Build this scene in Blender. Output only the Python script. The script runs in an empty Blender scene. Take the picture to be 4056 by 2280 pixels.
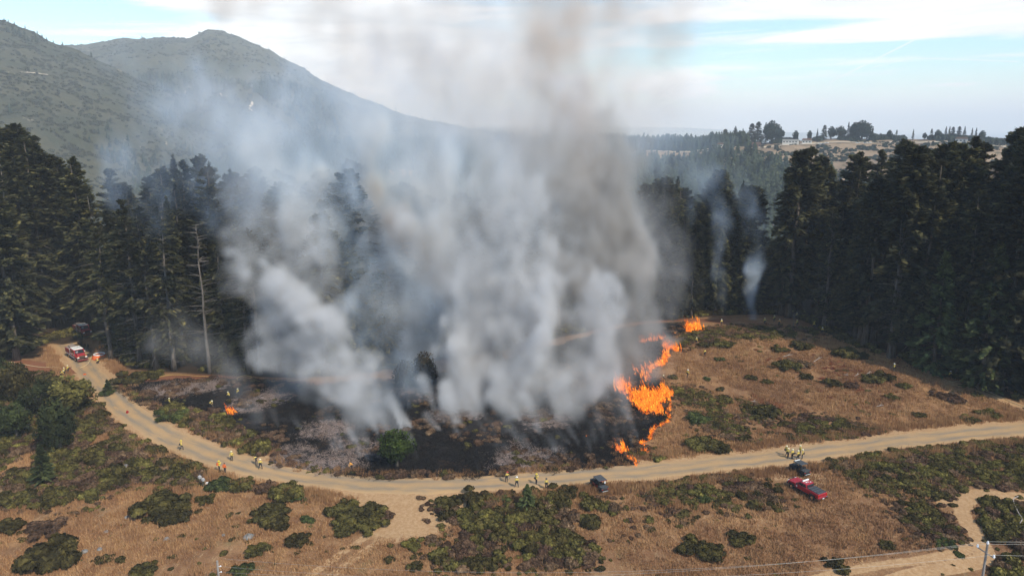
import bpy, math, random
import numpy as np
from mathutils import Vector, Matrix

random.seed(7)
RNG = np.random.default_rng(11)
sc = bpy.context.scene
COL = sc.collection
R = math.radians

# ------------------------------------------------------------------ camera
CAM = np.array([0.0, 0.0, 55.0])
PITCH = R(12.5)
FS = 2895.5                       # focal length in pixels of the 4056 px wide photograph
cam_d = bpy.data.cameras.new('camera')
cam = bpy.data.objects.new('camera', cam_d)
COL.objects.link(cam)
cam.location = CAM
cam.rotation_euler = (math.pi / 2 - PITCH, 0, 0)
cam_d.sensor_width = 36.0
cam_d.lens = 36.0 * FS / 4056.0
cam_d.clip_start = 1.0
cam_d.clip_end = 200000.0
sc.camera = cam

# ------------------------------------------------------------------ light and exposure
SUNV = Vector((0.74, -0.78, 1.08)).normalized()
SUN_EL = math.asin(SUNV.z)
SUN_AZ = math.atan2(SUNV.x, SUNV.y)
sun_d = bpy.data.lights.new('sun', 'SUN')
sun_d.energy = 3.9
sun_d.angle = R(0.9)
sun_d.color = (1.0, 0.91, 0.77)
sun = bpy.data.objects.new('sun', sun_d)
sun.rotation_euler = SUNV.to_track_quat('Z', 'Y').to_euler()
COL.objects.link(sun)

sc.view_settings.view_transform = 'Standard'
sc.view_settings.look = 'None'
sc.view_settings.exposure = 0.35
sc.view_settings.gamma = 1.0
sc.view_settings.use_curve_mapping = False
cy = sc.cycles
cy.max_bounces = 6
cy.diffuse_bounces = 2
cy.glossy_bounces = 2
cy.transmission_bounces = 3
cy.transparent_max_bounces = 12
cy.volume_bounces = 2
cy.use_denoising = True
cy.denoiser = 'OPENIMAGEDENOISE'
cy.volume_step_rate = 2.0
cy.volume_max_steps = 512
cy.sample_clamp_indirect = 4.0
cy.use_adaptive_sampling = True
cy.adaptive_threshold = 0.015


# ------------------------------------------------------------------ node expression helper
class X:
    """a node output that can be added, multiplied ..."""
    def __init__(s, nt, v):
        s.nt = nt; s.v = v
    def _m(s, op, o=None, o2=None, clamp=False):
        n = s.nt.nodes.new('ShaderNodeMath'); n.operation = op; n.use_clamp = clamp
        for i, a in enumerate((s, o, o2)):
            if a is None: continue
            if isinstance(a, X): s.nt.links.new(a.v, n.inputs[i])
            else: n.inputs[i].default_value = a
        return X(s.nt, n.outputs[0])
    def __add__(s, o): return s._m('ADD', o)
    def __radd__(s, o): return s._m('ADD', o)
    def __sub__(s, o): return s._m('SUBTRACT', o)
    def __rsub__(s, o): return (s * -1.0) + o
    def __mul__(s, o): return s._m('MULTIPLY', o)
    def __rmul__(s, o): return s._m('MULTIPLY', o)
    def __truediv__(s, o): return s._m('DIVIDE', o)
    def abs(s): return s._m('ABSOLUTE')
    def exp(s): return s._m('EXPONENT')
    def clamp(s): return s._m('ADD', 0.0, clamp=True)
    def max(s, o): return s._m('MAXIMUM', o)
    def min(s, o): return s._m('MINIMUM', o)
    def pow(s, o): return s._m('POWER', o)
    def ss(s, a, b, lo=0.0, hi=1.0):
        n = s.nt.nodes.new('ShaderNodeMapRange'); n.interpolation_type = 'SMOOTHSTEP'
        s.nt.links.new(s.v, n.inputs[0])
        n.inputs[1].default_value = a; n.inputs[2].default_value = b
        n.inputs[3].default_value = lo; n.inputs[4].default_value = hi
        return X(s.nt, n.outputs[0])


def tex(nt, vec, scale, detail=4.0, rough=0.55, kind='noise', dist=0.0):
    if kind == 'noise':
        n = nt.nodes.new('ShaderNodeTexNoise')
        n.inputs['Scale'].default_value = scale
        n.inputs['Detail'].default_value = detail
        n.inputs['Roughness'].default_value = rough
        n.inputs['Distortion'].default_value = dist
        out = n.outputs[0]
    else:
        n = nt.nodes.new('ShaderNodeTexVoronoi'); n.inputs['Scale'].default_value = scale
        out = n.outputs['Distance']
    if vec is not None: nt.links.new(vec, n.inputs['Vector'])
    return X(nt, out)


def vmath(nt, op, a, b):
    n = nt.nodes.new('ShaderNodeVectorMath'); n.operation = op
    for i, q in enumerate((a, b)):
        if q is None: continue
        if isinstance(q, (tuple, list, np.ndarray)): n.inputs[i].default_value = tuple(float(k) for k in q)
        else: nt.links.new(q, n.inputs[i])
    return n


def mixc(nt, fac, a, b):
    n = nt.nodes.new('ShaderNodeMix'); n.data_type = 'RGBA'
    if isinstance(fac, X): nt.links.new(fac.v, n.inputs[0])
    else: n.inputs[0].default_value = fac
    for i, q in ((6, a), (7, b)):
        if isinstance(q, (tuple, list)): n.inputs[i].default_value = (*q[:3], 1)
        else: nt.links.new(q, n.inputs[i])
    return n.outputs[2]


def attr(nt, name):
    n = nt.nodes.new('ShaderNodeAttribute'); n.attribute_name = name
    return X(nt, n.outputs['Fac'])


def newmat(name):
    m = bpy.data.materials.new(name); m.use_nodes = True
    nt = m.node_tree; nt.nodes.clear()
    o = nt.nodes.new('ShaderNodeOutputMaterial')
    return m, nt, o


def bsdf(nt, o, color, rough=0.85, metallic=0.0, bump=None, bstr=0.5, bdist=0.1, spec=0.3):
    b = nt.nodes.new('ShaderNodeBsdfPrincipled')
    if isinstance(color, (tuple, list)): b.inputs['Base Color'].default_value = (*color[:3], 1)
    else: nt.links.new(color, b.inputs['Base Color'])
    if isinstance(rough, X): nt.links.new(rough.v, b.inputs['Roughness'])
    else: b.inputs['Roughness'].default_value = rough
    b.inputs['Metallic'].default_value = metallic
    b.inputs['Specular IOR Level'].default_value = spec
    if bump is not None:
        n = nt.nodes.new('ShaderNodeBump'); n.inputs['Strength'].default_value = bstr
        n.inputs['Distance'].default_value = bdist
        nt.links.new(bump.v, n.inputs['Height']); nt.links.new(n.outputs[0], b.inputs['Normal'])
    nt.links.new(b.outputs[0], o.inputs['Surface'])
    return b


def coords(nt, kind='Object'):
    n = nt.nodes.new('ShaderNodeTexCoord')
    return n.outputs[kind]


def pos(nt):
    return nt.nodes.new('ShaderNodeNewGeometry').outputs['Position']


# ------------------------------------------------------------------ world: sky with high cloud
def ray(X_, Y_):
    u = (X_ - 2028.0) / FS; w = (1140.0 - Y_) / FS
    d = np.array([u, math.cos(PITCH) + w * math.sin(PITCH), -math.sin(PITCH) + w * math.cos(PITCH)])
    return d / np.linalg.norm(d)


world = bpy.data.worlds.new('World')
sc.world = world
world.use_nodes = True
wt = world.node_tree
wt.nodes.clear()
wo = wt.nodes.new('ShaderNodeOutputWorld')
bg = wt.nodes.new('ShaderNodeBackground')
sky = wt.nodes.new('ShaderNodeTexSky')
sky.sky_type = 'NISHITA'
sky.sun_disc = False
sky.sun_elevation = SUN_EL
sky.sun_rotation = SUN_AZ
sky.altitude = 400
sky.air_density = 1.25
sky.dust_density = 0.25
sky.ozone_density = 1.6
wdir = coords(wt, 'Generated')
nrm = vmath(wt, 'NORMALIZE', wdir, None).outputs[0]
sep = wt.nodes.new('ShaderNodeSeparateXYZ'); wt.links.new(nrm, sep.inputs[0])
dx, dy, dz = (X(wt, sep.outputs[i]) for i in range(3))
az = dx._m('ARCTAN2', dy) * 57.2958
el = dz._m('ARCSINE') * 57.2958
# cloud sheet coordinates (a plane overhead), streaks nearly across the view
comb = wt.nodes.new('ShaderNodeCombineXYZ')
wt.links.new(((az + el * 2.0) * 0.030).v, comb.inputs[0])
wt.links.new(((el - az * 0.035) * 0.26).v, comb.inputs[1])
wt.links.new((dz * 2.0).v, comb.inputs[2])
n1 = tex(wt, comb.outputs[0], 1.1, 7, 0.62, dist=0.6)
n2 = tex(wt, comb.outputs[0], 3.5, 6, 0.65, dist=0.8)


def lobe(a0, e0, sa, se, amp, tilt=0.0):
    e_ = el - e0 - (az - a0) * tilt
    p_ = ((az - a0) / sa); q_ = e_ / se
    return ((p_ * p_ + q_ * q_) * -1.0).exp() * amp


def azel(X_, Y_):
    d = ray(X_, Y_)
    return math.degrees(math.atan2(d[0], d[1])), math.degrees(math.asin(d[2]))


bias = (lobe(*azel(3900, 60), 24, 1.7, 0.46, -0.035)
        + lobe(*azel(3250, 150), 9, 0.45, 0.26, 0.015)
        + lobe(*azel(3800, 330), 10, 0.5, 0.26, -0.05)
        + lobe(*azel(3900, 225), 7, 0.35, 0.26, 0.0)
        + lobe(*azel(3600, 350), 5, 0.25, 0.20, 0.05)
        + lobe(*azel(2700, 350), 4, 1.5, 0.40, 0.0)
        + lobe(*azel(1500, 230), 13, 3.0, 0.55, 0.0)
        + lobe(*azel(1000, 20), 10, 1.0, 0.36, 0.0)
        + lobe(*azel(3000, 205), 6, 0.25, 0.16, 0.05)
        + lobe(*azel(3300, 290), 9, 0.2, 0.2, 0.02))
bias = bias - lobe(*azel(3400, 300), 13, 2.6, 0.30) - lobe(*azel(3100, 95), 9, 0.5, 0.30) - lobe(*azel(150, 60), 9, 2.2, 0.25)
cl = (n1 * 0.70 + n2 * 0.30 + bias - 0.03).ss(0.46, 0.72)
# thin cirrus streaks drawn out along the wind
comb3 = wt.nodes.new('ShaderNodeCombineXYZ')
wt.links.new(((az + el * 3.0) * 0.045).v, comb3.inputs[0])
wt.links.new(((el - az * 0.045) * 0.95).v, comb3.inputs[1])
n3 = tex(wt, comb3.outputs[0], 1.0, 6, 0.6, dist=0.5)
cl = cl.max(n3.ss(0.50, 0.68) * n1.ss(0.36, 0.56) * 0.75)
# horizon whitening
veil = el.abs().ss(0.0, 4.5, 0.6, 0.0)


def trail(a, b, width, amp):
    d1, d2 = ray(*a), ray(*b)
    n_ = np.cross(d1, d2); n_ /= np.linalg.norm(n_)
    m_ = (d1 + d2); m_ /= np.linalg.norm(m_)
    t_ = np.cross(m_, n_); half = abs(np.dot(d1, t_))
    dd = X(wt, vmath(wt, 'DOT_PRODUCT', nrm, n_).outputs['Value']).abs()
    tt = X(wt, vmath(wt, 'DOT_PRODUCT', nrm, t_).outputs['Value']).abs()
    fr = X(wt, vmath(wt, 'DOT_PRODUCT', nrm, m_).outputs['Value']).ss(0.2, 0.3)
    wob = (n2 - 0.5) * width * 1.0
    return (dd + wob).ss(width, width * 0.25) * tt.ss(half, half * 0.85) * fr * amp


tr = trail((3270, 335), (3680, 130), 0.0011, 0.75)
for q in (trail((1000, 168), (2620, 28), 0.0042, 0.7), trail((2560, 28), (4200, 70), 0.006, 0.7), trail((2600, 150), (3020, 118), 0.0008, 0.5),
          trail((2800, 285), (3650, 240), 0.0009, 0.4), trail((2704, 322), (3600, 292), 0.0010, 0.5),
          trail((3450, 270), (3620, 228), 0.0009, 0.45), trail((3560, 228), (4056, 245), 0.0011, 0.5)):
    tr = tr.max(q)
cloud = cl.max(tr).max(veil)
ccol = mixc(wt, n2.ss(0.3, 0.7), (5.7, 5.85, 5.9), (7.6, 7.6, 7.55))
skyb = vmath(wt, 'MULTIPLY', sky.outputs[0], (0.74, 0.95, 1.08)).outputs[0]
skyc = mixc(wt, cloud * 0.93, skyb, ccol)
wt.links.new(skyc, bg.inputs[0])
bg.inputs[1].default_value = 0.15
wt.links.new(bg.outputs[0], wo.inputs[0])


# ------------------------------------------------------------------ terrain height
def sstep(x, a, b):
    t = np.clip((x - a) / (b - a), 0, 1)
    return t * t * (3 - 2 * t)


def vnoise2(x, y, seed=0):
    """value noise, C1, vectorised"""
    xi = np.floor(x).astype(np.int64); yi = np.floor(y).astype(np.int64)
    fx = x - xi; fy = y - yi
    fx = fx * fx * (3 - 2 * fx); fy = fy * fy * (3 - 2 * fy)
    def h(i, j):
        n = (i * 374761393 + j * 668265263 + seed * 974634777) & 0x7fffffff
        n = ((n ^ (n >> 13)) * 1274126177) & 0x7fffffff
        return ((n ^ (n >> 16)) & 0xffff) / 65535.0
    a = h(xi, yi); b = h(xi + 1, yi); c = h(xi, yi + 1); d = h(xi + 1, yi + 1)
    return (a * (1 - fx) + b * fx) * (1 - fy) + (c * (1 - fx) + d * fx) * fy


def fbm2(x, y, o=4, seed=0, gain=0.5):
    s = 0; a = 1; t = 0
    for k in range(o):
        s = s + a * vnoise2(x * 2 ** k + 17.3 * k, y * 2 ** k - 9.1 * k, seed + k); t += a; a *= gain
    return s / t


def H(x, y):
    x = np.asarray(x, dtype=float); y = np.asarray(y, dtype=float)
    z = -0.10 * np.clip(104 - y, 0, 60) * (0.55 + 0.45 * sstep(x, 10, 60))
    z = z + 3.2 * np.exp(-(((x - 62) / 42) ** 2 + ((y - 178) / 30) ** 2))
    z = z + 1.6 * np.exp(-(((x + 40) / 40) ** 2 + ((y - 140) / 22) ** 2))
    z = z - 1.0 * np.exp(-(((x + 70) / 35) ** 2 + ((y - 120) / 20) ** 2))
    z = z + (fbm2(x / 22, y / 22, 3, 3) - 0.5) * 1.6 + (fbm2(x / 5, y / 5, 2, 9) - 0.5) * 0.25
    back = sstep(y, 225, 520)
    z = z - 62 * back
    return z


def G(X_, Y_):
    """point of the ground seen at a pixel of the photograph"""
    d = ray(X_, Y_)
    if d[2] > -0.02: d = np.array([d[0], d[1], -0.02])
    ts = np.linspace(60, 900, 1700)
    px = d[0] * ts; py = d[1] * ts; pz = 55 + d[2] * ts
    k = np.argmax(pz < H(px, py))
    a, b = ts[max(k - 1, 0)], ts[k]
    for _ in range(12):
        m = 0.5 * (a + b)
        if 55 + d[2] * m < H(d[0] * m, d[1] * m): b = m
        else: a = m
    t = 0.5 * (a + b)
    return np.array([d[0] * t, d[1] * t, float(H(d[0] * t, d[1] * t))])


def GP(pts): return np.array([G(*p) for p in pts])


def W(X_, Y_, ydist):
    d = ray(X_, Y_)
    return CAM + d * (ydist / d[1])


def inpoly(x, y, poly):
    x = np.asarray(x); y = np.asarray(y)
    r = np.zeros(x.shape, bool); n = len(poly)
    for i in range(n):
        x1, y1 = poly[i][:2]; x2, y2 = poly[(i + 1) % n][:2]
        if y1 == y2: continue
        c = ((y1 > y) != (y2 > y)) & (x < (x2 - x1) * (y - y1) / (y2 - y1) + x1)
        r ^= c
    return r


def polydist(x, y, poly, closed=True):
    d = np.full(np.shape(x), 1e9); n = len(poly)
    for i in range(n if closed else n - 1):
        x1, y1 = poly[i][:2]; x2, y2 = poly[(i + 1) % n][:2]
        ex, ey = x2 - x1, y2 - y1; L = ex * ex + ey * ey + 1e-9
        t = np.clip(((x - x1) * ex + (y - y1) * ey) / L, 0, 1)
        d = np.minimum(d, np.hypot(x - x1 - t * ex, y - y1 - t * ey))
    return d


def smooth(P, n):
    """Catmull-Rom through world points, n samples per span"""
    P = np.array(P, float); out = []
    Q = np.vstack([2 * P[0] - P[1], P, 2 * P[-1] - P[-2]])
    for i in range(len(P) - 1):
        p0, p1, p2, p3 = Q[i:i + 4]
        for t in np.linspace(0, 1, n, endpoint=False):
            out.append(0.5 * ((2 * p1) + (-p0 + p2) * t + (2 * p0 - 5 * p1 + 4 * p2 - p3) * t * t + (-p0 + 3 * p1 - 3 * p2 + p3) * t ** 3))
    out.append(P[-1])
    return np.array(out)


# ------------------------------------------------------------------ object helpers
def tag(o, label=None, cat=None, group=None, kind=None):
    if label: o['label'] = label
    if cat: o['category'] = cat
    if group: o['group'] = group
    if kind: o['kind'] = kind
    return o


def mesh_np(name, V, F, mats=(), midx=None, attrs=None, smooth_=False):
    """V (n,3), F list of arrays of faces (m,k) with equal k, or list of lists"""
    me = bpy.data.meshes.new(name)
    V = np.asarray(V, np.float32)
    if isinstance(F, np.ndarray): F = [F]
    me.vertices.add(len(V)); me.vertices.foreach_set('co', V.ravel())
    loops = np.concatenate([np.asarray(f).ravel() for f in F]) if len(F) else np.zeros(0, int)
    counts = np.concatenate([np.full(len(f), np.asarray(f).shape[1]) for f in F]) if len(F) else np.zeros(0, int)
    me.loops.add(len(loops)); me.loops.foreach_set('vertex_index', loops.astype(np.int32))
    me.polygons.add(len(counts))
    st = np.concatenate([[0], np.cumsum(counts)[:-1]]) if len(counts) else counts
    me.polygons.foreach_set('loop_start', st.astype(np.int32))
    if midx is not None: me.polygons.foreach_set('material_index', np.asarray(midx, np.int32))
    if smooth_: me.polygons.foreach_set('use_smooth', np.ones(len(counts), bool))
    for k, v in (attrs or {}).items():
        v = np.asarray(v)
        if v.dtype.kind in 'iu' and v.ndim == 1:
            a = me.attributes.new(k, 'INT', 'POINT'); a.data.foreach_set('value', v.astype(np.int32))
        elif v.ndim == 2:
            a = me.attributes.new(k, 'FLOAT_VECTOR', 'POINT'); a.data.foreach_set('vector', v.astype(np.float32).ravel())
        else:
            a = me.attributes.new(k, 'FLOAT', 'POINT'); a.data.foreach_set('value', v.astype(np.float32))
    for m in mats: me.materials.append(m)
    me.update(calc_edges=True)
    return me


def link(name, me, parent=None, loc=None, rotz=None):
    o = bpy.data.objects.new(name, me); COL.objects.link(o)
    if parent is not None: o.parent = parent
    if loc is not None: o.location = tuple(float(v) for v in loc)
    if rotz is not None: o.rotation_euler = (0, 0, rotz)
    return o


def empty(name, loc=(0, 0, 0), rotz=0.0):
    o = bpy.data.objects.new(name, None); COL.objects.link(o)
    o.location = tuple(float(v) for v in loc); o.rotation_euler = (0, 0, rotz)
    o.empty_display_size = 0.5
    return o


class MB:
    """collects primitive shapes for one mesh"""
    def __init__(s): s.v = []; s.f = []; s.m = []
    def add(s, vs, fs, mi=0):
        b = len(s.v); s.v += [tuple(v) for v in vs]
        s.f += [tuple(b + i for i in f) for f in fs]; s.m += [mi] * len(fs)
        return s
    def box(s, c, d, mi=0, top=(1, 1), shift=(0, 0)):
        x, y, z = c; a, b, h = d[0] / 2, d[1] / 2, d[2] / 2
        vs = [(x + i * a, y + j * b, z - h) for i, j in ((-1, -1), (1, -1), (1, 1), (-1, 1))]
        vs += [(x + shift[0] + i * a * top[0], y + shift[1] + j * b * top[1], z + h) for i, j in ((-1, -1), (1, -1), (1, 1), (-1, 1))]
        return s.add(vs, [(3, 2, 1, 0), (4, 5, 6, 7), (0, 1, 5, 4), (1, 2, 6, 5), (2, 3, 7, 6), (3, 0, 4, 7)], mi)
    def prism(s, prof, y0, y1, mi=0, inset=0.0):
        """profile in (x,z) swept along y"""
        n = len(prof)
        vs = [(x, y0, z) for x, z in prof] + [(x, y1, z) for x, z in prof]
        fs = [tuple(range(n)), tuple(reversed(range(n, 2 * n)))] + [(i, i + n, (i + 1) % n + n, (i + 1) % n) for i in range(n)]
        return s.add(vs, fs, mi)
    def tube(s, pts, rad, n=6, mi=0, cap=True):
        pts = [Vector(p) for p in pts]
        rad = [rad] * len(pts) if not hasattr(rad, '__len__') else rad
        b = []; vs = []
        for i, p in enumerate(pts):
            t = (pts[min(i + 1, len(pts) - 1)] - pts[max(i - 1, 0)])
            if t.length < 1e-9: t = Vector((0, 0, 1))
            t.normalize()
            a = t.orthogonal() if abs(t.z) > 0.95 else t.cross(Vector((0, 0, 1)))
            a.normalize(); c = t.cross(a)
            for k in range(n):
                g = 2 * math.pi * k / n
                vs.append(p + (a * math.cos(g) + c * math.sin(g)) * rad[i])
        fs = [(i * n + k, i * n + (k + 1) % n, (i + 1) * n + (k + 1) % n, (i + 1) * n + k) for i in range(len(pts) - 1) for k in range(n)]
        if cap:
            fs.append(tuple(reversed(range(n)))); fs.append(tuple((len(pts) - 1) * n + k for k in range(n)))
        return s.add(vs, fs, mi)
    def cyl(s, c, r, w, axis='y', n=14, mi=0, r2=None):
        ax = {'x': Vector((1, 0, 0)), 'y': Vector((0, 1, 0)), 'z': Vector((0, 0, 1))}[axis]
        c = Vector(c)
        return s.tube([c - ax * w / 2, c + ax * w / 2], [r, r if r2 is None else r2], n, mi)
    def ball(s, c, r, n=8, m=6, mi=0, sz=1.0, zmin=-1.0):
        vs = []; fs = []
        for i in range(m + 1):
            ph = math.pi * i / m
            zz = max(math.cos(ph), zmin)
            for k in range(n):
                g = 2 * math.pi * k / n
                vs.append((c[0] + r * math.sin(ph) * math.cos(g), c[1] + r * math.sin(ph) * math.sin(g), c[2] + r * sz * zz))
        for i in range(m):
            for k in range(n):
                fs.append((i * n + k, (i + 1) * n + k, (i + 1) * n + (k + 1) % n, i * n + (k + 1) % n))
        return s.add(vs, fs, mi)
    def mesh(s, name, mats, smooth_=False, bevel=0.0):
        me = bpy.data.meshes.new(name)
        me.from_pydata(s.v, [], s.f)
        me.polygons.foreach_set('material_index', s.m)
        if smooth_: me.polygons.foreach_set('use_smooth', [True] * len(s.f))
        for m in (mats if isinstance(mats, (list, tuple)) else [mats]): me.materials.append(m)
        if bevel > 0:
            import bmesh
            bm = bmesh.new(); bm.from_mesh(me)
            bmesh.ops.recalc_face_normals(bm, faces=bm.faces)
            bmesh.ops.bevel(bm, geom=[e for e in bm.edges if e.is_manifold and e.calc_face_angle(0) > 0.5], offset=bevel, segments=1, affect='EDGES', clamp_overlap=True)
            bm.to_mesh(me); bm.free()
        me.validate(); me.update()
        return me
    def obj(s, name, mats, parent=None, **k):
        return link(name, s.mesh(name, mats, **k), parent)


def copy_tree(o, parent=None):
    c = o.copy(); COL.objects.link(c); c.parent = parent
    for ch in list(o.children): copy_tree(ch, c)
    return c


# ---- instancing of many small pieces as one object ("stuff"): the mesh carries its variants and loose points
def scatter(name, variants, P, rz, S, mat, label, tilt=None, cat=None):
    """variants: list of (V,F(m,k),tone) ; P (n,3) ; rz (n,) ; S (n,3)"""
    vs = []; fs = []; piece = []; tone = []; b = 0
    for k, (V, F, T) in enumerate(variants):
        vs.append(V); fs.append(np.asarray(F) + b); b += len(V)
        piece.append(np.full(len(V), k + 1)); tone.append(T)
    n = len(P)
    vs.append(P); piece.append(np.zeros(n, int)); tone.append(np.zeros(n))
    rot = np.zeros((b + n, 3)); rot[b:, 2] = rz
    if tilt is not None: rot[b:, :2] = tilt
    scl = np.ones((b + n, 3)); scl[b:] = S
    vi = np.zeros(b + n, int); vi[b:] = RNG.integers(0, len(variants), n)
    me = mesh_np(name, np.concatenate(vs), fs, [mat], attrs={'piece': np.concatenate(piece).astype(int), 'tone': np.concatenate(tone), 'rot': rot, 'scl': scl, 'vi': vi})
    o = link(name, me)
    ng = bpy.data.node_groups.new(name, 'GeometryNodeTree')
    ng.interface.new_socket('Geometry', in_out='INPUT', socket_type='NodeSocketGeometry')
    ng.interface.new_socket('Geometry', in_out='OUTPUT', socket_type='NodeSocketGeometry')
    N = ng.nodes; L = ng.links
    gi = N.new('NodeGroupInput'); go = N.new('NodeGroupOutput')
    def named(nm, t):
        a = N.new('GeometryNodeInputNamedAttribute'); a.data_type = t; a.inputs['Name'].default_value = nm
        return a.outputs[0]
    def select(k):
        c = N.new('FunctionNodeCompare'); c.data_type = 'INT'; c.operation = 'EQUAL'
        L.new(named('piece', 'INT'), c.inputs[2]); c.inputs[3].default_value = k
        s_ = N.new('GeometryNodeSeparateGeometry'); s_.domain = 'POINT'
        L.new(gi.outputs[0], s_.inputs[0]); L.new(c.outputs[0], s_.inputs[1])
        return s_.outputs[0]
    jn = N.new('GeometryNodeJoinGeometry')
    for k in range(len(variants)):
        g = N.new('GeometryNodeGeometryToInstance'); L.new(select(k + 1), g.inputs[0]); L.new(g.outputs[0], jn.inputs[0])
    ip = N.new('GeometryNodeInstanceOnPoints')
    L.new(select(0), ip.inputs['Points']); L.new(jn.outputs[0], ip.inputs['Instance'])
    ip.inputs['Pick Instance'].default_value = True
    L.new(named('vi', 'INT'), ip.inputs['Instance Index'])
    e2r = N.new('FunctionNodeEulerToRotation'); L.new(named('rot', 'FLOAT_VECTOR'), e2r.inputs[0])
    L.new(e2r.outputs[0], ip.inputs['Rotation'])
    L.new(named('scl', 'FLOAT_VECTOR'), ip.inputs['Scale'])
    L.new(ip.outputs[0], go.inputs[0])
    md = o.modifiers.new('instances', 'NODES'); md.node_group = ng
    tag(o, label, cat, kind='stuff')
    return o


# ------------------------------------------------------------------ layout read off the photograph (source pixels -> ground)
ROAD = smooth(GP([(262, 1362), (300, 1398), (350, 1470), (425, 1545), (500, 1622), (600, 1690), (700, 1745), (850, 1806), (1000, 1850),
                  (1200, 1888), (1400, 1912), (1600, 1922), (1800, 1918), (2000, 1906), (2200, 1892), (2400, 1876), (2700, 1852),
                  (3000, 1820), (3300, 1782), (3600, 1741), (3850, 1715), (4056, 1697), (4300, 1678)]), 10)
BURN = GP([(450, 1535), (560, 1512), (640, 1506), (900, 1497), (1260, 1528), (1800, 1474), (2120, 1395), (2380, 1318), (2520, 1287), (2730, 1276),
           (2735, 1312), (2650, 1338), (2645, 1400), (2560, 1462), (2640, 1535), (2655, 1590), (2652, 1664), (2590, 1700), (2572, 1738), (2540, 1752), (2562, 1780), (2535, 1798),
           (2480, 1800), (2522, 1845), (2200, 1866), (2000, 1877), (1700, 1897), (1400, 1888), (1180, 1866), (1060, 1840), (1075, 1775), (960, 1690),
           (860, 1650), (740, 1625), (640, 1630), (540, 1590)])[:, :2]
EDGE = smooth(GP([(-500, 1500), (-200, 1450), (0, 1420), (200, 1350), (420, 1390), (560, 1450), (750, 1465), (1000, 1478), (1300, 1478), (1700, 1420),
                  (2100, 1350), (2450, 1275), (2800, 1248), (3050, 1240), (3200, 1268), (3350, 1350), (3550, 1425), (3750, 1480), (3950, 1550), (4200, 1600), (4600, 1660)]), 8)
MASSES = {
    'left': [(-60, 1490), (200, 1478), (300, 1560), (430, 1560), (470, 1640), (590, 1720), (640, 1770), (790, 1835), (815, 1880), (700, 1925), (560, 1905), (400, 1955), (330, 2020), (180, 2010), (-60, 1990)],
    'belt': [(610, 1645), (690, 1600), (800, 1640), (900, 1662), (1040, 1750), (1035, 1812), (950, 1786), (830, 1752), (700, 1712), (640, 1680)],
    'middle': [(1720, 1985), (1850, 1935), (2000, 1935), (2150, 1945), (2300, 1965), (2440, 2010), (2520, 2080), (2480, 2120), (2400, 2160), (2350, 2230), (2200, 2250), (1950, 2260), (1780, 2270), (1720, 2200), (1850, 2100), (1750, 2060)],
    'slope': [(2560, 1935), (2750, 1890), (2900, 1885), (3080, 1940), (3090, 2005), (2900, 2020), (2780, 1990), (2700, 2050), (2560, 1990)],
    'right': [(3260, 1835), (3400, 1805), (3700, 1770), (4100, 1735), (4100, 1945), (3880, 1945), (3740, 1975), (3640, 1960), (3500, 1960), (3420, 1930), (3330, 1870)],
    'trail': [(3520, 1970), (3700, 1990), (3770, 2040), (3850, 2120), (3800, 2150), (3650, 2130), (3560, 2050)],
    'corner': [(3875, 1975), (3960, 1990), (4100, 2010), (4100, 2290), (3950, 2290), (3930, 2180), (3905, 2080), (3865, 2010)],
    'knoll': [(2650, 1535), (2700, 1535), (2850, 1575), (3000, 1605), (3090, 1640), (3040, 1668), (2900, 1655), (2700, 1600)],
    'bank': [(2740, 1640), (2850, 1645), (2960, 1710), (2980, 1745), (2890, 1745), (2780, 1700)],
    'verge': [(3085, 1682), (3200, 1645), (3380, 1675), (3480, 1700), (3400, 1738), (3200, 1745), (3085, 1720)],
    'crest': [(2670, 1345), (2800, 1300), (3000, 1293), (3230, 1305), (3240, 1338), (3100, 1342), (2900, 1345), (2750, 1368), (2690, 1380)],
}
MASSES = {k: GP(v)[:, :2] for k, v in MASSES.items()}

# ------------------------------------------------------------------ ground materials
GR, nt, o = newmat('dry_grass_and_char')
P_ = pos(nt)
a1 = tex(nt, P_, 0.05, 5, 0.6); a2 = tex(nt, P_, 0.35, 5, 0.65); a3 = tex(nt, P_, 2.2, 4, 0.7); a4 = tex(nt, P_, 9.0, 3, 0.7)
st = vmath(nt, 'MULTIPLY', P_, (1.0, 0.22, 1.0)).outputs[0]
a5 = tex(nt, st, 2.6, 4, 0.7)
c = mixc(nt, a2.ss(0.32, 0.68), (0.225, 0.112, 0.052), (0.35, 0.195, 0.090))
c = mixc(nt, (a1 * 0.6 + a3 * 0.4).ss(0.45, 0.66), c, (0.175, 0.085, 0.044))
c = mixc(nt, (a5 * 0.6 + a4 * 0.4).ss(0.50, 0.70, 0, 0.85), c, (0.42, 0.29, 0.155))
c = mixc(nt, (a4 * 0.6 + a3 * 0.4).ss(0.54, 0.40, 0, 0.6), c, (0.10, 0.062, 0.035))
# green tinge
c = mixc(nt, tex(nt, P_, 0.16, 4, 0.6).ss(0.58, 0.72, 0, 0.55), c, (0.12, 0.105, 0.045))
# bare dirt where people drove and walked
dirt = attr(nt, 'dirt')
dirtc = mixc(nt, a3.ss(0.35, 0.7), (0.36, 0.215, 0.105), (0.46, 0.30, 0.16))
c = mixc(nt, (dirt + (a3 - 0.5) * 0.7).ss(0.35, 0.7), c, dirtc)
red = attr(nt, 'red')
c = mixc(nt, (red + (a3 - 0.5) * 0.6).ss(0.35, 0.75), c, (0.21, 0.088, 0.045))
duff = attr(nt, 'duff')
c = mixc(nt, (duff + (a3 - 0.5) * 0.4).ss(0.3, 0.7), c, (0.045, 0.03, 0.018))
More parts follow.
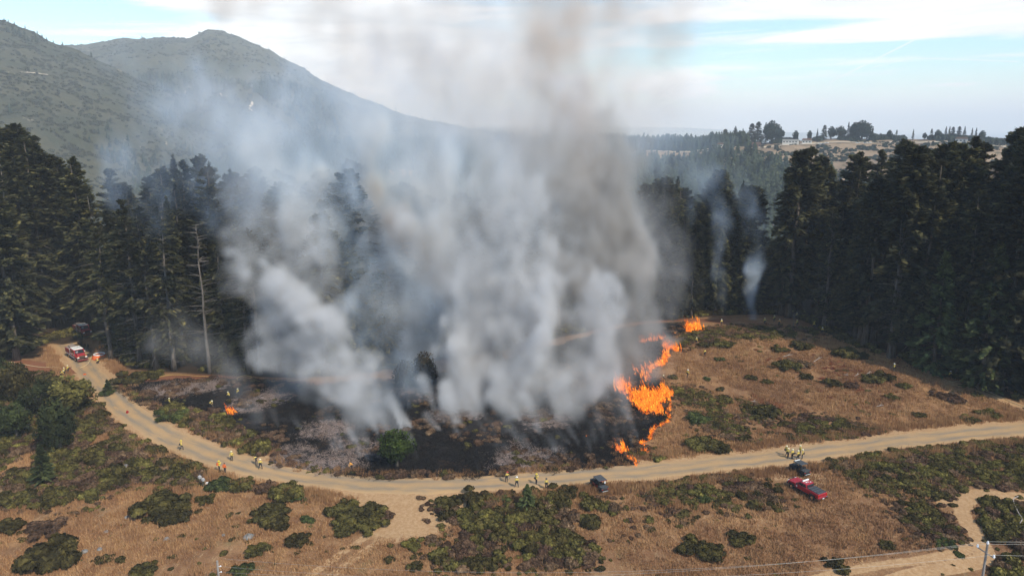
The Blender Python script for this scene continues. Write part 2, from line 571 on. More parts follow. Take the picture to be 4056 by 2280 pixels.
# burn
burn = attr(nt, 'burn')
b1 = tex(nt, P_, 0.14, 4, 0.6); b2 = tex(nt, P_, 0.9, 5, 0.72); b3 = tex(nt, P_, 5.0, 4, 0.75)
ch = mixc(nt, b3.ss(0.42, 0.68), (0.010, 0.010, 0.011), (0.045, 0.038, 0.034))
ash = attr(nt, 'ash')
ch = mixc(nt, (b1 * 0.35 + b2 * 0.65 + ash * 0.20 - 0.08).ss(0.52, 0.64, 0, 1.0) * b3.ss(0.36, 0.60), ch, (0.36, 0.29, 0.26))
ch = mixc(nt, (b2 * 0.6 + tex(nt, P_, 0.22, 3, 0.5) * 0.4).ss(0.53, 0.64, 0, 0.8), ch, (0.105, 0.058, 0.030))
c = mixc(nt, (burn + (b2 - 0.5) * 0.9 + (b3 - 0.5) * 0.5).ss(0.35, 0.62), c, ch)
bsdf(nt, o, c, 0.95, bump=(a3 * 0.5 + a4 * 0.5), bstr=0.55, bdist=0.5, spec=0.1)

# ------------------------------------------------------------------ ground mesh
ny = 430; nx = 460
tt = np.linspace(0, 1, ny)
yy = 40 + 180 * tt ** 1.25 + 460 * np.clip((tt - 0.72) / 0.28, 0, 1) ** 2.2
uu = np.linspace(-1, 1, nx)
YY, UU = np.meshgrid(yy, uu, indexing='ij')
XX = UU * (40 + 0.80 * YY)
ZZ = H(XX, YY)
PATHS = []        # (world polyline, half width, target attribute)
TRACK = smooth(GP([(1640, 1930), (1640, 2000), (1600, 2060), (1490, 2125), (1370, 2205), (1240, 2300), (1100, 2400)]), 8)
TRAIL = smooth(GP([(4056, 1967), (3965, 1960), (3900, 1950), (3850, 1966), (3812, 2020), (3829, 2065), (3868, 2115), (3888, 2157), (3903, 2195), (3870, 2223), (3760, 2246), (3640, 2270), (3450, 2330)]), 8)
TRAIL2 = smooth(GP([(3878, 2130), (3808, 2182), (3663, 2213), (3497, 2235), (3290, 2277), (3100, 2330)]), 8)
TRAIL3 = smooth(GP([(3733, 1992), (3770, 1975), (3820, 1970)]), 6)
FOREST_PATH = smooth(GP([(430, 1530), (520, 1512), (622, 1507), (746, 1492), (900, 1502), (1014, 1515), (1263, 1522), (1500, 1520)]), 8)
LEFT_PATH = smooth(GP([(-50, 1432), (60, 1440), (150, 1458), (240, 1470), (300, 1465)]), 6)
CREST_PATH = smooth(GP([(2480, 1300), (2600, 1272), (2700, 1266), (2860, 1272)]), 6)
RIGHT_PATH = smooth(GP([(3760, 1515), (3850, 1535), (3950, 1575), (4056, 1612), (4200, 1660)]), 6)


def near(poly, w, soft):
    return 1 - sstep(polydist(XX, YY, poly[:, :2], False), w, w + soft)


rd = polydist(XX, YY, ROAD[:, :2], False)
dirt_a = 0.85 * (1 - sstep(rd, 3.2, 5.5))
dirt_a = np.maximum(dirt_a, near(TRACK[:14], 5.2, 3.0))
TI = smooth(GP([(1480, 1945), (1600, 1985), (1760, 1945)]), 6)
dirt_a = np.maximum(dirt_a, near(TI, 4.6, 3.0))
TN = np.gradient(TRACK[:, :2], axis=0); TN /= np.linalg.norm(TN, axis=1)[:, None]
for s in (-1.1, 1.1):
    rut = TRACK[:, :2] + s * np.stack([-TN[:, 1], TN[:, 0]], 1)
    dirt_a = np.maximum(dirt_a, 0.9 * near(rut, 0.25, 0.7))
for p_, w_ in ((TRAIL, 0.85), (TRAIL2, 0.45), (TRAIL3, 0.6)):
    dirt_a = np.maximum(dirt_a, near(p_, w_, 0.7))
PARK = smooth(GP([(3010, 1870), (3120, 1875), (3200, 1890)]), 5)
dirt_a = np.maximum(dirt_a, 0.8 * near(PARK, 1.5, 3.0))
for q in ([(2500, 1960), (2600, 2060), (2700, 2160), (2790, 2240)], [(3200, 1960), (3400, 2060), (3560, 2130)], [(3000, 2130), (3120, 2220), (3350, 2270)],
          [(0, 2060), (300, 2065), (600, 2062), (790, 1985), (880, 1905)], [(560, 2220), (700, 2130), (800, 2060), (900, 2000)],
          [(1240, 1990), (1285, 2060), (1280, 2120)], [(2640, 1560), (2760, 1690), (2800, 1800)]):
    dirt_a = np.maximum(dirt_a, 0.45 * near(smooth(GP(q), 6), 0.3, 0.8))
dirt_a = np.maximum(dirt_a, 0.8 * near(RIGHT_PATH, 0.7, 1.4))
red_a = np.maximum.reduce([near(FOREST_PATH, 1.4, 1.6), near(LEFT_PATH, 2.2, 2.0) * 0.9, near(CREST_PATH, 1.6, 1.8), 0.55 * near(GP([(2860, 1262), (3300, 1330)]), 1.5, 3)])
ed = polydist(XX, YY, EDGE[:, :2], False)
side = np.interp(XX.ravel(), EDGE[:, 0][np.argsort(EDGE[:, 0])], EDGE[:, 1][np.argsort(EDGE[:, 0])]).reshape(XX.shape)
behind = YY > side
duff_a = np.where(behind, 1.0, 0.0) + np.where(behind, 0, 0.9 * (1 - sstep(ed, 0, 5)))
inb = inpoly(XX, YY, BURN)
bd = polydist(XX, YY, BURN)
wob = (fbm2(XX / 3, YY / 3, 3, 5) - 0.5) * 3.0
burn_a = sstep(np.where(inb, bd, -bd) + wob * 0.5, -0.5, 0.9)
ashc = GP([(800, 1530), (1000, 1600), (1300, 1700), (1150, 1810), (1320, 1830), (1400, 1780), (2000, 1540), (1850, 1570), (2150, 1660), (1800, 1640), (700, 1545), (1060, 1580), (1680, 1560), (2080, 1820)])
ash_a = np.zeros_like(XX)
for q in ashc: ash_a = np.maximum(ash_a, 0.75 * np.exp(-((XX - q[0]) ** 2 / 55 + (YY - q[1]) ** 2 / 40)))
V = np.stack([XX, YY, ZZ], -1).reshape(-1, 3)
idx = np.arange(ny * nx).reshape(ny, nx)
Q = np.stack([idx[:-1, :-1], idx[:-1, 1:], idx[1:, 1:], idx[1:, :-1]], -1)
inburn_cell = (burn_a[:-1, :-1] + burn_a[1:, 1:]) / 2 > 0.5


def sub_mesh(name, cells):
    F = Q[cells]; used = np.unique(F); rem = np.full(len(V), -1); rem[used] = np.arange(len(used))
    me = mesh_np(name, V[used], rem[F], [GR], attrs={k: v.ravel()[used] for k, v in (('dirt', dirt_a), ('red', red_a), ('duff', duff_a), ('burn', burn_a), ('ash', ash_a))}, smooth_=True)
    return link(name, me)


tag(sub_mesh('ground', ~inburn_cell), kind='structure')
tag(sub_mesh('burnt_ground', inburn_cell), 'blackened hillside strewn with pale ash between the road and the forest', kind='structure')

# road: a gravel strip laid on the ground
RM, nt, o = newmat('gravel_road')
P_ = pos(nt)
across = attr(nt, 'across')
g1 = tex(nt, P_, 0.25, 4, 0.6); g2 = tex(nt, P_, 3.0, 5, 0.7); g3 = tex(nt, P_, 14.0, 3, 0.7)
lng = attr(nt, 'along')
cx = nt.nodes.new('ShaderNodeCombineXYZ'); nt.links.new((lng * 0.12).v, cx.inputs[0]); nt.links.new((across * 2.2).v, cx.inputs[1])
g4 = tex(nt, cx.outputs[0], 1.6, 4, 0.6)
c = mixc(nt, g1.ss(0.35, 0.65), (0.42, 0.265, 0.125), (0.35, 0.235, 0.125))
trk = (((across.abs() - 0.42) / 0.24).pow(2.0) * -1.0).exp()
mid = ((across / 0.2).pow(2.0) * -1.0).exp()
c = mixc(nt, (trk * 0.85 * g4.ss(0.3, 0.6)).clamp(), c, (0.205, 0.172, 0.128))
c = mixc(nt, (across.abs() + (g2 - 0.5) * 0.7).ss(0.72, 1.0), c, (0.43, 0.28, 0.145))
c = mixc(nt, (g2 * 0.5 + g3 * 0.5).ss(0.52, 0.68, 0, 0.5), c, (0.17, 0.13, 0.085))
bsdf(nt, o, c, 0.95, bump=g2 * 0.6 + g3 * 0.4, bstr=0.4, bdist=0.12, spec=0.1)


def strip(name, line, half, mat, lift=0.035, nac=12, seed=0, ragged=0.5):
    line = np.asarray(line)[:, :2]
    d = np.r_[0, np.cumsum(np.linalg.norm(np.diff(line, axis=0), axis=1))]
    s = np.arange(0, d[-1], 0.8)
    cx_ = np.interp(s, d, line[:, 0]); cy_ = np.interp(s, d, line[:, 1])
    t = np.stack([np.gradient(cx_), np.gradient(cy_)], 1); t /= np.linalg.norm(t, axis=1)[:, None]
    n_ = np.stack([-t[:, 1], t[:, 0]], 1)
    a = np.linspace(-1, 1, nac)
    hl = half + (fbm2(s / 2.5, s * 0, 3, 40 + seed) - 0.5) * 2 * ragged; hr = half + (fbm2(s / 2.5, s * 0 + 5, 3, 60 + seed) - 0.5) * 2 * ragged
    w = np.where(a[None, :] < 0, -hl[:, None] * -a[None, :], hr[:, None] * a[None, :])
    Xs = cx_[:, None] + n_[:, 0:1] * w; Ys = cy_[:, None] + n_[:, 1:2] * w
    rim = np.where(np.abs(a) > 0.99, -0.05, lift)[None, :]
    Zs = H(Xs, Ys) + rim
    v = np.stack([Xs, Ys, Zs], -1).reshape(-1, 3)
    i = np.arange(len(s) * nac).reshape(len(s), nac)
    F = np.stack([i[:-1, :-1], i[:-1, 1:], i[1:, 1:], i[1:, :-1]], -1).reshape(-1, 4)
    me = mesh_np(name, v, F[:, ::-1], [mat], attrs={'across': np.tile(a, len(s)), 'along': np.repeat(s, nac)}, smooth_=True)
    return link(name, me)


tag(strip('dirt_road', ROAD, 2.75, RM, seed=1), 'pale gravel fire road curving across the hillside', kind='structure')


# ------------------------------------------------------------------ far terrain: mountain, spur, ridge, distant hills, sea
def azt(X_, Y_):
    d = ray(X_, Y_); return math.atan2(d[0], d[1]), d[2] / math.hypot(d[0], d[1])


def ridged(x, y, o=5, seed=0):
    s = 0; a = 1.0; t = 0
    for k in range(o):
        s = s + a * (1 - np.abs(2 * vnoise2(x * 2 ** k + 5.2 * k, y * 2 ** k + 1.7 * k, seed + k) - 1)); t += a; a *= 0.52
    return s / t


class Range:
    """a hill range: skyline read from the photograph, at its real distance"""
    def __init__(s, line, R0, r0, zlow, p, gul, seed, wl=260.0):
        q = np.array([azt(*k) for k in line]); s.az = q[:, 0]; s.te = q[:, 1]
        s.R0 = R0; s.r0 = r0; s.zlow = zlow; s.p = p; s.gul = gul; s.seed = seed; s.wl = wl
    def h(s, x, y):
        a = np.arctan2(x, y); r = np.hypot(x, y)
        R1 = s.R0 * (1 + 0.0 * a)
        te = np.interp(a, s.az, s.te)
        zr = 55 + R1 * te
        t = np.clip((r - s.r0) / (R1 - s.r0), 0, 1)
        z = s.zlow + (zr - s.zlow) * t ** s.p
        wx = x + 120 * (fbm2(x / 400, y / 400, 3, s.seed + 50) - 0.5); wy = y
        g = ridged(wx / s.wl, wy / (s.wl * 2.2), 5, s.seed) - 0.62
        env = np.clip(4 * t * (1 - t), 0, 1) * 0.9 + 0.05
        z = z + g * s.gul * env
        # micro skyline roughness
        z = z + (fbm2(x / 30, y / 30, 3, s.seed + 9) - 0.5) * s.gul * 0.06
        over = np.clip((r - R1) / (R1 * 0.35), 0, 1)
        z = z - over * (zr - s.zlow) * 0.8
        return z
    def mesh(s, name, mat, a0, a1, na, nr, label=None):
        a = np.radians(np.linspace(a0, a1, na))
        t = np.r_[np.linspace(0, 1, nr) ** 0.9, 1.03, 1.1, 1.2, 1.35]
        A, T = np.meshgrid(a, t, indexing='ij')
        r = s.r0 + (s.R0 - s.r0) * np.minimum(T, 1); r = np.where(T > 1, s.R0 * T, r)
        x = r * np.sin(A); y = r * np.cos(A); z = s.h(x, y)
        i = np.arange(A.size).reshape(A.shape)
        F = np.stack([i[:-1, :-1], i[:-1, 1:], i[1:, 1:], i[1:, :-1]], -1).reshape(-1, 4)
        me = mesh_np(name, np.stack([x, y, z], -1).reshape(-1, 3), F[:, ::-1], [mat], smooth_=True)
        return tag(link(name, me), label, kind='structure')


MOUNTAIN = Range([(-2600, 420), (-1200, 300), (-300, 60), (0, 150), (250, 180), (330, 178), (380, 168), (420, 160), (500, 152), (560, 154), (620, 151), (700, 153), (745, 157), (762, 150), (800, 128), (826, 117),
                  (835, 120), (858, 121), (890, 124), (905, 133), (940, 145), (985, 164), (1010, 176), (1085, 208), (1110, 226), (1150, 245), (1200, 268), (1240, 300), (1352, 356),
                  (1430, 390), (1500, 412), (1560, 440), (1640, 462), (1700, 474), (1760, 488), (1830, 508), (1900, 518), (2000, 532), (2100, 541), (2250, 556), (2400, 575), (2700, 640), (3400, 760), (5200, 800)],
                 3400, 620, -95, 1.25, 210, 21, 420)
SPUR = Range([(-2600, 260), (-1200, 60), (-300, 20), (0, 82), (50, 96), (95, 110), (130, 124), (180, 158), (230, 176), (290, 190), (320, 205), (380, 235), (480, 280), (620, 345), (760, 400), (900, 440), (1100, 490), (1400, 560), (1800, 640), (2600, 760)],
             1900, 560, -85, 1.15, 95, 33, 300)
RIDGE = Range([(-800, 900), (300, 780), (800, 700), (1100, 632), (1300, 592), (1500, 580), (1800, 572), (2100, 572), (2400, 575), (2600, 580), (2704, 582), (2850, 574), (3000, 566), (3120, 560), (3220, 552), (3300, 549), (3420, 549), (3520, 551),
               (3650, 552), (3750, 550), (3850, 552), (3950, 560), (4056, 566), (4700, 560), (5600, 520)],
              1150, 520, -75, 1.05, 42, 47, 130)
FARH = Range([(-3000, 560), (1500, 560), (1700, 520), (1850, 508), (1930, 504), (2010, 506), (2100, 514), (2200, 530), (2330, 545), (2500, 556), (3000, 600), (6000, 700)], 9000, 3600, -140, 1.0, 200, 60, 1500)
FAR2 = Range([(-3000, 540), (1500, 520), (1800, 500), (2000, 498), (2400, 500), (2700, 506), (3000, 520), (6000, 640)], 15000, 9500, -145, 1.0, 150, 61, 2500)

MM, nt, o = newmat('chaparral_slope')
P_ = pos(nt)
m1 = tex(nt, P_, 0.0035, 6, 0.6); m2 = tex(nt, P_, 0.02, 5, 0.7); m3 = tex(nt, P_, 0.09, 4, 0.75)
c = mixc(nt, (m1 * 0.5 + m2 * 0.5).ss(0.42, 0.6), (0.048, 0.052, 0.032), (0.082, 0.076, 0.046))
c = mixc(nt, (m2 * 0.4 + m3 * 0.6).ss(0.50, 0.66, 0, 0.85), c, (0.028, 0.036, 0.022))
c = mixc(nt, (tex(nt, P_, 0.012, 6, 0.75) * 0.6 + m3 * 0.4).ss(0.595, 0.66), c, (0.36, 0.29, 0.20))
bsdf(nt, o, c, 0.95, bump=m2 * 0.5 + m3 * 0.5, bstr=0.9, bdist=6.0, spec=0.05)
RT, nt, o = newmat('tan_grass_slope')
P_ = pos(nt)
m1 = tex(nt, P_, 0.012, 6, 0.65); m2 = tex(nt, P_, 0.07, 5, 0.7)
c = mixc(nt, m1.ss(0.4, 0.62), (0.30, 0.215, 0.135), (0.20, 0.145, 0.095))
c = mixc(nt, m2.ss(0.53, 0.66, 0, 0.9), c, (0.075, 0.07, 0.042))
bsdf(nt, o, c, 0.95, bump=m1 * 0.6 + m2 * 0.4, bstr=0.8, bdist=3.0, spec=0.05)
HM, nt, o = newmat('distant_hill')
bsdf(nt, o, mixc(nt, tex(nt, pos(nt), 0.001, 5).ss(0.4, 0.6), (0.07, 0.08, 0.05), (0.15, 0.13, 0.08)), 0.95, spec=0.05)
MOUNTAIN.mesh('mountain', MM, -46, 46, 520, 150, 'bare topped mountain with a small lookout on its pointed summit')
SPUR.mesh('hillside', MM, -46, 6, 330, 110, 'nearer shoulder of the mountain at the left edge')
RIDGE.mesh('grassy_ridge', RT, -40, 46, 420, 90, 'tan grass ridge below the tree line on the right')
FARH.mesh('distant_hills', HM, -20, 46, 200, 20, 'faint hills beyond the saddle')
FAR2.mesh('far_hills', HM, -20, 46, 160, 12, 'palest hills on the horizon')
SM, nt, o = newmat('sea_water')
bsdf(nt, o, (0.03, 0.06, 0.09), 0.35, bump=tex(nt, pos(nt), 0.02, 4), bstr=0.3, bdist=2.0)
n_ = 48
an = np.linspace(0, 2 * np.pi, n_, endpoint=False)
rings = [0, 400, 4000, 60000]
sv = [(0, 0, -150.0)] + [(r * math.cos(a), r * math.sin(a), -150.0) for r in rings[1:] for a in an]
sf = [(0, 1 + k, 1 + (k + 1) % n_) for k in range(n_)] + [(1 + (j * n_) + k, 1 + (j + 1) * n_ + k, 1 + (j + 1) * n_ + (k + 1) % n_, 1 + j * n_ + (k + 1) % n_) for j in range(2) for k in range(n_)]
me = bpy.data.meshes.new('sea'); me.from_pydata(sv, [], sf); me.materials.append(SM)
tag(link('sea', me), 'pale sea meeting the horizon beyond the ridge', kind='structure')

# haze: one closed box of thin even air round everything
HZ, nt, o = newmat('haze_air')
pv = nt.nodes.new('ShaderNodeVolumePrincipled')
pv.inputs['Color'].default_value = (0.82, 0.91, 1.0, 1)
pv.inputs['Absorption Color'].default_value = (1, 1, 1, 1)
pv.inputs['Density'].default_value = 0.000135
pv.inputs['Anisotropy'].default_value = -0.28
nt.links.new(pv.outputs[0], o.inputs['Volume'])
me = MB().box((0, 0, (520 - 152) / 2.0), (124000, 124000, 520 + 152)).mesh('haze', HZ)
tag(link('haze', me), 'thin bluish air over the whole landscape', kind='stuff')

# ------------------------------------------------------------------ plants
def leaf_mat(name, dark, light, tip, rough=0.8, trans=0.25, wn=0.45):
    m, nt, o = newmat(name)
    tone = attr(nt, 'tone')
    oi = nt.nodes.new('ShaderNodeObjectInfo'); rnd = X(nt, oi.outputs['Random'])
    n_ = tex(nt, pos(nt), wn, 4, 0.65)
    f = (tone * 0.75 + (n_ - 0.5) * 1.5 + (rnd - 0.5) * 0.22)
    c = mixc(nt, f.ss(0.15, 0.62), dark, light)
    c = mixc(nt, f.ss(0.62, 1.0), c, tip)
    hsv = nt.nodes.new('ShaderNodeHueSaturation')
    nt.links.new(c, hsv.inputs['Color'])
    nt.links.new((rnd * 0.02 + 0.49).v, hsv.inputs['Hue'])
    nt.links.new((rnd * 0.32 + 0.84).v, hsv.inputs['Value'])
    b = nt.nodes.new('ShaderNodeBsdfPrincipled'); b.inputs['Roughness'].default_value = rough
    b.inputs['Specular IOR Level'].default_value = 0.15
    nt.links.new(hsv.outputs[0], b.inputs['Base Color'])
    if trans > 0:
        t = nt.nodes.new('ShaderNodeBsdfTranslucent'); nt.links.new(hsv.outputs[0], t.inputs[0])
        ms = nt.nodes.new('ShaderNodeMixShader'); ms.inputs[0].default_value = trans
        nt.links.new(b.outputs[0], ms.inputs[1]); nt.links.new(t.outputs[0], ms.inputs[2]); nt.links.new(ms.outputs[0], o.inputs[0])
    else: nt.links.new(b.outputs[0], o.inputs[0])
    return m


def bark_mat(name, a, b_):
    m, nt, o = newmat(name)
    s_ = vmath(nt, 'MULTIPLY', coords(nt, 'Object'), (3.0, 3.0, 0.5)).outputs[0]
    f = tex(nt, s_, 1.0, 4, 0.7)
    bsdf(nt, o, mixc(nt, f.ss(0.35, 0.65), a, b_), 0.95, bump=f, bstr=0.5, bdist=0.08, spec=0.1)
    return m


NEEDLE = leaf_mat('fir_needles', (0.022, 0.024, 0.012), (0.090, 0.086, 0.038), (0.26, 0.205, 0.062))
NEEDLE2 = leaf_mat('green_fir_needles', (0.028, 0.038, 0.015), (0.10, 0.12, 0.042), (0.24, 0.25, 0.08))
FARLEAF = leaf_mat('far_conifer_foliage', (0.012, 0.020, 0.012), (0.035, 0.047, 0.026), (0.075, 0.075, 0.035), trans=0)
BARK = bark_mat('fir_bark', (0.075, 0.058, 0.045), (0.15, 0.125, 0.10))
GREYWOOD = bark_mat('dead_grey_wood', (0.10, 0.085, 0.07), (0.19, 0.165, 0.14))


def quads(c, a, b):
    """c centre, a and b half-axes (n,3) -> V,F"""
    n = len(c)
    V = np.stack([c - a - b, c + a - b * 0.6, c + a * 1.1 + b * 0.6, c - a + b], 1).reshape(-1, 3)
    F = np.arange(4 * n).reshape(n, 4)
    return V, F


def unit(v): return v / (np.linalg.norm(v, axis=-1, keepdims=True) + 1e-9)


def conifer(seed, Ht=40.0, Rb=5.0, base=0.12, nb=330, per=22, droop=0.22, top=0.0, leaf=(0.62, 0.24), clump=0.0, gap=0.25, narrow=0.8):
    r = np.random.default_rng(seed)
    t = np.sort(base + (1 - base) * r.random(nb) ** 0.85)      # height along trunk
    az_ = r.random(nb) * 2 * np.pi
    # uneven crown: whole branches missing, others long
    lump = 0.72 + 0.5 * vnoise2(az_ * 1.2, t * 9, seed) + 0.25 * (r.random(nb) - 0.5)
    keep = vnoise2(az_ * 1.5 + 9, t * 12, seed + 5) > gap * 0.75
    prof = (1 - t) ** narrow * (1 - 0.45 * np.exp(-((t - base) / 0.10) ** 2))
    if top > 0: prof = np.maximum(prof, top * (t > 0.8) * np.sqrt(np.clip(1 - t, 0, 1) / 0.2))
    L = Rb * np.maximum(prof, 0.03) * lump
    t, az_, L = t[keep], az_[keep], L[keep]
    nb = len(t)
    h = t * Ht
    up0 = 0.12 + 0.55 * t ** 2
    s = np.sqrt(r.random((nb, per)) * 0.9 + 0.08)
    d = np.stack([np.cos(az_), np.sin(az_)], 1)
    pr = np.stack([-np.sin(az_), np.cos(az_)], 1)
    lat = (r.random((nb, per)) - 0.5) * 0.55 * (L[:, None] * 0.6 + 0.35) * (1.15 - s)
    rad = s * L[:, None]
    z = h[:, None] + rad * up0[:, None] - droop * rad ** 2 / 2.2 * (1 - t[:, None]) ** 0.5 + (r.random((nb, per)) - 0.5) * 0.35
    if clump > 0:
        z = z + clump * np.sin(s * 3.0) * 0.5 + (r.random((nb, per)) - 0.5) * clump
    cx_ = d[:, 0:1] * rad + pr[:, 0:1] * lat; cy_ = d[:, 1:2] * rad + pr[:, 1:2] * lat
    C = np.stack([cx_, cy_, z], -1).reshape(-1, 3)
    out = np.repeat(np.stack([d[:, 0], d[:, 1], up0 - 0.35], 1), per, 0)
    out = unit(out + (r.random(out.shape) - 0.5) * 1.1)
    side = unit(np.cross(out, unit(np.array([0, 0, 1.0]) + (r.random(out.shape) - 0.5) * 0.9)))
    sz = (0.65 + 0.7 * r.random((len(C), 1))) * (0.55 + 0.45 * np.minimum(1, np.repeat(L, per)[:, None] / 2.5))
    V1, F1 = quads(C, out * leaf[0] * sz, side * leaf[1] * sz)
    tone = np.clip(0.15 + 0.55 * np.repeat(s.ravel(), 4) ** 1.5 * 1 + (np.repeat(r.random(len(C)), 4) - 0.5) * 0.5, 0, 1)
    # leader tuft
    return V1, F1, tone, (t, az_, L, h, up0)


def trunk_mesh(name, Ht, r0, mat, lean=(0, 0), top=0.98):
    m = MB()
    k = 9
    pts = [(lean[0] * (i / k) ** 2 + 0.12 * math.sin(i * 1.7), lean[1] * (i / k) ** 2 + 0.10 * math.cos(i * 2.3), Ht * top * i / k - (0.8 if i == 0 else 0)) for i in range(k + 1)]
    rad = [r0 * (1 - 0.93 * (i / k)) * (1.35 if i == 0 else 1) for i in range(k + 1)]
    m.tube(pts, rad, 7)
    return m.mesh(name, mat, smooth_=True)


def limb_mesh(name, spec, mat, frac, seed, tmin=0.0, tmax=1.0, rad=0.07, over=1.0):
    """bare limbs that show between the foliage"""
    r = random.Random(seed); m = MB()
    t, az_, L, h, up0 = spec
    for i in range(len(t)):
        if r.random() > frac or not (tmin <= t[i] <= tmax): continue
        d = (math.cos(az_[i]), math.sin(az_[i]))
        pts = []
        for q in (0, 0.4, 0.75, 1.0):
            rr = L[i] * q * over
            pts.append((d[0] * rr + 0.15 * r.uniform(-1, 1) * q, d[1] * rr + 0.15 * r.uniform(-1, 1) * q, h[i] + rr * up0[i] - 0.1 * rr ** 2 / 2.2))
        m.tube(pts, [rad, rad * 0.75, rad * 0.45, rad * 0.15], 3, cap=False)
    return m.mesh(name, mat)


TREE = {}


def define_tree(kind, mat, seed, Ht, r0, limb=(0.25, 0, 1), limbmat=BARK, deadlow=0, **kw):
    V, F, tone, spec = conifer(seed, Ht, **kw)
    crown = mesh_np('crown', V, F, [mat], attrs={'tone': tone})
    tr = trunk_mesh('trunk', Ht, r0, BARK if limbmat is BARK else limbmat, (0.6 * math.sin(seed), 0.5 * math.cos(seed)))
    lm = limb_mesh('limbs', spec, limbmat, limb[0], seed, limb[1], limb[2])
    dl = None
    if deadlow:
        r = np.random.default_rng(seed + 3); n = deadlow
        tt_ = 0.04 + r.random(n) * (kw.get('base', 0.12) + 0.42)
        sp = (tt_, r.random(n) * 6.28, 2.2 + 2.6 * r.random(n), tt_ * Ht, 0.05 + 0.1 * r.random(n))
        dl = limb_mesh('dead_branches', sp, GREYWOOD, 1.0, seed, rad=0.085)
    TREE[kind] = (Ht, tr, crown, lm, dl)


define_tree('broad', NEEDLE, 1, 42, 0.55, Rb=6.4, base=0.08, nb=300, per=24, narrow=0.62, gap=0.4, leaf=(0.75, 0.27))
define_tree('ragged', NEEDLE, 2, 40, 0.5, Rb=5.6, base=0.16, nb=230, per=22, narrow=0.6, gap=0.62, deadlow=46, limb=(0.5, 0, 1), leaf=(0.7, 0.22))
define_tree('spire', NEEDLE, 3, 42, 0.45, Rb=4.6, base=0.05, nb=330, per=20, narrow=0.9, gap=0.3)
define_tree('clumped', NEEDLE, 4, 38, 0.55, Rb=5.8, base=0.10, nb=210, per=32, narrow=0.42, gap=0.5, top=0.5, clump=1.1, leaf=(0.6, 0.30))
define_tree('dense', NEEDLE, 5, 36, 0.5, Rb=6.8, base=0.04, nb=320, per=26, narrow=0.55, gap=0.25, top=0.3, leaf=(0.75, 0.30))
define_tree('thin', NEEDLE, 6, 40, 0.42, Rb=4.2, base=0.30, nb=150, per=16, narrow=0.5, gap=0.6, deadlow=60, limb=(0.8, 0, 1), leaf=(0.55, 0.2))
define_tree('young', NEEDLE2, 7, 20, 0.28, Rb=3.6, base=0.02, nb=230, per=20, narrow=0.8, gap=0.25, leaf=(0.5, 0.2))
define_tree('ashen', NEEDLE, 8, 40, 0.45, Rb=4.8, base=0.10, nb=260, per=14, narrow=0.62, gap=0.4, deadlow=30, limb=(0.95, 0, 1), limbmat=GREYWOOD, leaf=(0.5, 0.16))
# a dead snag: trunk and bare drooping limbs only
_r = np.random.default_rng(5)
_t = 0.25 + 0.73 * _r.random(70)
_sp = (_t, _r.random(70) * 6.28, 1.0 + 2.8 * (1 - _t) + 1.2 * _r.random(70), _t * 34, 0.25 + 0.1 * _r.random(70))
TREE['snag'] = (34, trunk_mesh('trunk', 34, 0.34, GREYWOOD), None, None, limb_mesh('dead_branches', _sp, GREYWOOD, 1.0, 4, rad=0.08))


def place_tree(kind, p, ht, rz, label, group, name='fir_tree', wide=1.0):
    H0, tr, crown, lm, dl = TREE[kind]
    e = empty(name, p, rz)
    k = ht / H0
    w_ = k ** 0.7 * wide * 1.28
    e.scale = (w_, w_, k)
    tag(e, label, 'tree', group)
    for nm, me in (('trunk', tr), ('crown', crown), ('limbs', lm), ('dead_branches', dl)):
        if me is not None:
            c_ = link(nm, me, e)
            if nm in ('limbs', 'dead_branches'): c_['kind'] = 'stuff'
    return e


# skyline of the near forest in the photograph: top of trees for each column
SKYL = np.array([(-400, 500), (0, 575), (20, 520), (70, 448), (130, 520), (190, 545), (240, 590), (290, 515), (350, 590), (440, 590), (470, 640), (520, 690), (600, 710), (680, 700),
                 (730, 605), (770, 640), (830, 610), (880, 640), (950, 690), (1020, 700), (1100, 665), (1180, 720), (1240, 730), (1295, 690), (1340, 735), (1390, 655), (1450, 680),
                 (1500, 700), (1560, 760), (1620, 735), (1680, 780), (1760, 800), (1900, 790), (2100, 770), (2300, 770), (2500, 760), (2600, 725), (2660, 720), (2700, 760), (2780, 730), (2850, 660), (2900, 715), (2960, 672),
                 (3010, 710), (3060, 690), (3110, 650), (3160, 640), (3200, 625), (3260, 655), (3320, 588), (3390, 640), (3430, 610), (3500, 610), (3560, 525), (3620, 580), (3680, 575), (3740, 540), (3800, 570),
                 (3860, 590), (3920, 560), (3975, 458), (4010, 520), (4056, 455), (4500, 430)], float)
eo = EDGE[np.argsort(EDGE[:, 0])]
ORD = ['first', 'second', 'third', 'fourth', 'fifth', 'sixth', 'seventh', 'eighth', 'ninth', 'tenth', 'eleventh', 'twelfth', 'thirteenth', 'fourteenth', 'fifteenth',
       'sixteenth', 'seventeenth', 'eighteenth', 'nineteenth', 'twentieth']
LOOK = {'broad': 'broad dark fir', 'ragged': 'ragged fir with bare grey lower branches', 'spire': 'narrow pointed fir', 'clumped': 'fir with a rounded clumpy top', 'dense': 'dense wide fir',
        'thin': 'thin fir with a long bare trunk', 'young': 'short bright green fir', 'ashen': 'greyish fir with bare twigs showing', 'snag': 'dead bare snag'}


SHORT = {'broad': 'broad dark fir', 'ragged': 'ragged fir', 'spire': 'pointed fir', 'clumped': 'clumpy-topped fir', 'dense': 'dense wide fir', 'thin': 'thin fir', 'young': 'short green fir', 'ashen': 'greyish fir'}


def proj(p):
    v = np.asarray(p, float) - CAM
    yc = v[1] * math.cos(PITCH) - v[2] * math.sin(PITCH); zc = v[1] * math.sin(PITCH) + v[2] * math.cos(PITCH)
    return 2028 + FS * v[0] / yc, 1140 - FS * zc / yc


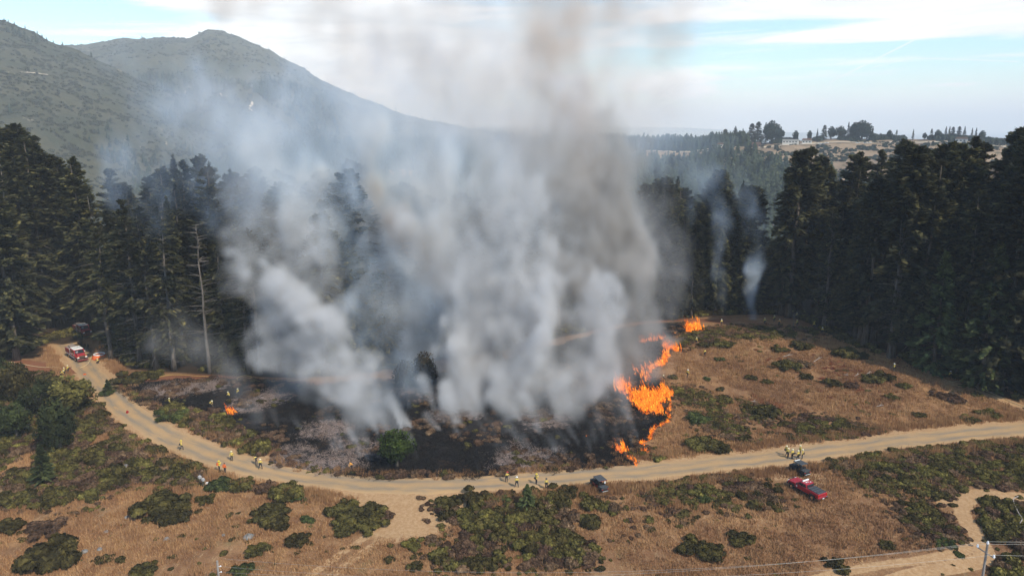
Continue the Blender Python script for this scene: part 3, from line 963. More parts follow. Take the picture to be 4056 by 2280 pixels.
def sector(px):
    if px < 450: return 'above the red fire engine'
    if px < 780: return 'left of the dead snag'
    if px < 1150: return 'between snag and smoke'
    if px < 1750: return 'behind the white smoke'
    if px < 2560: return 'behind the grey smoke column'
    if px < 3080: return 'behind the thin blue wisps'
    if px < 3500: return 'above the hose crew'
    return 'by the right photo edge'


tr_list = []
CLEAR = [(*G(X_, Y_)[:2], r_) for X_, Y_, r_ in ((285, 1425, 5.5), (395, 1418, 4.0), (312, 1326, 5.5), (350, 1400, 4.5), (330, 1375, 4.0), (3090, 1270, 4), (3200, 1290, 4), (2857, 1275, 3))]
rngt = random.Random(21)
rows = [(1.5, 7.2), (8, 7.6), (15, 8), (23, 8.2), (31, 8.4), (40, 8.8), (50, 9)]
el_ = EDGE[:, :2]
es = np.r_[0, np.cumsum(np.linalg.norm(np.diff(el_, axis=0), axis=1))]
for ri, (off, gapd) in enumerate(rows):
    q = rngt.uniform(0, 5)
    while q < es[-1]:
        a_ = np.array([np.interp(q, es, el_[:, 0]), np.interp(q, es, el_[:, 1])])
        b_ = np.array([np.interp(q + 4, es, el_[:, 0]), np.interp(q + 4, es, el_[:, 1])])
        c_ = np.array([np.interp(q - 4, es, el_[:, 0]), np.interp(q - 4, es, el_[:, 1])])
        tn = (b_ - c_) / (np.linalg.norm(b_ - c_) + 1e-6)
        nn = np.array([-tn[1], tn[0]])
        xy = a_ + nn * (off + rngt.uniform(-2.5, 2.5)) + tn * rngt.uniform(-1.5, 1.5)
        q += gapd * rngt.uniform(0.72, 1.25)
        if polydist(xy[0], xy[1], el_, False) < off * 0.8 - 2.6: continue
        p = np.array([xy[0], xy[1], float(H(xy[0], xy[1]))])
        px, py = proj(p)
        if px < -260 or px > 4300: continue
        if any(math.hypot(p[0] - q_[0], p[1] - q_[1]) < q_[2] for q_ in CLEAR) or polydist(p[0], p[1], ROAD[:, :2], False) < 4.2: continue
        if any((p[0] - t_[2][0]) ** 2 + (p[1] - t_[2][1]) ** 2 < 17 for t_ in tr_list): continue
        tr_list.append((ri, px, p))
count = {}
GNAME = 'firs of the forest round the clearing'
sel = []
for ri, px, p in sorted(tr_list, key=lambda q: (q[0], q[1])):
    ytop = float(np.interp(px, SKYL[:, 0], SKYL[:, 1]))
    slack = {0: 170, 1: 120, 2: 70, 3: 30, 4: 8, 5: 4, 6: 0}[ri] * rngt.uniform(0.3, 1.6) + rngt.uniform(0, 22)
    if 780 < px < 3060 and ri == 0: slack += rngt.uniform(0, 160)
    d = ray(px, ytop + slack - 26)
    ztop = 55 + d[2] / d[1] * p[1]
    ht = float(np.clip(ztop - p[2], 14, 66))
    if px < 1150:
        kind = rngt.choices(['broad', 'ragged', 'spire', 'dense', 'thin', 'ashen'], [3, 5, 3, 1.5, 2 if ri < 2 else .5, 2 if ri < 3 else .3])[0]
    elif px > 3000:
        kind = rngt.choices(['broad', 'clumped', 'spire', 'dense', 'ashen', 'young'], [3, 4.5, 1.5, 3.5, 1.2, 0.8 if ri == 0 else 0])[0]
    else:
        kind = rngt.choices(['broad', 'clumped', 'spire', 'dense', 'ragged'], [3, 3, 2, 3, 1])[0]
    if kind == 'young': ht = min(ht, rngt.uniform(17, 26))
    sel.append((ri, px, p, ht, kind))
for ri, px, p, ht, kind in sel:
    sx = sector(px)
    key = (sx, ri, kind); count[key] = count.get(key, 0) + 1
    rown = ['front row', 'second row', 'third row', 'fourth row', 'fifth row', 'sixth row', 'rear row'][ri]
    lab = '%s, %s from left in %s, %s' % (SHORT[kind], ORD[min(count[key] - 1, 19)], rown, sx)
    place_tree(kind, p, ht, rngt.uniform(0, 6.28), lab, GNAME)
for X_, ht, dy, kind, lab in ((3092, 43, 9, 'spire', 'dense fir between the blue wisps and the leafless tree'), (3120, 46, 5, 'clumped', 'clumpy fir right behind the small leafless tree'), (3110, 43, 16, 'broad', 'broad fir deep behind the small leafless tree'), (3160, 48, 11, 'broad', 'broad fir behind the right crest crew'),
                              (150, 50, 9, 'broad', 'broad fir behind the hose crew left of the fire engines'), (205, 52, 14, 'ragged', 'ragged fir left of the shaded second engine'), (250, 50, 17, 'broad', 'tall fir right behind the second fire engine'),
                              (290, 47, 22, 'dense', 'dense fir at the back of the shaded second engine'), (330, 46, 19, 'ragged', 'ragged fir right of the shaded second engine'), (370, 44, 14, 'broad', 'broad fir behind the orange tank and the hose'),
                              (120, 54, 24, 'spire', 'pointed fir deep behind the left hose crew'), (180, 55, 30, 'dense', 'dense fir deep behind the shaded second engine'), (60, 57, 20, 'broad', 'broad fir deep behind the far left edge trunks'), (240, 52, 34, 'broad', 'broad fir farthest behind the fire engines')):
    p = G(X_, 1350 if X_ < 1000 else 1268); p[1] += dy; p[0] *= p[1] / (p[1] - dy); p[2] = float(H(p[0], p[1]))
    place_tree(kind, p, ht, rngt.uniform(0, 6.28), lab, None, wide=1.1)
# single trees one can pick out
for X_, Y_, yt, kind, lab in ((1030, 1482, 905, 'thin', 'left of a close pair of tall thin trunks at the edge of the smoke'),
                              (985, 1478, 880, 'thin', 'tall thin fir with clumpy top just left of the close trunk pair'),
                              (830, 1478, 880, 'snag', 'dead bare snag with drooping limbs standing in front of the left forest'),
                              (690, 1468, 820, 'ashen', 'pale grey fir with many bare twigs left of the dead snag'),
                              (440, 1425, 900, 'ragged', 'ragged fir with bare branches right behind the orange tank'),
                              (70, 1425, 700, 'broad', 'big yellowish fir with bare trunk base at the far left edge'),
                              (3690, 1480, 1000, 'young', 'small bright green fir in front of the right forest'),
                              (3880, 1545, 960, 'young', 'larger bright green fir near the right edge of the photo'),
                              (3520, 1420, 860, 'ashen', 'grey fir with a pale trunk above the lone firefighter on the right'),
                              (3400, 1365, 860, 'ragged', 'fir with bare leaning trunk base on the right forest edge'),
                              (3790, 1500, 1180, 'young', 'squat green fir between the two bright green ones')):
    p = G(X_, Y_); d = ray(X_, yt); ht = 55 + d[2] / d[1] * p[1] - p[2]
    place_tree(kind, p, ht, rngt.uniform(0, 6.28), lab, None, name='dead_snag' if kind == 'snag' else 'fir_tree', wide=1.0)
print('near trees', len(sel) + 11)

# ------------------------------------------------------------------ shrubs, ground cover, grass
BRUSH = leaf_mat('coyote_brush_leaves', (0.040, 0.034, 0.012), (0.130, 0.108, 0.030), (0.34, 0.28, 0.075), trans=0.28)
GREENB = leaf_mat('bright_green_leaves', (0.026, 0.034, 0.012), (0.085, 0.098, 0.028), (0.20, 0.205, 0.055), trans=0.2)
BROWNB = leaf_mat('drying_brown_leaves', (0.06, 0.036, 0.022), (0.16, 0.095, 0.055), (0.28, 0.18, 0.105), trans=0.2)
TWIG = bark_mat('twigs', (0.09, 0.06, 0.042), (0.16, 0.115, 0.08))


def shrub(seed, n=780, lumps=7, flat=0.62, leaf=(0.125, 0.07), lr0=0.30, main=0.62):
    """radius about 1, height about flat: several rounded lumps of leaf clumps"""
    r = np.random.default_rng(seed)
    lc = np.stack([(r.random(lumps) - 0.5) * 1.25, (r.random(lumps) - 0.5) * 1.25, 0.08 + r.random(lumps) * 0.28 * flat / 0.6], 1); lc[0, :2] = 0; lc[0, 2] = 0.3 * flat
    lr = lr0 * (1 + r.random(lumps) * 0.87); lr[0] = main
    k = r.choice(lumps, n, p=lr ** 2 / (lr ** 2).sum())
    d = unit(r.normal(size=(n, 3))); d[:, 2] = np.abs(d[:, 2]) * 0.9 - 0.1
    rad = lr[k] * (0.62 + 0.42 * r.random(n) ** 0.6 + 0.30 * (r.random(n) < 0.16) * r.random(n) + 0.35 * (vnoise2(d[:, 0] * 4 + k * 3.1, d[:, 1] * 4 + d[:, 2] * 3, seed) - 0.5))
    C = lc[k] + d * rad[:, None] * np.array([1, 1, flat * 1.25])
    C[:, 2] = np.maximum(C[:, 2], 0.02)
    nrm_ = unit(d + 0.9 * (r.random((n, 3)) - 0.5))
    a = unit(np.cross(nrm_, r.normal(size=(n, 3)))); b = np.cross(nrm_, a)
    sz = 0.7 + 0.7 * r.random((n, 1))
    V, F = quads(C, a * leaf[0] * sz, b * leaf[1] * sz)
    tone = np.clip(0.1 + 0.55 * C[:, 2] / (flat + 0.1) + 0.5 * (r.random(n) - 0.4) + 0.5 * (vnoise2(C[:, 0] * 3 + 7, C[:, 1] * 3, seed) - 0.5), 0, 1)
    return V, F, np.repeat(tone, 4)


def grass_patch(seed, n=150, size=1.1, h=0.45, w=0.035):
    r = np.random.default_rng(seed)
    c = (r.random((n, 2)) - 0.5) * 2 * size
    keep = vnoise2(c[:, 0] * 2.2 + seed, c[:, 1] * 2.2, seed) > 0.25
    c = c[keep]; n = len(c)
    an_ = r.random(n) * 6.28; hh = h * (0.4 + 0.9 * r.random(n))
    wv = np.stack([np.cos(an_), np.sin(an_), 0 * an_], 1) * w * (0.6 + r.random((n, 1)))
    b = np.stack([c[:, 0], c[:, 1], 0 * an_ - 0.05], 1)
    lean = np.stack([(r.random(n) - 0.5) * 0.9 * hh, (r.random(n) - 0.5) * 0.9 * hh, hh], 1)
    V = np.stack([b - wv * 1.6, b + wv * 1.6, b + lean], 1).reshape(-1, 3)
    return V, np.arange(3 * n).reshape(n, 3), np.repeat(r.random(n), 3)


SHR = [shrub(s_) for s_ in (101, 102, 103, 104, 105, 106)]


def rand_in(poly, spacing, seed, jitter=1.0):
    r = np.random.default_rng(seed)
    x0, y0 = poly.min(0); x1, y1 = poly.max(0)
    gx, gy = np.meshgrid(np.arange(x0, x1, spacing), np.arange(y0, y1, spacing))
    g = np.stack([gx.ravel(), gy.ravel()], 1) + (r.random((gx.size, 2)) - 0.5) * spacing * jitter
    return g[inpoly(g[:, 0], g[:, 1], poly)]


def with_z(xy, dz_=-0.05): return np.column_stack([xy, H(xy[:, 0], xy[:, 1]) + dz_])


MNAME = {'left': ('dense olive brush covering the slope left of the road', 1.5), 'belt': ('band of green brush between the road and the burnt slope', 1.35),
         'middle': ('wide patch of mixed brush below the road junction', 1.35), 'slope': ('long brush patch left of the red pickup', 1.25),
         'right': ('dense low brush filling the slope right of the red pickup', 1.3), 'trail': ('brush patch left of the bare footpath', 1.15),
         'corner': ('dark brush right of the bare footpath', 1.4), 'knoll': ('diagonal brush band right of the tallest flames', 1.15),
         'bank': ('brush patch on the grassy bank above the road', 1.0), 'verge': ('brush strip above the road near the group of six', 1.15),
         'crest': ('low brush along the crest in front of the right forest', 1.0)}
road_xy = ROAD[:, :2]
for k_, poly in MASSES.items():
    lab, size = MNAME[k_]
    size *= 0.82
    xy = rand_in(poly, size * 0.90, len(k_) * 7 + 1, 1.2)
    nz_ = fbm2(xy[:, 0] / 5, xy[:, 1] / 5, 3, 71)
    bd_ = polydist(xy[:, 0], xy[:, 1], poly)
    keep = (nz_ > (0.30 if k_ in ('left', 'right', 'belt', 'corner') else 0.40)) | (bd_ > 4.5) & (nz_ > 0.3)
    keep &= polydist(xy[:, 0], xy[:, 1], road_xy, False) > 3.9
    keep &= polydist(xy[:, 0], xy[:, 1], TRAIL[:, :2], False) > 1.7
    xy = xy[keep]
    r_ = np.random.default_rng(len(k_) + 3)
    sz = size * (0.55 + 0.75 * r_.random(len(xy))) * (0.8 + 0.5 * fbm2(xy[:, 0] / 6 + 30, xy[:, 1] / 6, 2, 77))
    S = np.column_stack([sz, sz, sz * (0.75 + 0.7 * r_.random(len(xy)))])
    if k_ in ('right', 'knoll', 'crest', 'bank', 'verge', 'trail', 'slope'): S[:, 2] *= 0.75
    mix_ = (r_.random(len(xy)) < 0.30) | (fbm2(xy[:, 0] / 4 + 9, xy[:, 1] / 4, 2, 5) > 0.66)
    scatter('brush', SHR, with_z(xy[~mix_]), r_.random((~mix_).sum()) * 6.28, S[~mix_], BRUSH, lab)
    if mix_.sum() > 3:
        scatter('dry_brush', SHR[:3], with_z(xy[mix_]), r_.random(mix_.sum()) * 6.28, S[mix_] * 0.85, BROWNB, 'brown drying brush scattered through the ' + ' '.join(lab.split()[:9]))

# single shrubs one can pick out: (source pixel centre, width in px, look, words)
SHRUB_MESH = {}
for m_, nm in ((BRUSH, 'olive'), (GREENB, 'green'), (BROWNB, 'brown')):
    for j, (V_, F_, T_) in enumerate(SHR[:4]):
        SHRUB_MESH[nm, j] = mesh_np('shrub', V_, F_, [m_], attrs={'tone': T_})
    for j in range(4):
        V_, F_, T_ = shrub(501 + j, 3000, 26, 0.5, (0.060, 0.034), 0.14, 0.30)
        SHRUB_MESH[nm, 'big', j] = mesh_np('shrub', V_ * np.array([1.15, 1.15, 1.0]), F_, [m_], attrs={'tone': T_})
SINGLE = [
    (630, 2000, 190, 'olive', 'large sprawling shrub below the two hikers in grey'), (690, 2040, 110, 'olive', 'lower lobe shrub at the right foot of the sprawling one'),
    (203, 2190, 180, 'olive', 'big rounded shrub alone near the bottom left corner'), (174, 2095, 115, 'brown', 'brownish shrub above the big bottom left shrub'),
    (30, 2085, 90, 'olive', 'shrub cut by the left photo edge'), (414, 2210, 58, 'olive', 'small shrub between two grey rocks at bottom left'), (480, 2215, 40, 'olive', 'tiny shrub right of the small bottom left shrub'),
    (576, 2255, 92, 'olive', 'rounded shrub at the bottom edge left of the pole'), (812, 1980, 68, 'olive', 'small pale shrub below the hikers on the footpath'),
    (965, 2250, 80, 'green', 'bright shrub right of the left power pole'), (870, 1915, 95, 'green', 'glossy green round shrub right of the hikers'),
    (960, 1918, 100, 'olive', 'shrub beside the green round one on the road bank'), (1050, 1930, 90, 'brown', 'brown shrub on the bank under the road bend'),
    (1140, 1945, 130, 'olive', 'wide shrub on the bank under the road'), (1180, 1960, 75, 'green', 'dark green shrub at the right end of the road bank'),
    (1075, 2020, 110, 'olive', 'shrub at the top of the left centre clump'), (1040, 2045, 100, 'olive', 'shrub at the left of the left centre clump'), (1100, 2065, 95, 'olive', 'shrub at the bottom of the left centre clump'),
    (1215, 2055, 48, 'green', 'tiny green shrub right of the left centre clump'), (1182, 2135, 92, 'olive', 'rounded shrub left of the two wheel ruts'),
    (1370, 2015, 130, 'olive', 'upper left lobe of the big island shrub'), (1460, 2025, 130, 'olive', 'upper right lobe of the big island shrub'),
    (1390, 2070, 130, 'olive', 'lower left lobe of the big island shrub'), (1480, 2075, 110, 'olive', 'lower right lobe of the big island shrub'), (1530, 2040, 60, 'brown', 'brown tip of the big island shrub'),
    (1005, 2180, 70, 'olive', 'shrub below the pale rock'), (1045, 2160, 50, 'olive', 'small shrub right of the pale rock'),
    (1775, 1990, 105, 'olive', 'rounded shrub at the left tip of the middle brush'), (1880, 1960, 120, 'olive', 'domed shrub nearest the junction on its right'),
    (1975, 1965, 90, 'green', 'vivid green shrub in the middle brush by the road'), (1640, 2150, 75, 'olive', 'shrub right of the wheel ruts'), (1700, 2130, 60, 'brown', 'brown shrub right of the wheel ruts'),
    (1640, 2240, 60, 'olive', 'small shrub at the bottom edge right of the ruts'), (1540, 2215, 45, 'olive', 'tiny shrub at the bottom edge beside the ruts'),
    (2230, 1935, 110, 'olive', 'low shrub on the road edge left of the utility buggy'), (2760, 2165, 120, 'olive', 'left half of the dark double shrub on the lower slope'),
    (2820, 2185, 110, 'olive', 'right half of the dark double shrub on the lower slope'), (2938, 2125, 100, 'olive', 'rounded shrub right of the dark double shrub'),
    (2790, 1970, 60, 'green', 'bright green shrub in the long brush patch'), (3300, 2225, 70, 'olive', 'pale shrub beside the lower right track'), (3340, 2255, 55, 'olive', 'low shrub under the pale one by the lower track'),
    (3745, 2150, 65, 'green', 'small green shrub left of the right power pole'), (3800, 2195, 35, 'green', 'tiny green shrub between the two tracks'), (3510, 2155, 55, 'olive', 'small shrub in the grass left of the track'),
    (2790, 1755, 130, 'olive', 'rounded shrub on the bank above the road right of the fire'), (2850, 1770, 90, 'olive', 'shrub right of the rounded bank shrub'), (2760, 1650, 95, 'green', 'green shrub at the top of the grassy bank'),
    (2600, 1808, 60, 'olive', 'small shrub right of the lowest flame'), (2540, 1795, 40, 'olive', 'tiny shrub at the fork of the flames'),
    (3035, 1625, 95, 'olive', 'darkest shrub at the right end of the knoll brush'), (2850, 1540, 35, 'olive', 'tiny shrub in the field below the lone walker'), (2800, 1500, 30, 'green', 'tiny green shrub in the upper field'),
    (2665, 1490, 40, 'olive', 'small shrub left of the firefighter by the tallest flames'), (2975, 1495, 45, 'olive', 'small pair shrub in the middle of the field'), (3040, 1510, 45, 'olive', 'small shrub right of the middle field pair'),
    (2850, 1420, 40, 'green', 'green tuft shrub in the upper field'), (2865, 1360, 75, 'olive', 'rounded shrub below the crest brush'), (2790, 1362, 60, 'olive', 'shrub right of the firefighter on the crest'),
    (3085, 1380, 60, 'olive', 'shrub left of the cut branches'), (3170, 1365, 80, 'olive', 'pair shrub above the cut branches'), (3110, 1445, 90, 'olive', 'dark shrub below the cut branches'),
    (3165, 1440, 85, 'brown', 'grey brown shrub beside the cut branches'), (3190, 1490, 50, 'olive', 'rounded shrub in the right part of the field'), (3290, 1515, 65, 'olive', 'small shrub left of the reddish cut pile'),
    (3350, 1395, 90, 'olive', 'dark shrub below the hose crew'), (3400, 1405, 70, 'olive', 'second dark shrub below the hose crew'), (3500, 1490, 80, 'olive', 'shrub below the lone firefighter on the right'),
    (3460, 1500, 80, 'olive', 'shrub above the reddish cut pile'), (3375, 1525, 55, 'brown', 'brown shrub left of the reddish pile'), (3580, 1525, 50, 'olive', 'small shrub right of the reddish pile'),
    (3535, 1570, 45, 'olive', 'tiny shrub under the reddish pile'), (3720, 1560, 60, 'brown', 'brown shrub near the right footpath'), (3780, 1580, 70, 'brown', 'wide brown shrub near the right footpath'),
    (3870, 1565, 35, 'olive', 'tiny shrub beside the right footpath'), (3640, 1640, 45, 'olive', 'small shrub in the right field'), (3920, 1640, 70, 'olive', 'shrub at the right field above the road'), (3840, 1655, 60, 'olive', 'shrub left of the last field shrub'),
    (3150, 1730, 60, 'olive', 'low shrub at the left end of the verge strip'), (160, 1590, 130, 'olive', 'tall shrub in the left brush nearest the engine'),
    (425, 1556, 50, 'green', 'bright green bush on the road edge in front of a firefighter'), (525, 1490, 120, 'olive', 'low bush under the firs right of the orange tank'), (590, 1485, 90, 'olive', 'second low bush under the firs right of the orange tank'),
    (680, 1640, 110, 'green', 'yellowish round bush hiding a firefighter'), (560, 1852, 80, 'green', 'green shrub on the road edge by the two orange packs'),
]
for X_, Y_, wpx, look, words in SINGLE:
    p = G(X_, Y_ + wpx * 0.12)
    dist = np.linalg.norm(p - CAM)
    rad = wpx / FS * dist / 2 * 1.12
    o_ = link('shrub', SHRUB_MESH[(look, 'big', random.randrange(4)) if rad > 1.15 else (look, random.randrange(4))], None, (p[0], p[1], p[2] - 0.05), random.uniform(0, 6.28))
    o_.scale = (rad, rad, rad * random.uniform(0.8, 1.15))
    tag(o_, words, 'shrub', 'single shrubs in the dry grass')

# loose twiggy growth that frays the edges of the brush
fr = []
for k_, poly in MASSES.items():
    big = rand_in(np.array([[poly[:, 0].min() - 4, poly[:, 1].min() - 4], [poly[:, 0].max() + 4, poly[:, 1].min() - 4], [poly[:, 0].max() + 4, poly[:, 1].max() + 4], [poly[:, 0].min() - 4, poly[:, 1].max() + 4]]), 0.9, 31, 1.2)
    dd = polydist(big[:, 0], big[:, 1], poly); ins = inpoly(big[:, 0], big[:, 1], poly)
    fr.append(big[(dd < 2.6) & ~(ins & (dd > 1.2)) & (np.random.default_rng(4).random(len(big)) < 0.42)])
fr = np.concatenate(fr)
fr = fr[(polydist(fr[:, 0], fr[:, 1], road_xy, False) > 3.6) & (polydist(fr[:, 0], fr[:, 1], TRAIL[:, :2], False) > 1.3) & ~inpoly(fr[:, 0], fr[:, 1], BURN)]
r_ = np.random.default_rng(6); sz = 0.28 + 0.42 * r_.random(len(fr)); hf = r_.random(len(fr)) < .55
scatter('brush_fringe', SHR, with_z(fr[hf]), r_.random(hf.sum()) * 6.28, np.column_stack([sz[hf], sz[hf], sz[hf]]), BROWNB, 'low brown twiggy growth around the brush patches')
scatter('brush_fringe', SHR, with_z(fr[~hf]), r_.random((~hf).sum()) * 6.28, np.column_stack([sz[~hf], sz[~hf], sz[~hf]]), BRUSH, 'low olive growth around the brush patches')

# grass
GRASS, nt, o = newmat('dry_grass_blades')
tone = attr(nt, 'tone'); oi = nt.nodes.new('ShaderNodeObjectInfo')
n_ = tex(nt, pos(nt), 0.35, 4, 0.65)
n_w = tex(nt, pos(nt), 0.05, 4, 0.6)
c = mixc(nt, (tone * 0.5 + (n_ - 0.5) * 1.2 + 0.25).ss(0.1, 0.9), (0.23, 0.108, 0.050), (0.46, 0.275, 0.128))
c = mixc(nt, n_w.ss(0.46, 0.60, 0, 0.6), c, (0.20, 0.10, 0.052))
bsdf(nt, o, c, 0.9, spec=0.1)
GP_ = [grass_patch(s_, 110, 1.05, 0.42, 0.03) for s_ in (1, 2, 3, 4)]
area = GP([(-150, 1480), (-150, 2320), (4250, 2320), (4250, 1560), (3700, 1480), (3300, 1330), (3000, 1285), (2700, 1300), (2640, 1400), (2200, 1870), (1200, 1870), (560, 1600), (440, 1535), (330, 1500)])[:, :2]
xy = rand_in(area, 1.25, 5, 1.0)
rdist = polydist(xy[:, 0], xy[:, 1], road_xy, False)
keep = (rdist > 3.7) & ~inpoly(xy[:, 0], xy[:, 1], BURN)
di = polydist(xy[:, 0], xy[:, 1], TRACK[:14, :2], False) > 6.2
di &= polydist(xy[:, 0], xy[:, 1], TI[:, :2], False) > 5.8
for q in (TRAIL, TRAIL2, TRAIL3): di &= polydist(xy[:, 0], xy[:, 1], q[:, :2], False) > 1.9
di &= polydist(xy[:, 0], xy[:, 1], RIGHT_PATH[:, :2], False) > 1.6
di &= (polydist(xy[:, 0], xy[:, 1], TRACK[14:, :2], False) > 0.5)
di &= fbm2(xy[:, 0] / 4, xy[:, 1] / 4, 3, 90) > 0.36
xy = xy[keep & di]
r_ = np.random.default_rng(77)
hs = 0.65 + 0.7 * fbm2(xy[:, 0] / 7, xy[:, 1] / 7, 3, 91)
hs = hs * np.where(r_.random(len(xy)) < 0.08, 1.7, 1)
scatter('dry_grass', GP_, with_z(xy, 0), r_.random(len(xy)) * 6.28, np.column_stack([np.ones(len(xy)), np.ones(len(xy)), hs]), GRASS, 'straw coloured dry grass over the slopes')
# taller straw along the road edges and banks
s_ = np.arange(0, len(ROAD) - 1, 0.12)
rx = np.interp(s_, np.arange(len(ROAD)), ROAD[:, 0]); ry = np.interp(s_, np.arange(len(ROAD)), ROAD[:, 1])
tx = np.gradient(rx); ty = np.gradient(ry); tl = np.hypot(tx, ty) + 1e-6
nn_ = len(s_); off = np.where(r_.random(nn_) < 0.45, 1, -1) * (3.9 + 2.6 * r_.random(nn_))
e_ = np.stack([rx - ty / tl * off, ry + tx / tl * off], 1)
e_ = e_[(polydist(e_[:, 0], e_[:, 1], TRACK[:12, :2], False) > 9) & (polydist(e_[:, 0], e_[:, 1], road_xy, False) > 3.5) & (polydist(e_[:, 0], e_[:, 1], BURN) > 2.0) & ~inpoly(e_[:, 0], e_[:, 1], BURN)]
scatter('tall_grass', GP_, with_z(e_, 0), r_.random(len(e_)) * 6.28, np.column_stack([np.full(len(e_), 0.7), np.full(len(e_), 0.7), 1.5 + r_.random(len(e_))]), GRASS, 'taller straw standing along the road edges')

# small green tufts all over the field
xy = rand_in(area, 3.1, 15, 1.0)
keep = (polydist(xy[:, 0], xy[:, 1], road_xy, False) > 5) & ~inpoly(xy[:, 0], xy[:, 1], BURN) & (fbm2(xy[:, 0] / 9, xy[:, 1] / 9, 3, 33) > 0.50) & (polydist(xy[:, 0], xy[:, 1], TRACK[:14, :2], False) > 7)
xy = xy[keep]; sz = 0.25 + 0.5 * r_.random(len(xy)) ** 2
scatter('low_plants', SHR, with_z(xy), r_.random(len(xy)) * 6.28, np.column_stack([sz, sz, sz * 0.7]), BRUSH, 'scattered small green plants in the dry grass')

# understorey along the forest foot
k_ = np.arange(0, es[-1], 1.3)
ux = np.interp(k_, es, el_[:, 0]); uy = np.interp(k_, es, el_[:, 1])
U = np.concatenate([np.stack([ux, uy + d_], 1) + (r_.random((len(ux), 2)) - 0.5) * 2.0 for d_ in (0.5, 2.5, 5.0, 8.0)])
U = U[(fbm2(U[:, 0] / 6, U[:, 1] / 6, 3, 44) > 0.42) & (polydist(U[:, 0], U[:, 1], road_xy, False) > 6.5)]
sz = 0.8 + 1.3 * r_.random(len(U))
scatter('understorey', SHR, with_z(U), r_.random(len(U)) * 6.28, np.column_stack([sz, sz, sz * 1.1]), BRUSH, 'dark bushes along the foot of the forest')

# ------------------------------------------------------------------ smoke: each plume a density grid worked out here and handed to a volume
def lattice(shape, step, r):
    """smooth random field with features about step voxels across, mean 0, about -1..1"""
    st = step if hasattr(step, '__len__') else (step * 1.0,) * 3
    dims = [int(math.ceil(n / q)) + 4 for n, q in zip(shape, st)]
    g = (r.random(dims, dtype=np.float32) * 2 - 1)
    for ax, n in enumerate(shape):
        x = np.arange(n) / st[ax] + 1 + r.random() * 0.5
        i = np.floor(x).astype(int); f = x - i
        w0 = (1 - f) ** 3 / 6; w1 = (3 * f ** 3 - 6 * f ** 2 + 4) / 6; w2 = (-3 * f ** 3 + 3 * f ** 2 + 3 * f + 1) / 6; w3 = f ** 3 / 6
        M = np.zeros((n, g.shape[ax]), np.float32)
        a = np.arange(n)
        for k, w in enumerate((w0, w1, w2, w3)): M[a, i + k - 1] += w
        g = np.moveaxis(np.tensordot(M, g, axes=(1, ax)), 0, ax)
    return g * 1.9


def smoke_mat(name, scat, aniso, absorb, dens):
    m, nt, o = newmat(name)
    vi = nt.nodes.new('ShaderNodeVolumeInfo')
    d = X(nt, vi.outputs['Density']) * dens
    s = nt.nodes.new('ShaderNodeVolumeScatter'); s.inputs['Color'].default_value = (*scat, 1); s.inputs['Anisotropy'].default_value = aniso
    nt.links.new(d.v, s.inputs['Density'])
    out = s.outputs[0]
    if absorb:
        a = nt.nodes.new('ShaderNodeVolumeAbsorption'); a.inputs['Color'].default_value = (*absorb[:3], 1)
        nt.links.new((d * absorb[3]).v, a.inputs['Density'])
        ad = nt.nodes.new('ShaderNodeAddShader'); nt.links.new(out, ad.inputs[0]); nt.links.new(a.outputs[0], ad.inputs[1]); out = ad.outputs[0]
    nt.links.new(out, o.inputs['Volume'])
    return m


SMOKE_W = smoke_mat('white_smoke', (0.88, 0.885, 0.875), 0.12, (0.45, 0.45, 0.45, 0.12), 1.0)
SMOKE_B = smoke_mat('thin_blue_smoke', (0.60, 0.76, 0.96), 0.1, None, 1.0)
SMOKE_D = smoke_mat('dark_smoke', (0.50, 0.52, 0.54), 0.0, (0.42, 0.36, 0.28, 0.55), 1.0)
SMOKE_T = smoke_mat('tan_smoke', (0.72, 0.60, 0.49), 0.1, (0.66, 0.42, 0.22, 0.45), 1.0)


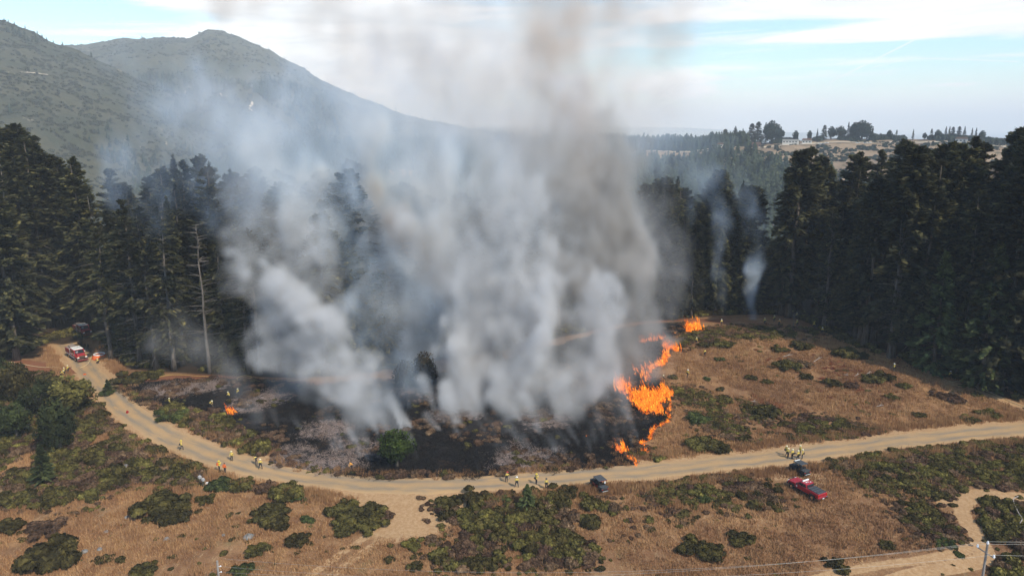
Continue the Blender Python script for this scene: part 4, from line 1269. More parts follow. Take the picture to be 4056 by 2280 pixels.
def grid_volume(name, dens, origin, vox, mat):
    nz, ny_, nx_ = dens.shape
    dens = dens.copy()
    dens[0] = 0; dens[-1] = 0; dens[:, 0] = 0; dens[:, -1] = 0; dens[:, :, 0] = 0; dens[:, :, -1] = 0
    me = bpy.data.meshes.new(name)
    me.vertices.add(nx_ * ny_ * nz)
    at = me.attributes.new('dens', 'FLOAT', 'POINT'); at.data.foreach_set('value', np.ascontiguousarray(dens, np.float32).ravel())
    me.materials.append(mat)
    ob = link(name, me)
    ng = bpy.data.node_groups.new(name, 'GeometryNodeTree')
    ng.interface.new_socket('Geometry', in_out='INPUT', socket_type='NodeSocketGeometry')
    ng.interface.new_socket('Geometry', in_out='OUTPUT', socket_type='NodeSocketGeometry')
    N = ng.nodes; L = ng.links
    gi = N.new('NodeGroupInput'); go = N.new('NodeGroupOutput')
    vc = N.new('GeometryNodeVolumeCube')
    mn = [float(v) for v in origin]; mx = [mn[0] + (nx_ - 1) * vox, mn[1] + (ny_ - 1) * vox, mn[2] + (nz - 1) * vox]
    vc.inputs['Min'].default_value = mn; vc.inputs['Max'].default_value = mx
    for q, n in (('X', nx_), ('Y', ny_), ('Z', nz)): vc.inputs['Resolution ' + q].default_value = n
    ps = N.new('GeometryNodeInputPosition')
    def vm(op, a, val=None, scale=None):
        n = N.new('ShaderNodeVectorMath'); n.operation = op; L.new(a, n.inputs[0])
        if val is not None: n.inputs[1].default_value = val
        if scale is not None: n.inputs['Scale'].default_value = scale
        return n
    q = vm('SUBTRACT', ps.outputs[0], mn).outputs[0]
    q = vm('SCALE', q, None, 1 / vox).outputs[0]
    q = vm('FLOOR', vm('ADD', q, (.5, .5, .5)).outputs[0]).outputs[0]
    # index = x + nx*(y + ny*z), kept exact with integer maths
    sx = N.new('ShaderNodeSeparateXYZ'); L.new(q, sx.inputs[0])
    def im(op, a, b):
        n = N.new('FunctionNodeIntegerMath'); n.operation = op
        for i, v in enumerate((a, b)):
            if isinstance(v, int): n.inputs[i].default_value = v
            else: L.new(v, n.inputs[i])
        return n.outputs[0]
    ix = im('ADD', sx.outputs[0], im('MULTIPLY', im('ADD', sx.outputs[1], im('MULTIPLY', sx.outputs[2], ny_)), nx_))
    si = N.new('GeometryNodeSampleIndex'); si.data_type = 'FLOAT'; si.domain = 'POINT'; si.clamp = True
    na = N.new('GeometryNodeInputNamedAttribute'); na.data_type = 'FLOAT'; na.inputs['Name'].default_value = 'dens'
    L.new(gi.outputs[0], si.inputs['Geometry']); L.new(na.outputs[0], si.inputs['Value']); L.new(ix, si.inputs['Index'])
    L.new(si.outputs[0], vc.inputs['Density'])
    sm = N.new('GeometryNodeSetMaterial'); sm.inputs['Material'].default_value = mat
    L.new(vc.outputs[0], sm.inputs[0]); L.new(sm.outputs[0], go.inputs[0])
    md = ob.modifiers.new('density', 'NODES'); md.node_group = ng
    return ob


def plume(name, label, paths, mat, vox, seed, turb=1.0, erode=0.55, fine=1.0, soft=0.55, stretch=1.35):
    """paths: lists of (x px, y px, radius px, density, forward distance m) in the 2576 px wide copy of the photograph"""
    K = 4056 / 2576.0
    W_ = []
    for pa in paths:
        w = []
        for (a, b, r_, dn, yd) in pa:
            p = W(a * K, b * K, yd); w.append((*p, r_ * K / FS * yd * 1.02, dn))
        W_.append(np.array(w))
    allp = np.concatenate(W_)
    lo = (allp[:, :3] - allp[:, 3:4] * 1.15).min(0) - 1.5; hi = (allp[:, :3] + allp[:, 3:4] * 1.15).max(0) + 1.5
    lo[2] = max(lo[2], -2.0); hi[2] = min(hi[2], 118.0)
    n = np.ceil((hi - lo) / vox).astype(int) + 1
    shape = (n[2], n[1], n[0])
    r = np.random.default_rng(seed)
    z = (lo[2] + vox * np.arange(n[2], dtype=np.float32))[:, None, None]
    y = (lo[1] + vox * np.arange(n[1], dtype=np.float32))[None, :, None]
    x = (lo[0] + vox * np.arange(n[0], dtype=np.float32))[None, None, :]
    grow = np.clip(0.12 + z / 16.0, 0.12, 1.0)
    DX = np.zeros(shape, np.float32); DY = np.zeros(shape, np.float32); DZ = np.zeros(shape, np.float32)
    for sc_, am in ((19.0, 4.6), (8.5, 3.4), (4.0, 2.2), (2.0, 1.3), (1.1, 0.6)):
        if sc_ / vox < 1.6: continue
        sc_ = np.array([stretch, 1, 1]) * sc_
        DX += lattice(shape, sc_ / vox, r) * am; DY += lattice(shape, sc_ / vox, r) * am; DZ += lattice(shape, sc_ / vox, r) * am
    DX *= grow * turb; DY *= grow * turb; DZ *= grow * turb
    out = np.zeros(shape, np.float32)
    nz_ = lattice(shape, np.array([stretch, 1, 1]) * max(6.0 / vox, 2.4), r) * 0.45 + lattice(shape, np.array([stretch, 1, 1]) * max(2.8 / vox, 2), r) * 0.42 * fine + lattice(shape, np.array([stretch, 1, 1]) * max(1.3 / vox, 1.5), r) * 0.34 * fine
    for w in W_:
        for i in range(len(w) - 1):
            p, q = w[i], w[i + 1]
            m_ = max(p[3], q[3]) + 9 * turb
            l2 = np.minimum(p[:3], q[:3]) - m_; h2 = np.maximum(p[:3], q[:3]) + m_
            i0 = np.clip(((l2 - lo) / vox).astype(int), 0, n); i1 = np.clip(((h2 - lo) / vox).astype(int) + 1, 0, n)
            if (i1 <= i0).any(): continue
            s_ = (slice(i0[2], i1[2]), slice(i0[1], i1[1]), slice(i0[0], i1[0]))
            ax = x[:, :, i0[0]:i1[0]] + DX[s_]; ay = y[:, i0[1]:i1[1]] + DY[s_]; az_ = z[i0[2]:i1[2]] + DZ[s_]
            e = q[:3] - p[:3]; ee = float((e ** 2).sum()) + 1e-6
            t = np.clip(((ax - p[0]) * e[0] + (ay - p[1]) * e[1] + (az_ - p[2]) * e[2]) / ee, 0, 1)
            d = np.sqrt((ax - p[0] - t * e[0]) ** 2 + (ay - p[1] - t * e[1]) ** 2 + (az_ - p[2] - t * e[2]) ** 2)
            rr = p[3] + (q[3] - p[3]) * t
            k_ = np.clip((1 - d / rr + nz_[s_] * 0.50 * erode) / soft, 0, 1)
            v = k_ * k_ * (3 - 2 * k_) * (p[4] + (q[4] - p[4]) * t)
            np.maximum(out[s_], v, out=out[s_])
    del DX, DY, DZ
    out *= np.exp(nz_ * 2.7 * erode - 0.35) * np.exp(lattice(shape, max(12.0 / vox, 2.4), r) * 0.9 * erode)
    gz = H(x[0, :, :] * np.ones((n[1], 1)), y[0, :, :] * np.ones((1, n[0])))[None].astype(np.float32)
    out *= np.clip((z - gz + 0.2) / 0.5, 0, 1)
    out[out < 0.0012] = 0
    ob = grid_volume(name, out, lo, vox, mat)
    print(name, shape, out.size / 1e6, float(out.max()))
    return tag(ob, label, 'smoke', kind='stuff')


WD = 0.30
plume('smoke', 'thick white smoke plume leaning left behind the round green tree',
      [[(1000, 1160, 22, 0.2025, 124), (975, 1085, 44, 0.2565, 128), (925, 1010, 70, 0.2835, 131), (870, 930, 88, 0.2700, 135), (820, 850, 96, 0.2430, 138), (760, 770, 96, 0.2025, 141), (700, 700, 84, 0.1620, 144), (660, 640, 66, 0.1080, 147), (650, 560, 100, 0.0432, 150), (620, 450, 140, 0.0243, 154), (600, 320, 170, 0.0135, 158)],
       [(880, 800, 60, 0.0810, 141), (840, 700, 80, 0.0945, 144), (800, 600, 100, 0.0675, 148), (790, 480, 120, 0.0338, 152)],
       [(800, 1010, 42, 0.1264, 137), (790, 940, 62, 0.1895, 138), (740, 860, 84, 0.1790, 140), (700, 800, 66, 0.1264, 142)],
       [(850, 1095, 26, 0.1053, 128), (830, 1030, 42, 0.1264, 131), (860, 960, 66, 0.1685, 134)],
       [(1040, 1150, 14, 0.1474, 124), (1010, 1080, 36, 0.1580, 127), (960, 1000, 54, 0.1580, 130)]],
      SMOKE_W, 0.50, 1, erode=0.9, soft=0.50, stretch=1.0)
plume('smoke', 'broad white smoke rising from the middle of the burnt slope',
      [[(1190, 1080, 42, 0.0878, 131), (1150, 1000, 72, 0.1318, 134), (1170, 930, 90, 0.1493, 138), (1210, 840, 115, 0.1318, 143), (1160, 740, 140, 0.0878, 148), (1130, 620, 160, 0.0483, 154), (1150, 480, 190, 0.0264, 160), (1180, 330, 220, 0.0132, 166), (1180, 160, 240, 0.0088, 172), (1180, 0, 260, 0.0071, 176)],
       [(1370, 1110, 40, 0.1230, 127), (1330, 1040, 70, 0.1493, 130), (1300, 950, 100, 0.1757, 134), (1330, 860, 130, 0.1932, 139), (1330, 770, 140, 0.1318, 144), (1290, 660, 165, 0.0791, 150), (1300, 520, 190, 0.0439, 156), (1330, 380, 210, 0.0220, 162)],
       [(1480, 1110, 26, 0.1054, 127), (1440, 1040, 62, 0.1493, 130), (1430, 960, 92, 0.1757, 134), (1480, 880, 100, 0.1405, 138), (1500, 780, 110, 0.0878, 142)],
       [(1120, 1120, 46, 0.0176, 127), (1300, 1110, 60, 0.0264, 128), (1450, 1100, 60, 0.0264, 128), (1600, 1060, 50, 0.0176, 131)],
       [(1590, 1085, 22, .05, 129), (1560, 1020, 44, .07, 132), (1530, 960, 56, .06, 135), (1520, 880, 60, .04, 139)]],
      SMOKE_W, 0.56, 2, erode=0.95, soft=0.55, stretch=1.3)
plume('smoke', 'thin blue smoke drifting in front of the forest left of centre',
      [[(1060, 970, 80, 0.1437, 150), (1000, 860, 130, 0.1437, 155), (960, 740, 160, 0.1437, 158), (1000, 600, 200, 0.1222, 162), (1000, 480, 230, 0.0791, 165), (950, 340, 250, 0.0374, 168), (900, 200, 260, 0.0172, 172)],
       [(1150, 800, 130, 0.1294, 157), (1100, 700, 170, 0.1294, 160), (900, 560, 200, 0.1222, 163), (740, 500, 170, 0.0862, 165), (600, 400, 180, 0.0431, 168), (480, 300, 190, 0.0215, 172)],
       [(880, 780, 90, 0.1294, 152), (790, 620, 150, 0.1294, 158), (680, 540, 130, 0.0862, 160)],
       [(1200, 620, 190, 0.1006, 162), (1300, 480, 210, 0.0719, 165), (1500, 430, 180, 0.0504, 168), (1620, 420, 130, 0.0287, 172)],
       [(960, 1060, 70, 0.0719, 134), (1020, 960, 90, 0.0862, 140), (1060, 860, 110, 0.0862, 148), (1060, 760, 120, 0.0719, 154)],
       [(700, 1100, 40, 0.0172, 136), (760, 980, 80, 0.0431, 142), (720, 860, 80, 0.0431, 148)],
       [(650, 580, 110, 0.0431, 160), (480, 500, 150, 0.0316, 165), (340, 430, 130, 0.0172, 170)]],
      SMOKE_B, 0.95, 3, erode=0.9, turb=1.7, fine=1.1, soft=0.9, stretch=1.7)
plume('smoke', 'dark grey smoke column above the tallest flames',
      [[(1640, 950, 40, 0.2300, 150), (1590, 880, 70, 0.3737, 153), (1545, 800, 92, 0.4025, 156), (1520, 700, 110, 0.3162, 159), (1510, 580, 140, 0.1725, 162), (1480, 440, 160, 0.0862, 166), (1440, 340, 170, 0.0431, 170)],
       [(1570, 960, 40, 0.2012, 146), (1530, 880, 60, 0.2875, 149), (1490, 780, 84, 0.2300, 153), (1460, 660, 100, 0.1294, 157)],
       [(1640, 930, 40, .20, 154), (1610, 870, 60, .24, 158), (1590, 800, 70, .22, 162), (1560, 720, 84, .16, 164)],
       [(1560, 930, 56, .16, 152), (1510, 860, 70, .16, 156), (1480, 780, 80, .12, 160)],
       [(1640, 700, 90, 0.0345, 168), (1640, 580, 110, 0.0345, 170), (1600, 460, 130, 0.0230, 172)],
       [(1700, 850, 22, 0.1150, 175), (1650, 860, 34, 0.2012, 168), (1620, 790, 52, 0.2012, 169), (1590, 690, 66, 0.1725, 170), (1560, 590, 80, 0.1006, 171)],
       [(1660, 940, 20, 0.2012, 153), (1680, 880, 26, 0.1437, 156), (1650, 820, 36, 0.1150, 160)]],
      SMOKE_D, 0.8, 4, erode=0.95, turb=1.3, soft=0.8, stretch=1.5)
plume('smoke', 'tan brown top of the smoke column against the sky',
      [[(1490, 470, 130, 0.0270, 172), (1430, 330, 165, 0.0810, 175), (1390, 200, 165, 0.0972, 178), (1400, 80, 190, 0.0702, 181), (1430, -60, 230, 0.0486, 185)],
       [(1250, 330, 110, 0.0270, 176), (1240, 200, 120, 0.0378, 179), (1180, 60, 170, 0.0324, 183), (900, 20, 170, 0.0324, 190), (600, 10, 120, 0.0216, 195)],
       [(1600, 300, 90, 0.0216, 178), (1660, 120, 120, 0.0324, 182), (1600, 0, 170, 0.0378, 186)]],
      SMOKE_T, 1.5, 14, erode=0.85, turb=1.4, soft=0.9, stretch=1.4)
plume('smoke', 'pale smoke edge right of the dark column, above the upper flames',
      [[(1680, 835, 16, .07, 188), (1650, 770, 42, .09, 188), (1620, 690, 56, .08, 188), (1590, 600, 72, .06, 189), (1540, 500, 100, .035, 190), (1500, 400, 120, .016, 190)]],
      SMOKE_W, 0.85, 5, erode=1.0, turb=1.5, soft=0.95)
plume('smoke', 'left of the two thin blue wisps at the forest edge',
      [[(1822, 812, 8, 0.2080, 200), (1812, 760, 15, 0.1430, 200), (1796, 690, 23, 0.0975, 201), (1806, 620, 34, 0.0650, 202), (1778, 540, 52, 0.0455, 203), (1740, 470, 70, 0.0228, 204)]],
      SMOKE_B, 0.6, 6, erode=0.9, turb=0.75, soft=0.8)
plume('smoke', 'right of the two thin blue wisps at the forest edge',
      [[(1896, 812, 12, 0.1870, 196), (1898, 750, 19, 0.1430, 196), (1900, 690, 28, 0.0935, 197), (1912, 610, 40, 0.0660, 198), (1905, 540, 52, 0.0495, 199), (1870, 490, 66, 0.0330, 200), (1800, 450, 80, 0.0193, 202)]],
      SMOKE_B, 0.6, 7, erode=0.9, turb=0.75, soft=0.8)
plume('smoke', 'faint grey smoke drifting over the trees left of the white plume',
      [[(600, 975, 30, .09, 150), (575, 900, 62, .055, 151), (520, 840, 86, .045, 152), (450, 820, 86, .035, 154), (420, 780, 70, .015, 155)],
       [(590, 1060, 18, .05, 139), (610, 985, 34, .08, 142), (590, 930, 50, .06, 146)],
       [(665, 1120, 18, .22, 127), (650, 1040, 30, .12, 130), (600, 960, 40, .08, 136)]],
      SMOKE_W, 0.8, 8, erode=0.9, soft=0.85)
# wisps low over the smouldering slope
rw = random.Random(9)
wis = []
for (a, b) in [(1055, 1160), (1012, 1150), (1110, 1085), (1160, 1100), (1235, 1120), (1262, 1140), (1300, 1150), (1322, 1130), (1350, 1150), (1385, 1155), (1402, 1140), (1430, 1155), (1462, 1130), (1490, 1140), (1500, 1120), (1545, 1110), (1560, 1140), (1585, 1060), 
               (860, 1130), (700, 1075), (760, 1080), (905, 1150), (1095, 1040), (1200, 1050), (930, 1160)]:
    g_ = G(a * 1.5745, b * 1.5745); yd = g_[1]
    lean = rw.uniform(-34, -6); hgt = rw.uniform(40, 95)
    wis.append([(a, b, rw.uniform(4, 8), rw.uniform(.2, .6), yd), (a + lean * .4, b - hgt * .4, rw.uniform(9, 15), rw.uniform(.08, .22), yd + .6), (a + lean, b - hgt, rw.uniform(14, 26), rw.uniform(.02, .06), yd + 1.5)])
rw2 = random.Random(19)
for _ in range(44):
    a = rw2.uniform(1090, 1610); b = rw2.uniform(1040, 1135) + 12 * math.sin(a / 60.0)
    if rw2.random() < .3: a = rw2.uniform(820, 1050); b = rw2.uniform(1070, 1150)
    g_ = G(a * 1.5745, b * 1.5745); yd = g_[1]; lean = rw2.uniform(-46, -8); hgt = rw2.uniform(50, 130)
    wis.append([(a, b, rw2.uniform(3, 7), rw2.uniform(.12, .4), yd), (a + lean * .35, b - hgt * .4, rw2.uniform(10, 18), rw2.uniform(.05, .14), yd + .8), (a + lean, b - hgt, rw2.uniform(20, 34), rw2.uniform(.03, .08), yd + 2.2)])
plume('smoke', 'many thin white wisps rising from the smouldering ground', wis, SMOKE_W, 0.5, 12, erode=0.9, turb=0.55, soft=0.8)
plume('smoke', 'wide thin veil of smoke spread in front of the mountain',
      [[(560, 420, 170, .016, 260), (900, 330, 220, .018, 270), (1250, 260, 280, .018, 280), (1500, 160, 320, .014, 290), (1650, 60, 320, .010, 300)],
       [(400, 300, 160, .006, 270), (800, 420, 220, .012, 270), (1300, 420, 240, .014, 280), (1750, 300, 160, .012, 290), (1800, 120, 140, .006, 300)]],
      SMOKE_B, 3.0, 10, erode=0.8, turb=2.4, soft=0.9, fine=0.6)

# ------------------------------------------------------------------ flames
def flame_mat(name, strength):
    m, nt, o = newmat(name)
    heat = attr(nt, 'heat')
    q = vmath(nt, 'MULTIPLY', pos(nt), (1.6, 1.6, 0.75)).outputs[0]
    n_ = tex(nt, q, 0.8, 3, 0.6, dist=1.2); n2_ = tex(nt, q, 2.6, 3, 0.7, dist=0.8)
    f = heat * 0.75 + (n_ - 0.5) * 2.0 + (n2_ - 0.5) * 1.5 + 0.20
    r_ = nt.nodes.new('ShaderNodeValToRGB'); cr = r_.color_ramp
    cr.elements[0].position = 0.02; cr.elements[0].color = (0.22, 0.022, 0.004, 1)
    cr.elements[1].position = 1.0; cr.elements[1].color = (1.3, 1.0, 0.16, 1)
    for p_, c_ in ((0.20, (0.80, 0.10, 0.010, 1)), (0.34, (1.2, 0.22, 0.018, 1)), (0.50, (1.2, 0.36, 0.035, 1)), (0.62, (1.2, 0.62, 0.06, 1))):
        e_ = cr.elements.new(p_); e_.color = c_
    nt.links.new(f.v, r_.inputs[0])
    em = nt.nodes.new('ShaderNodeEmission'); em.inputs[1].default_value = strength
    nt.links.new(r_.outputs[0], em.inputs[0])
    tp = nt.nodes.new('ShaderNodeBsdfTransparent')
    lw = nt.nodes.new('ShaderNodeLayerWeight'); lw.inputs[0].default_value = 0.35
    al = (f.ss(0.10, 0.50) * X(nt, lw.outputs['Facing']).ss(0.95, 0.30) * 0.9).clamp()
    ms = nt.nodes.new('ShaderNodeMixShader')
    nt.links.new(al.v, ms.inputs[0]); nt.links.new(tp.outputs[0], ms.inputs[1]); nt.links.new(em.outputs[0], ms.inputs[2]); nt.links.new(ms.outputs[0], o.inputs[0])
    m.cycles.emission_sampling = 'NONE'
    return m


FLAME = flame_mat('flame', 1.0)


def flames(label, spots, group=None, seed=1, name='flames'):
    """spots: (x, y, z, width, height, heat)"""
    r = np.random.default_rng(seed)
    Vs = []; Fs = []; Hs = []; b = 0
    nl, nr_ = 7, 6
    more = []
    for (x, y, z, w, h, ht) in spots:
        for _k in range(3):
            more.append((x + r.normal(0, .5) * w, y + r.normal(0, .5) * w, z, w * r.uniform(.35, .8), h * r.uniform(.35, 1.1), ht * r.uniform(.6, 1.3)))
    for (x, y, z, w, h, ht) in more:
        cl_n = float(fbm2(np.array(x / 1.1), np.array(y / 1.1), 3, seed + 5, .6))
        if cl_n < 0.27: continue
        ht = ht * (0.45 + 1.9 * max(0.0, cl_n - 0.34) / 0.3)
        t = np.linspace(0, 1, nl)
        prof = np.array([0.75, 1.0, 0.86, 0.62, 0.40, 0.2, 0.02]) * w / 2
        lx = -0.30 * h * t ** 1.4 * r.uniform(0.2, 1.4); ly = 0.12 * h * t * r.uniform(-1, 1)
        wx = np.cumsum(r.normal(0, 0.10 * w, nl)) * t; wy = np.cumsum(r.normal(0, 0.10 * w, nl)) * t
        a = np.linspace(0, 2 * np.pi, nr_, endpoint=False) + r.random() * 6
        sq = r.uniform(0.5, 1.0)
        pj = 1 + 0.28 * r.normal(size=(nl, nr_))
        Vx = x + lx[:, None] + wx[:, None] + prof[:, None] * np.cos(a) * pj
        Vy = y + ly[:, None] + wy[:, None] + prof[:, None] * np.sin(a) * sq * pj
        Vz = z - 0.15 + (h * t)[:, None] + 0 * pj
        Vs.append(np.stack([Vx, Vy, Vz], -1).reshape(-1, 3))
        i = np.arange(nl * nr_).reshape(nl, nr_)
        F = np.stack([i[:-1], np.roll(i[:-1], -1, 1), np.roll(i[1:], -1, 1), i[1:]], -1).reshape(-1, 4)
        Fs.append(F + b); b += nl * nr_
        Hs.append(np.repeat(ht * (1 - 0.75 * t), nr_))
    me = mesh_np(name, np.concatenate(Vs), np.concatenate(Fs), [FLAME], attrs={'heat': np.concatenate(Hs)}, smooth_=True)
    return tag(link(name, me), label, 'fire', group)


def line_spots(px, n, w, h, spread, heat, r, up=True):
    P = smooth(GP(px), 6); d = np.r_[0, np.cumsum(np.linalg.norm(np.diff(P[:, :2], axis=0), axis=1))]
    out = []
    for _ in range(n):
        s_ = r.uniform(0, d[-1]); x = np.interp(s_, d, P[:, 0]) + r.gauss(0, spread); y = np.interp(s_, d, P[:, 1]) + r.gauss(0, spread)
        hh = h * r.uniform(0.45, 1.25) * (0.55 + 0.9 * float(fbm2(x / 2.0, y / 2.0, 2, 8))); ww = w * r.uniform(0.5, 1.2)
        out.append((x, y, float(H(x, y)), ww, hh, heat * r.uniform(0.6, 1.2)))
    return out


def area_spots(px, n, w, h, heat, r):
    P = GP(px)[:, :2]; x0, y0 = P.min(0); x1, y1 = P.max(0); out = []
    while len(out) < n:
        x, y = r.uniform(x0, x1), r.uniform(y0, y1)
        if inpoly(x, y, P): out.append((x, y, float(H(x, y)), w * r.uniform(0.5, 1.3), h * r.uniform(0.4, 1.25), heat * r.uniform(0.55, 1.25)))
    return out


rf = random.Random(3)
FG = 'fires along the burning front'
flames('tallest mass of orange and yellow flames at the bend of the fire front',
       area_spots([(2500, 1575), (2570, 1560), (2600, 1590), (2625, 1642), (2575, 1642), (2530, 1620)], 170, 0.8, 3.1, 1.15, rf)
       + line_spots([(2490, 1568), (2530, 1615), (2570, 1640), (2618, 1645)], 60, 0.6, 1.8, .3, 1.0, rf), FG, 1)
flames('right lobe of tall flames below the firefighter with a torch', area_spots([(2580, 1560), (2640, 1545), (2655, 1585), (2640, 1600), (2600, 1590)], 95, 0.65, 2.2, 0.85, rf)
       + line_spots([(2615, 1555), (2632, 1540), (2650, 1570)], 26, 0.6, 2.6, .3, 0.9, rf), FG, 2)
flames('upper left arm of the tall flames half hidden by smoke', line_spots([(2447, 1520), (2462, 1535), (2478, 1552), (2490, 1565)], 75, 0.7, 3.2, .6, 0.8, rf), FG, 3)
flames('thin line of low flames edging the dry grass on the right', line_spots([(2650, 1572), (2656, 1610), (2648, 1635), (2652, 1662), (2630, 1680), (2590, 1696), (2582, 1720), (2572, 1742), (2540, 1754)], 300, 0.30, 0.8, .13, 0.95, rf), FG, 4)
flames('hooked line of flames nearest the road', line_spots([(2540, 1754), (2555, 1768), (2564, 1782), (2552, 1794), (2532, 1800)], 70, 0.36, 0.95, .15, 0.9, rf), FG, 5)
flames('separate flame on the burnt slope above the road edge', area_spots([(2445, 1775), (2475, 1768), (2486, 1798), (2455, 1790)], 42, 0.55, 2.0, 0.95, rf), FG, 6)
flames('lowest tail of flames touching the road', line_spots([(2482, 1800), (2500, 1816), (2522, 1828), (2518, 1846)], 60, 0.36, 0.85, .16, 0.85, rf), FG, 7)
flames('stepped row of flames above the tallest mass', line_spots([(2555, 1460), (2590, 1455), (2622, 1440), (2636, 1420), (2640, 1400)], 110, 0.6, 2.2, .3, 0.9, rf), FG, 8)
flames('scattered weak flames inside the dark smoke', line_spots([(2520, 1462), (2545, 1480), (2570, 1505)], 44, 0.6, 2.0, 1.0, 0.7, rf), FG, 9)
flames('pair of flames below the crest brush', line_spots([(2634, 1370), (2655, 1382), (2690, 1388)], 65, 0.65, 2.1, .35, 0.9, rf), FG, 10)
flames('dim flame behind smoke left of the crest brush', line_spots([(2545, 1356), (2590, 1350), (2618, 1345), (2630, 1342)], 50, 0.6, 1.9, .4, 0.8, rf), FG, 11)
flames('bright flame on the crest at the top of the fire front', area_spots([(2715, 1313), (2740, 1305), (2775, 1306), (2770, 1314), (2735, 1318)], 70, 0.9, 3.6, 1.0, rf), FG, 12)
flames('tiny flame just left of the crest flame', line_spots([(2662, 1324), (2678, 1324)], 12, 0.5, 0.7, .2, 0.8, rf), FG, 13)
flames('lone small fire on the left of the burnt slope', line_spots([(905, 1618), (916, 1630), (924, 1640)], 40, 0.42, 1.5, .25, 0.8, rf), None, 14)
for X_, Y_, w_, words in ((2330, 1722, 10, 'glowing ember spot in the black slope near the fork of smoke'), (2060, 1560, 8, 'small glowing patch behind the central smoke'), (1755, 1592, 8, 'faint glowing patch in the ash above the green tree')):
    flames(words, line_spots([(X_ - w_, Y_), (X_ + w_, Y_ + 2)], 8, 0.22, 0.3, .2, 0.4, rf), None, X_, name='embers')

# ------------------------------------------------------------------ simple paints
def paint(name, c, rough=0.5, metallic=0.0, spec=0.4, var=0.12):
    m, nt, o = newmat(name)
    n_ = tex(nt, coords(nt, 'Object'), 2.5, 4, 0.6)
    d = tuple(v * (1 - var) for v in c); l = tuple(min(1, v * (1 + var)) for v in c)
    bsdf(nt, o, mixc(nt, n_.ss(0.3, 0.7), d, l), rough, metallic, spec=spec)
    return m


RED = paint('red_vehicle_paint', (0.30, 0.012, 0.018), 0.3, spec=0.6)
DRED = paint('dark_red_paint', (0.19, 0.012, 0.014), 0.35, spec=0.5)
WHITE = paint('white_paint', (0.72, 0.72, 0.68), 0.4)
BLACK = paint('black_plastic', (0.018, 0.018, 0.020), 0.5)
DARK = paint('dark_canvas', (0.05, 0.055, 0.06), 0.8)
GLASS = paint('dark_window_glass', (0.02, 0.025, 0.03), 0.08, spec=0.8, var=0)
CHROME = paint('chrome_metal', (0.62, 0.62, 0.62), 0.2, 1.0)
TREAD = paint('silver_tread_plate', (0.42, 0.42, 0.42), 0.5, 0.6)
DECK = paint('grey_brown_deck', (0.25, 0.205, 0.175), 0.8)
RUBBER = paint('tyre_rubber', (0.02, 0.02, 0.02), 0.9)
LAMP = paint('clear_lamp_lens', (0.75, 0.75, 0.72), 0.15)
TAIL = paint('red_lamp_lens', (0.5, 0.02, 0.01), 0.2)
AMBER = paint('amber_lamp_lens', (0.8, 0.22, 0.02), 0.2)
YEL = paint('yellow_fire_shirt', (0.60, 0.44, 0.10), 0.85, var=0.2)
ORANGE = paint('orange_fabric', (0.62, 0.13, 0.03), 0.8)
NAVY = paint('dark_trousers', (0.022, 0.024, 0.032), 0.9)
OLIVE = paint('green_trousers', (0.05, 0.055, 0.035), 0.9)
GREY = paint('grey_shirt', (0.36, 0.35, 0.34), 0.85)
SKIN = paint('skin', (0.32, 0.19, 0.13), 0.6)
PALEY = paint('pale_yellow_helmet', (0.72, 0.66, 0.42), 0.4)
YH = paint('yellow_helmet', (0.72, 0.56, 0.05), 0.4)
REDH = paint('red_helmet', (0.42, 0.05, 0.03), 0.4)
BOOT = paint('black_boots', (0.015, 0.013, 0.012), 0.7)
HOSE = paint('pale_canvas_hose', (0.52, 0.40, 0.22), 0.85)
HOSE2 = paint('yellow_hose', (0.50, 0.34, 0.10), 0.85)
WOODG = bark_mat('weathered_pole_wood', (0.19, 0.17, 0.15), (0.31, 0.28, 0.25))
WIRE = paint('wire_metal', (0.30, 0.30, 0.28), 0.5, 0.5)
CERAM = paint('white_insulator', (0.75, 0.76, 0.76), 0.25)


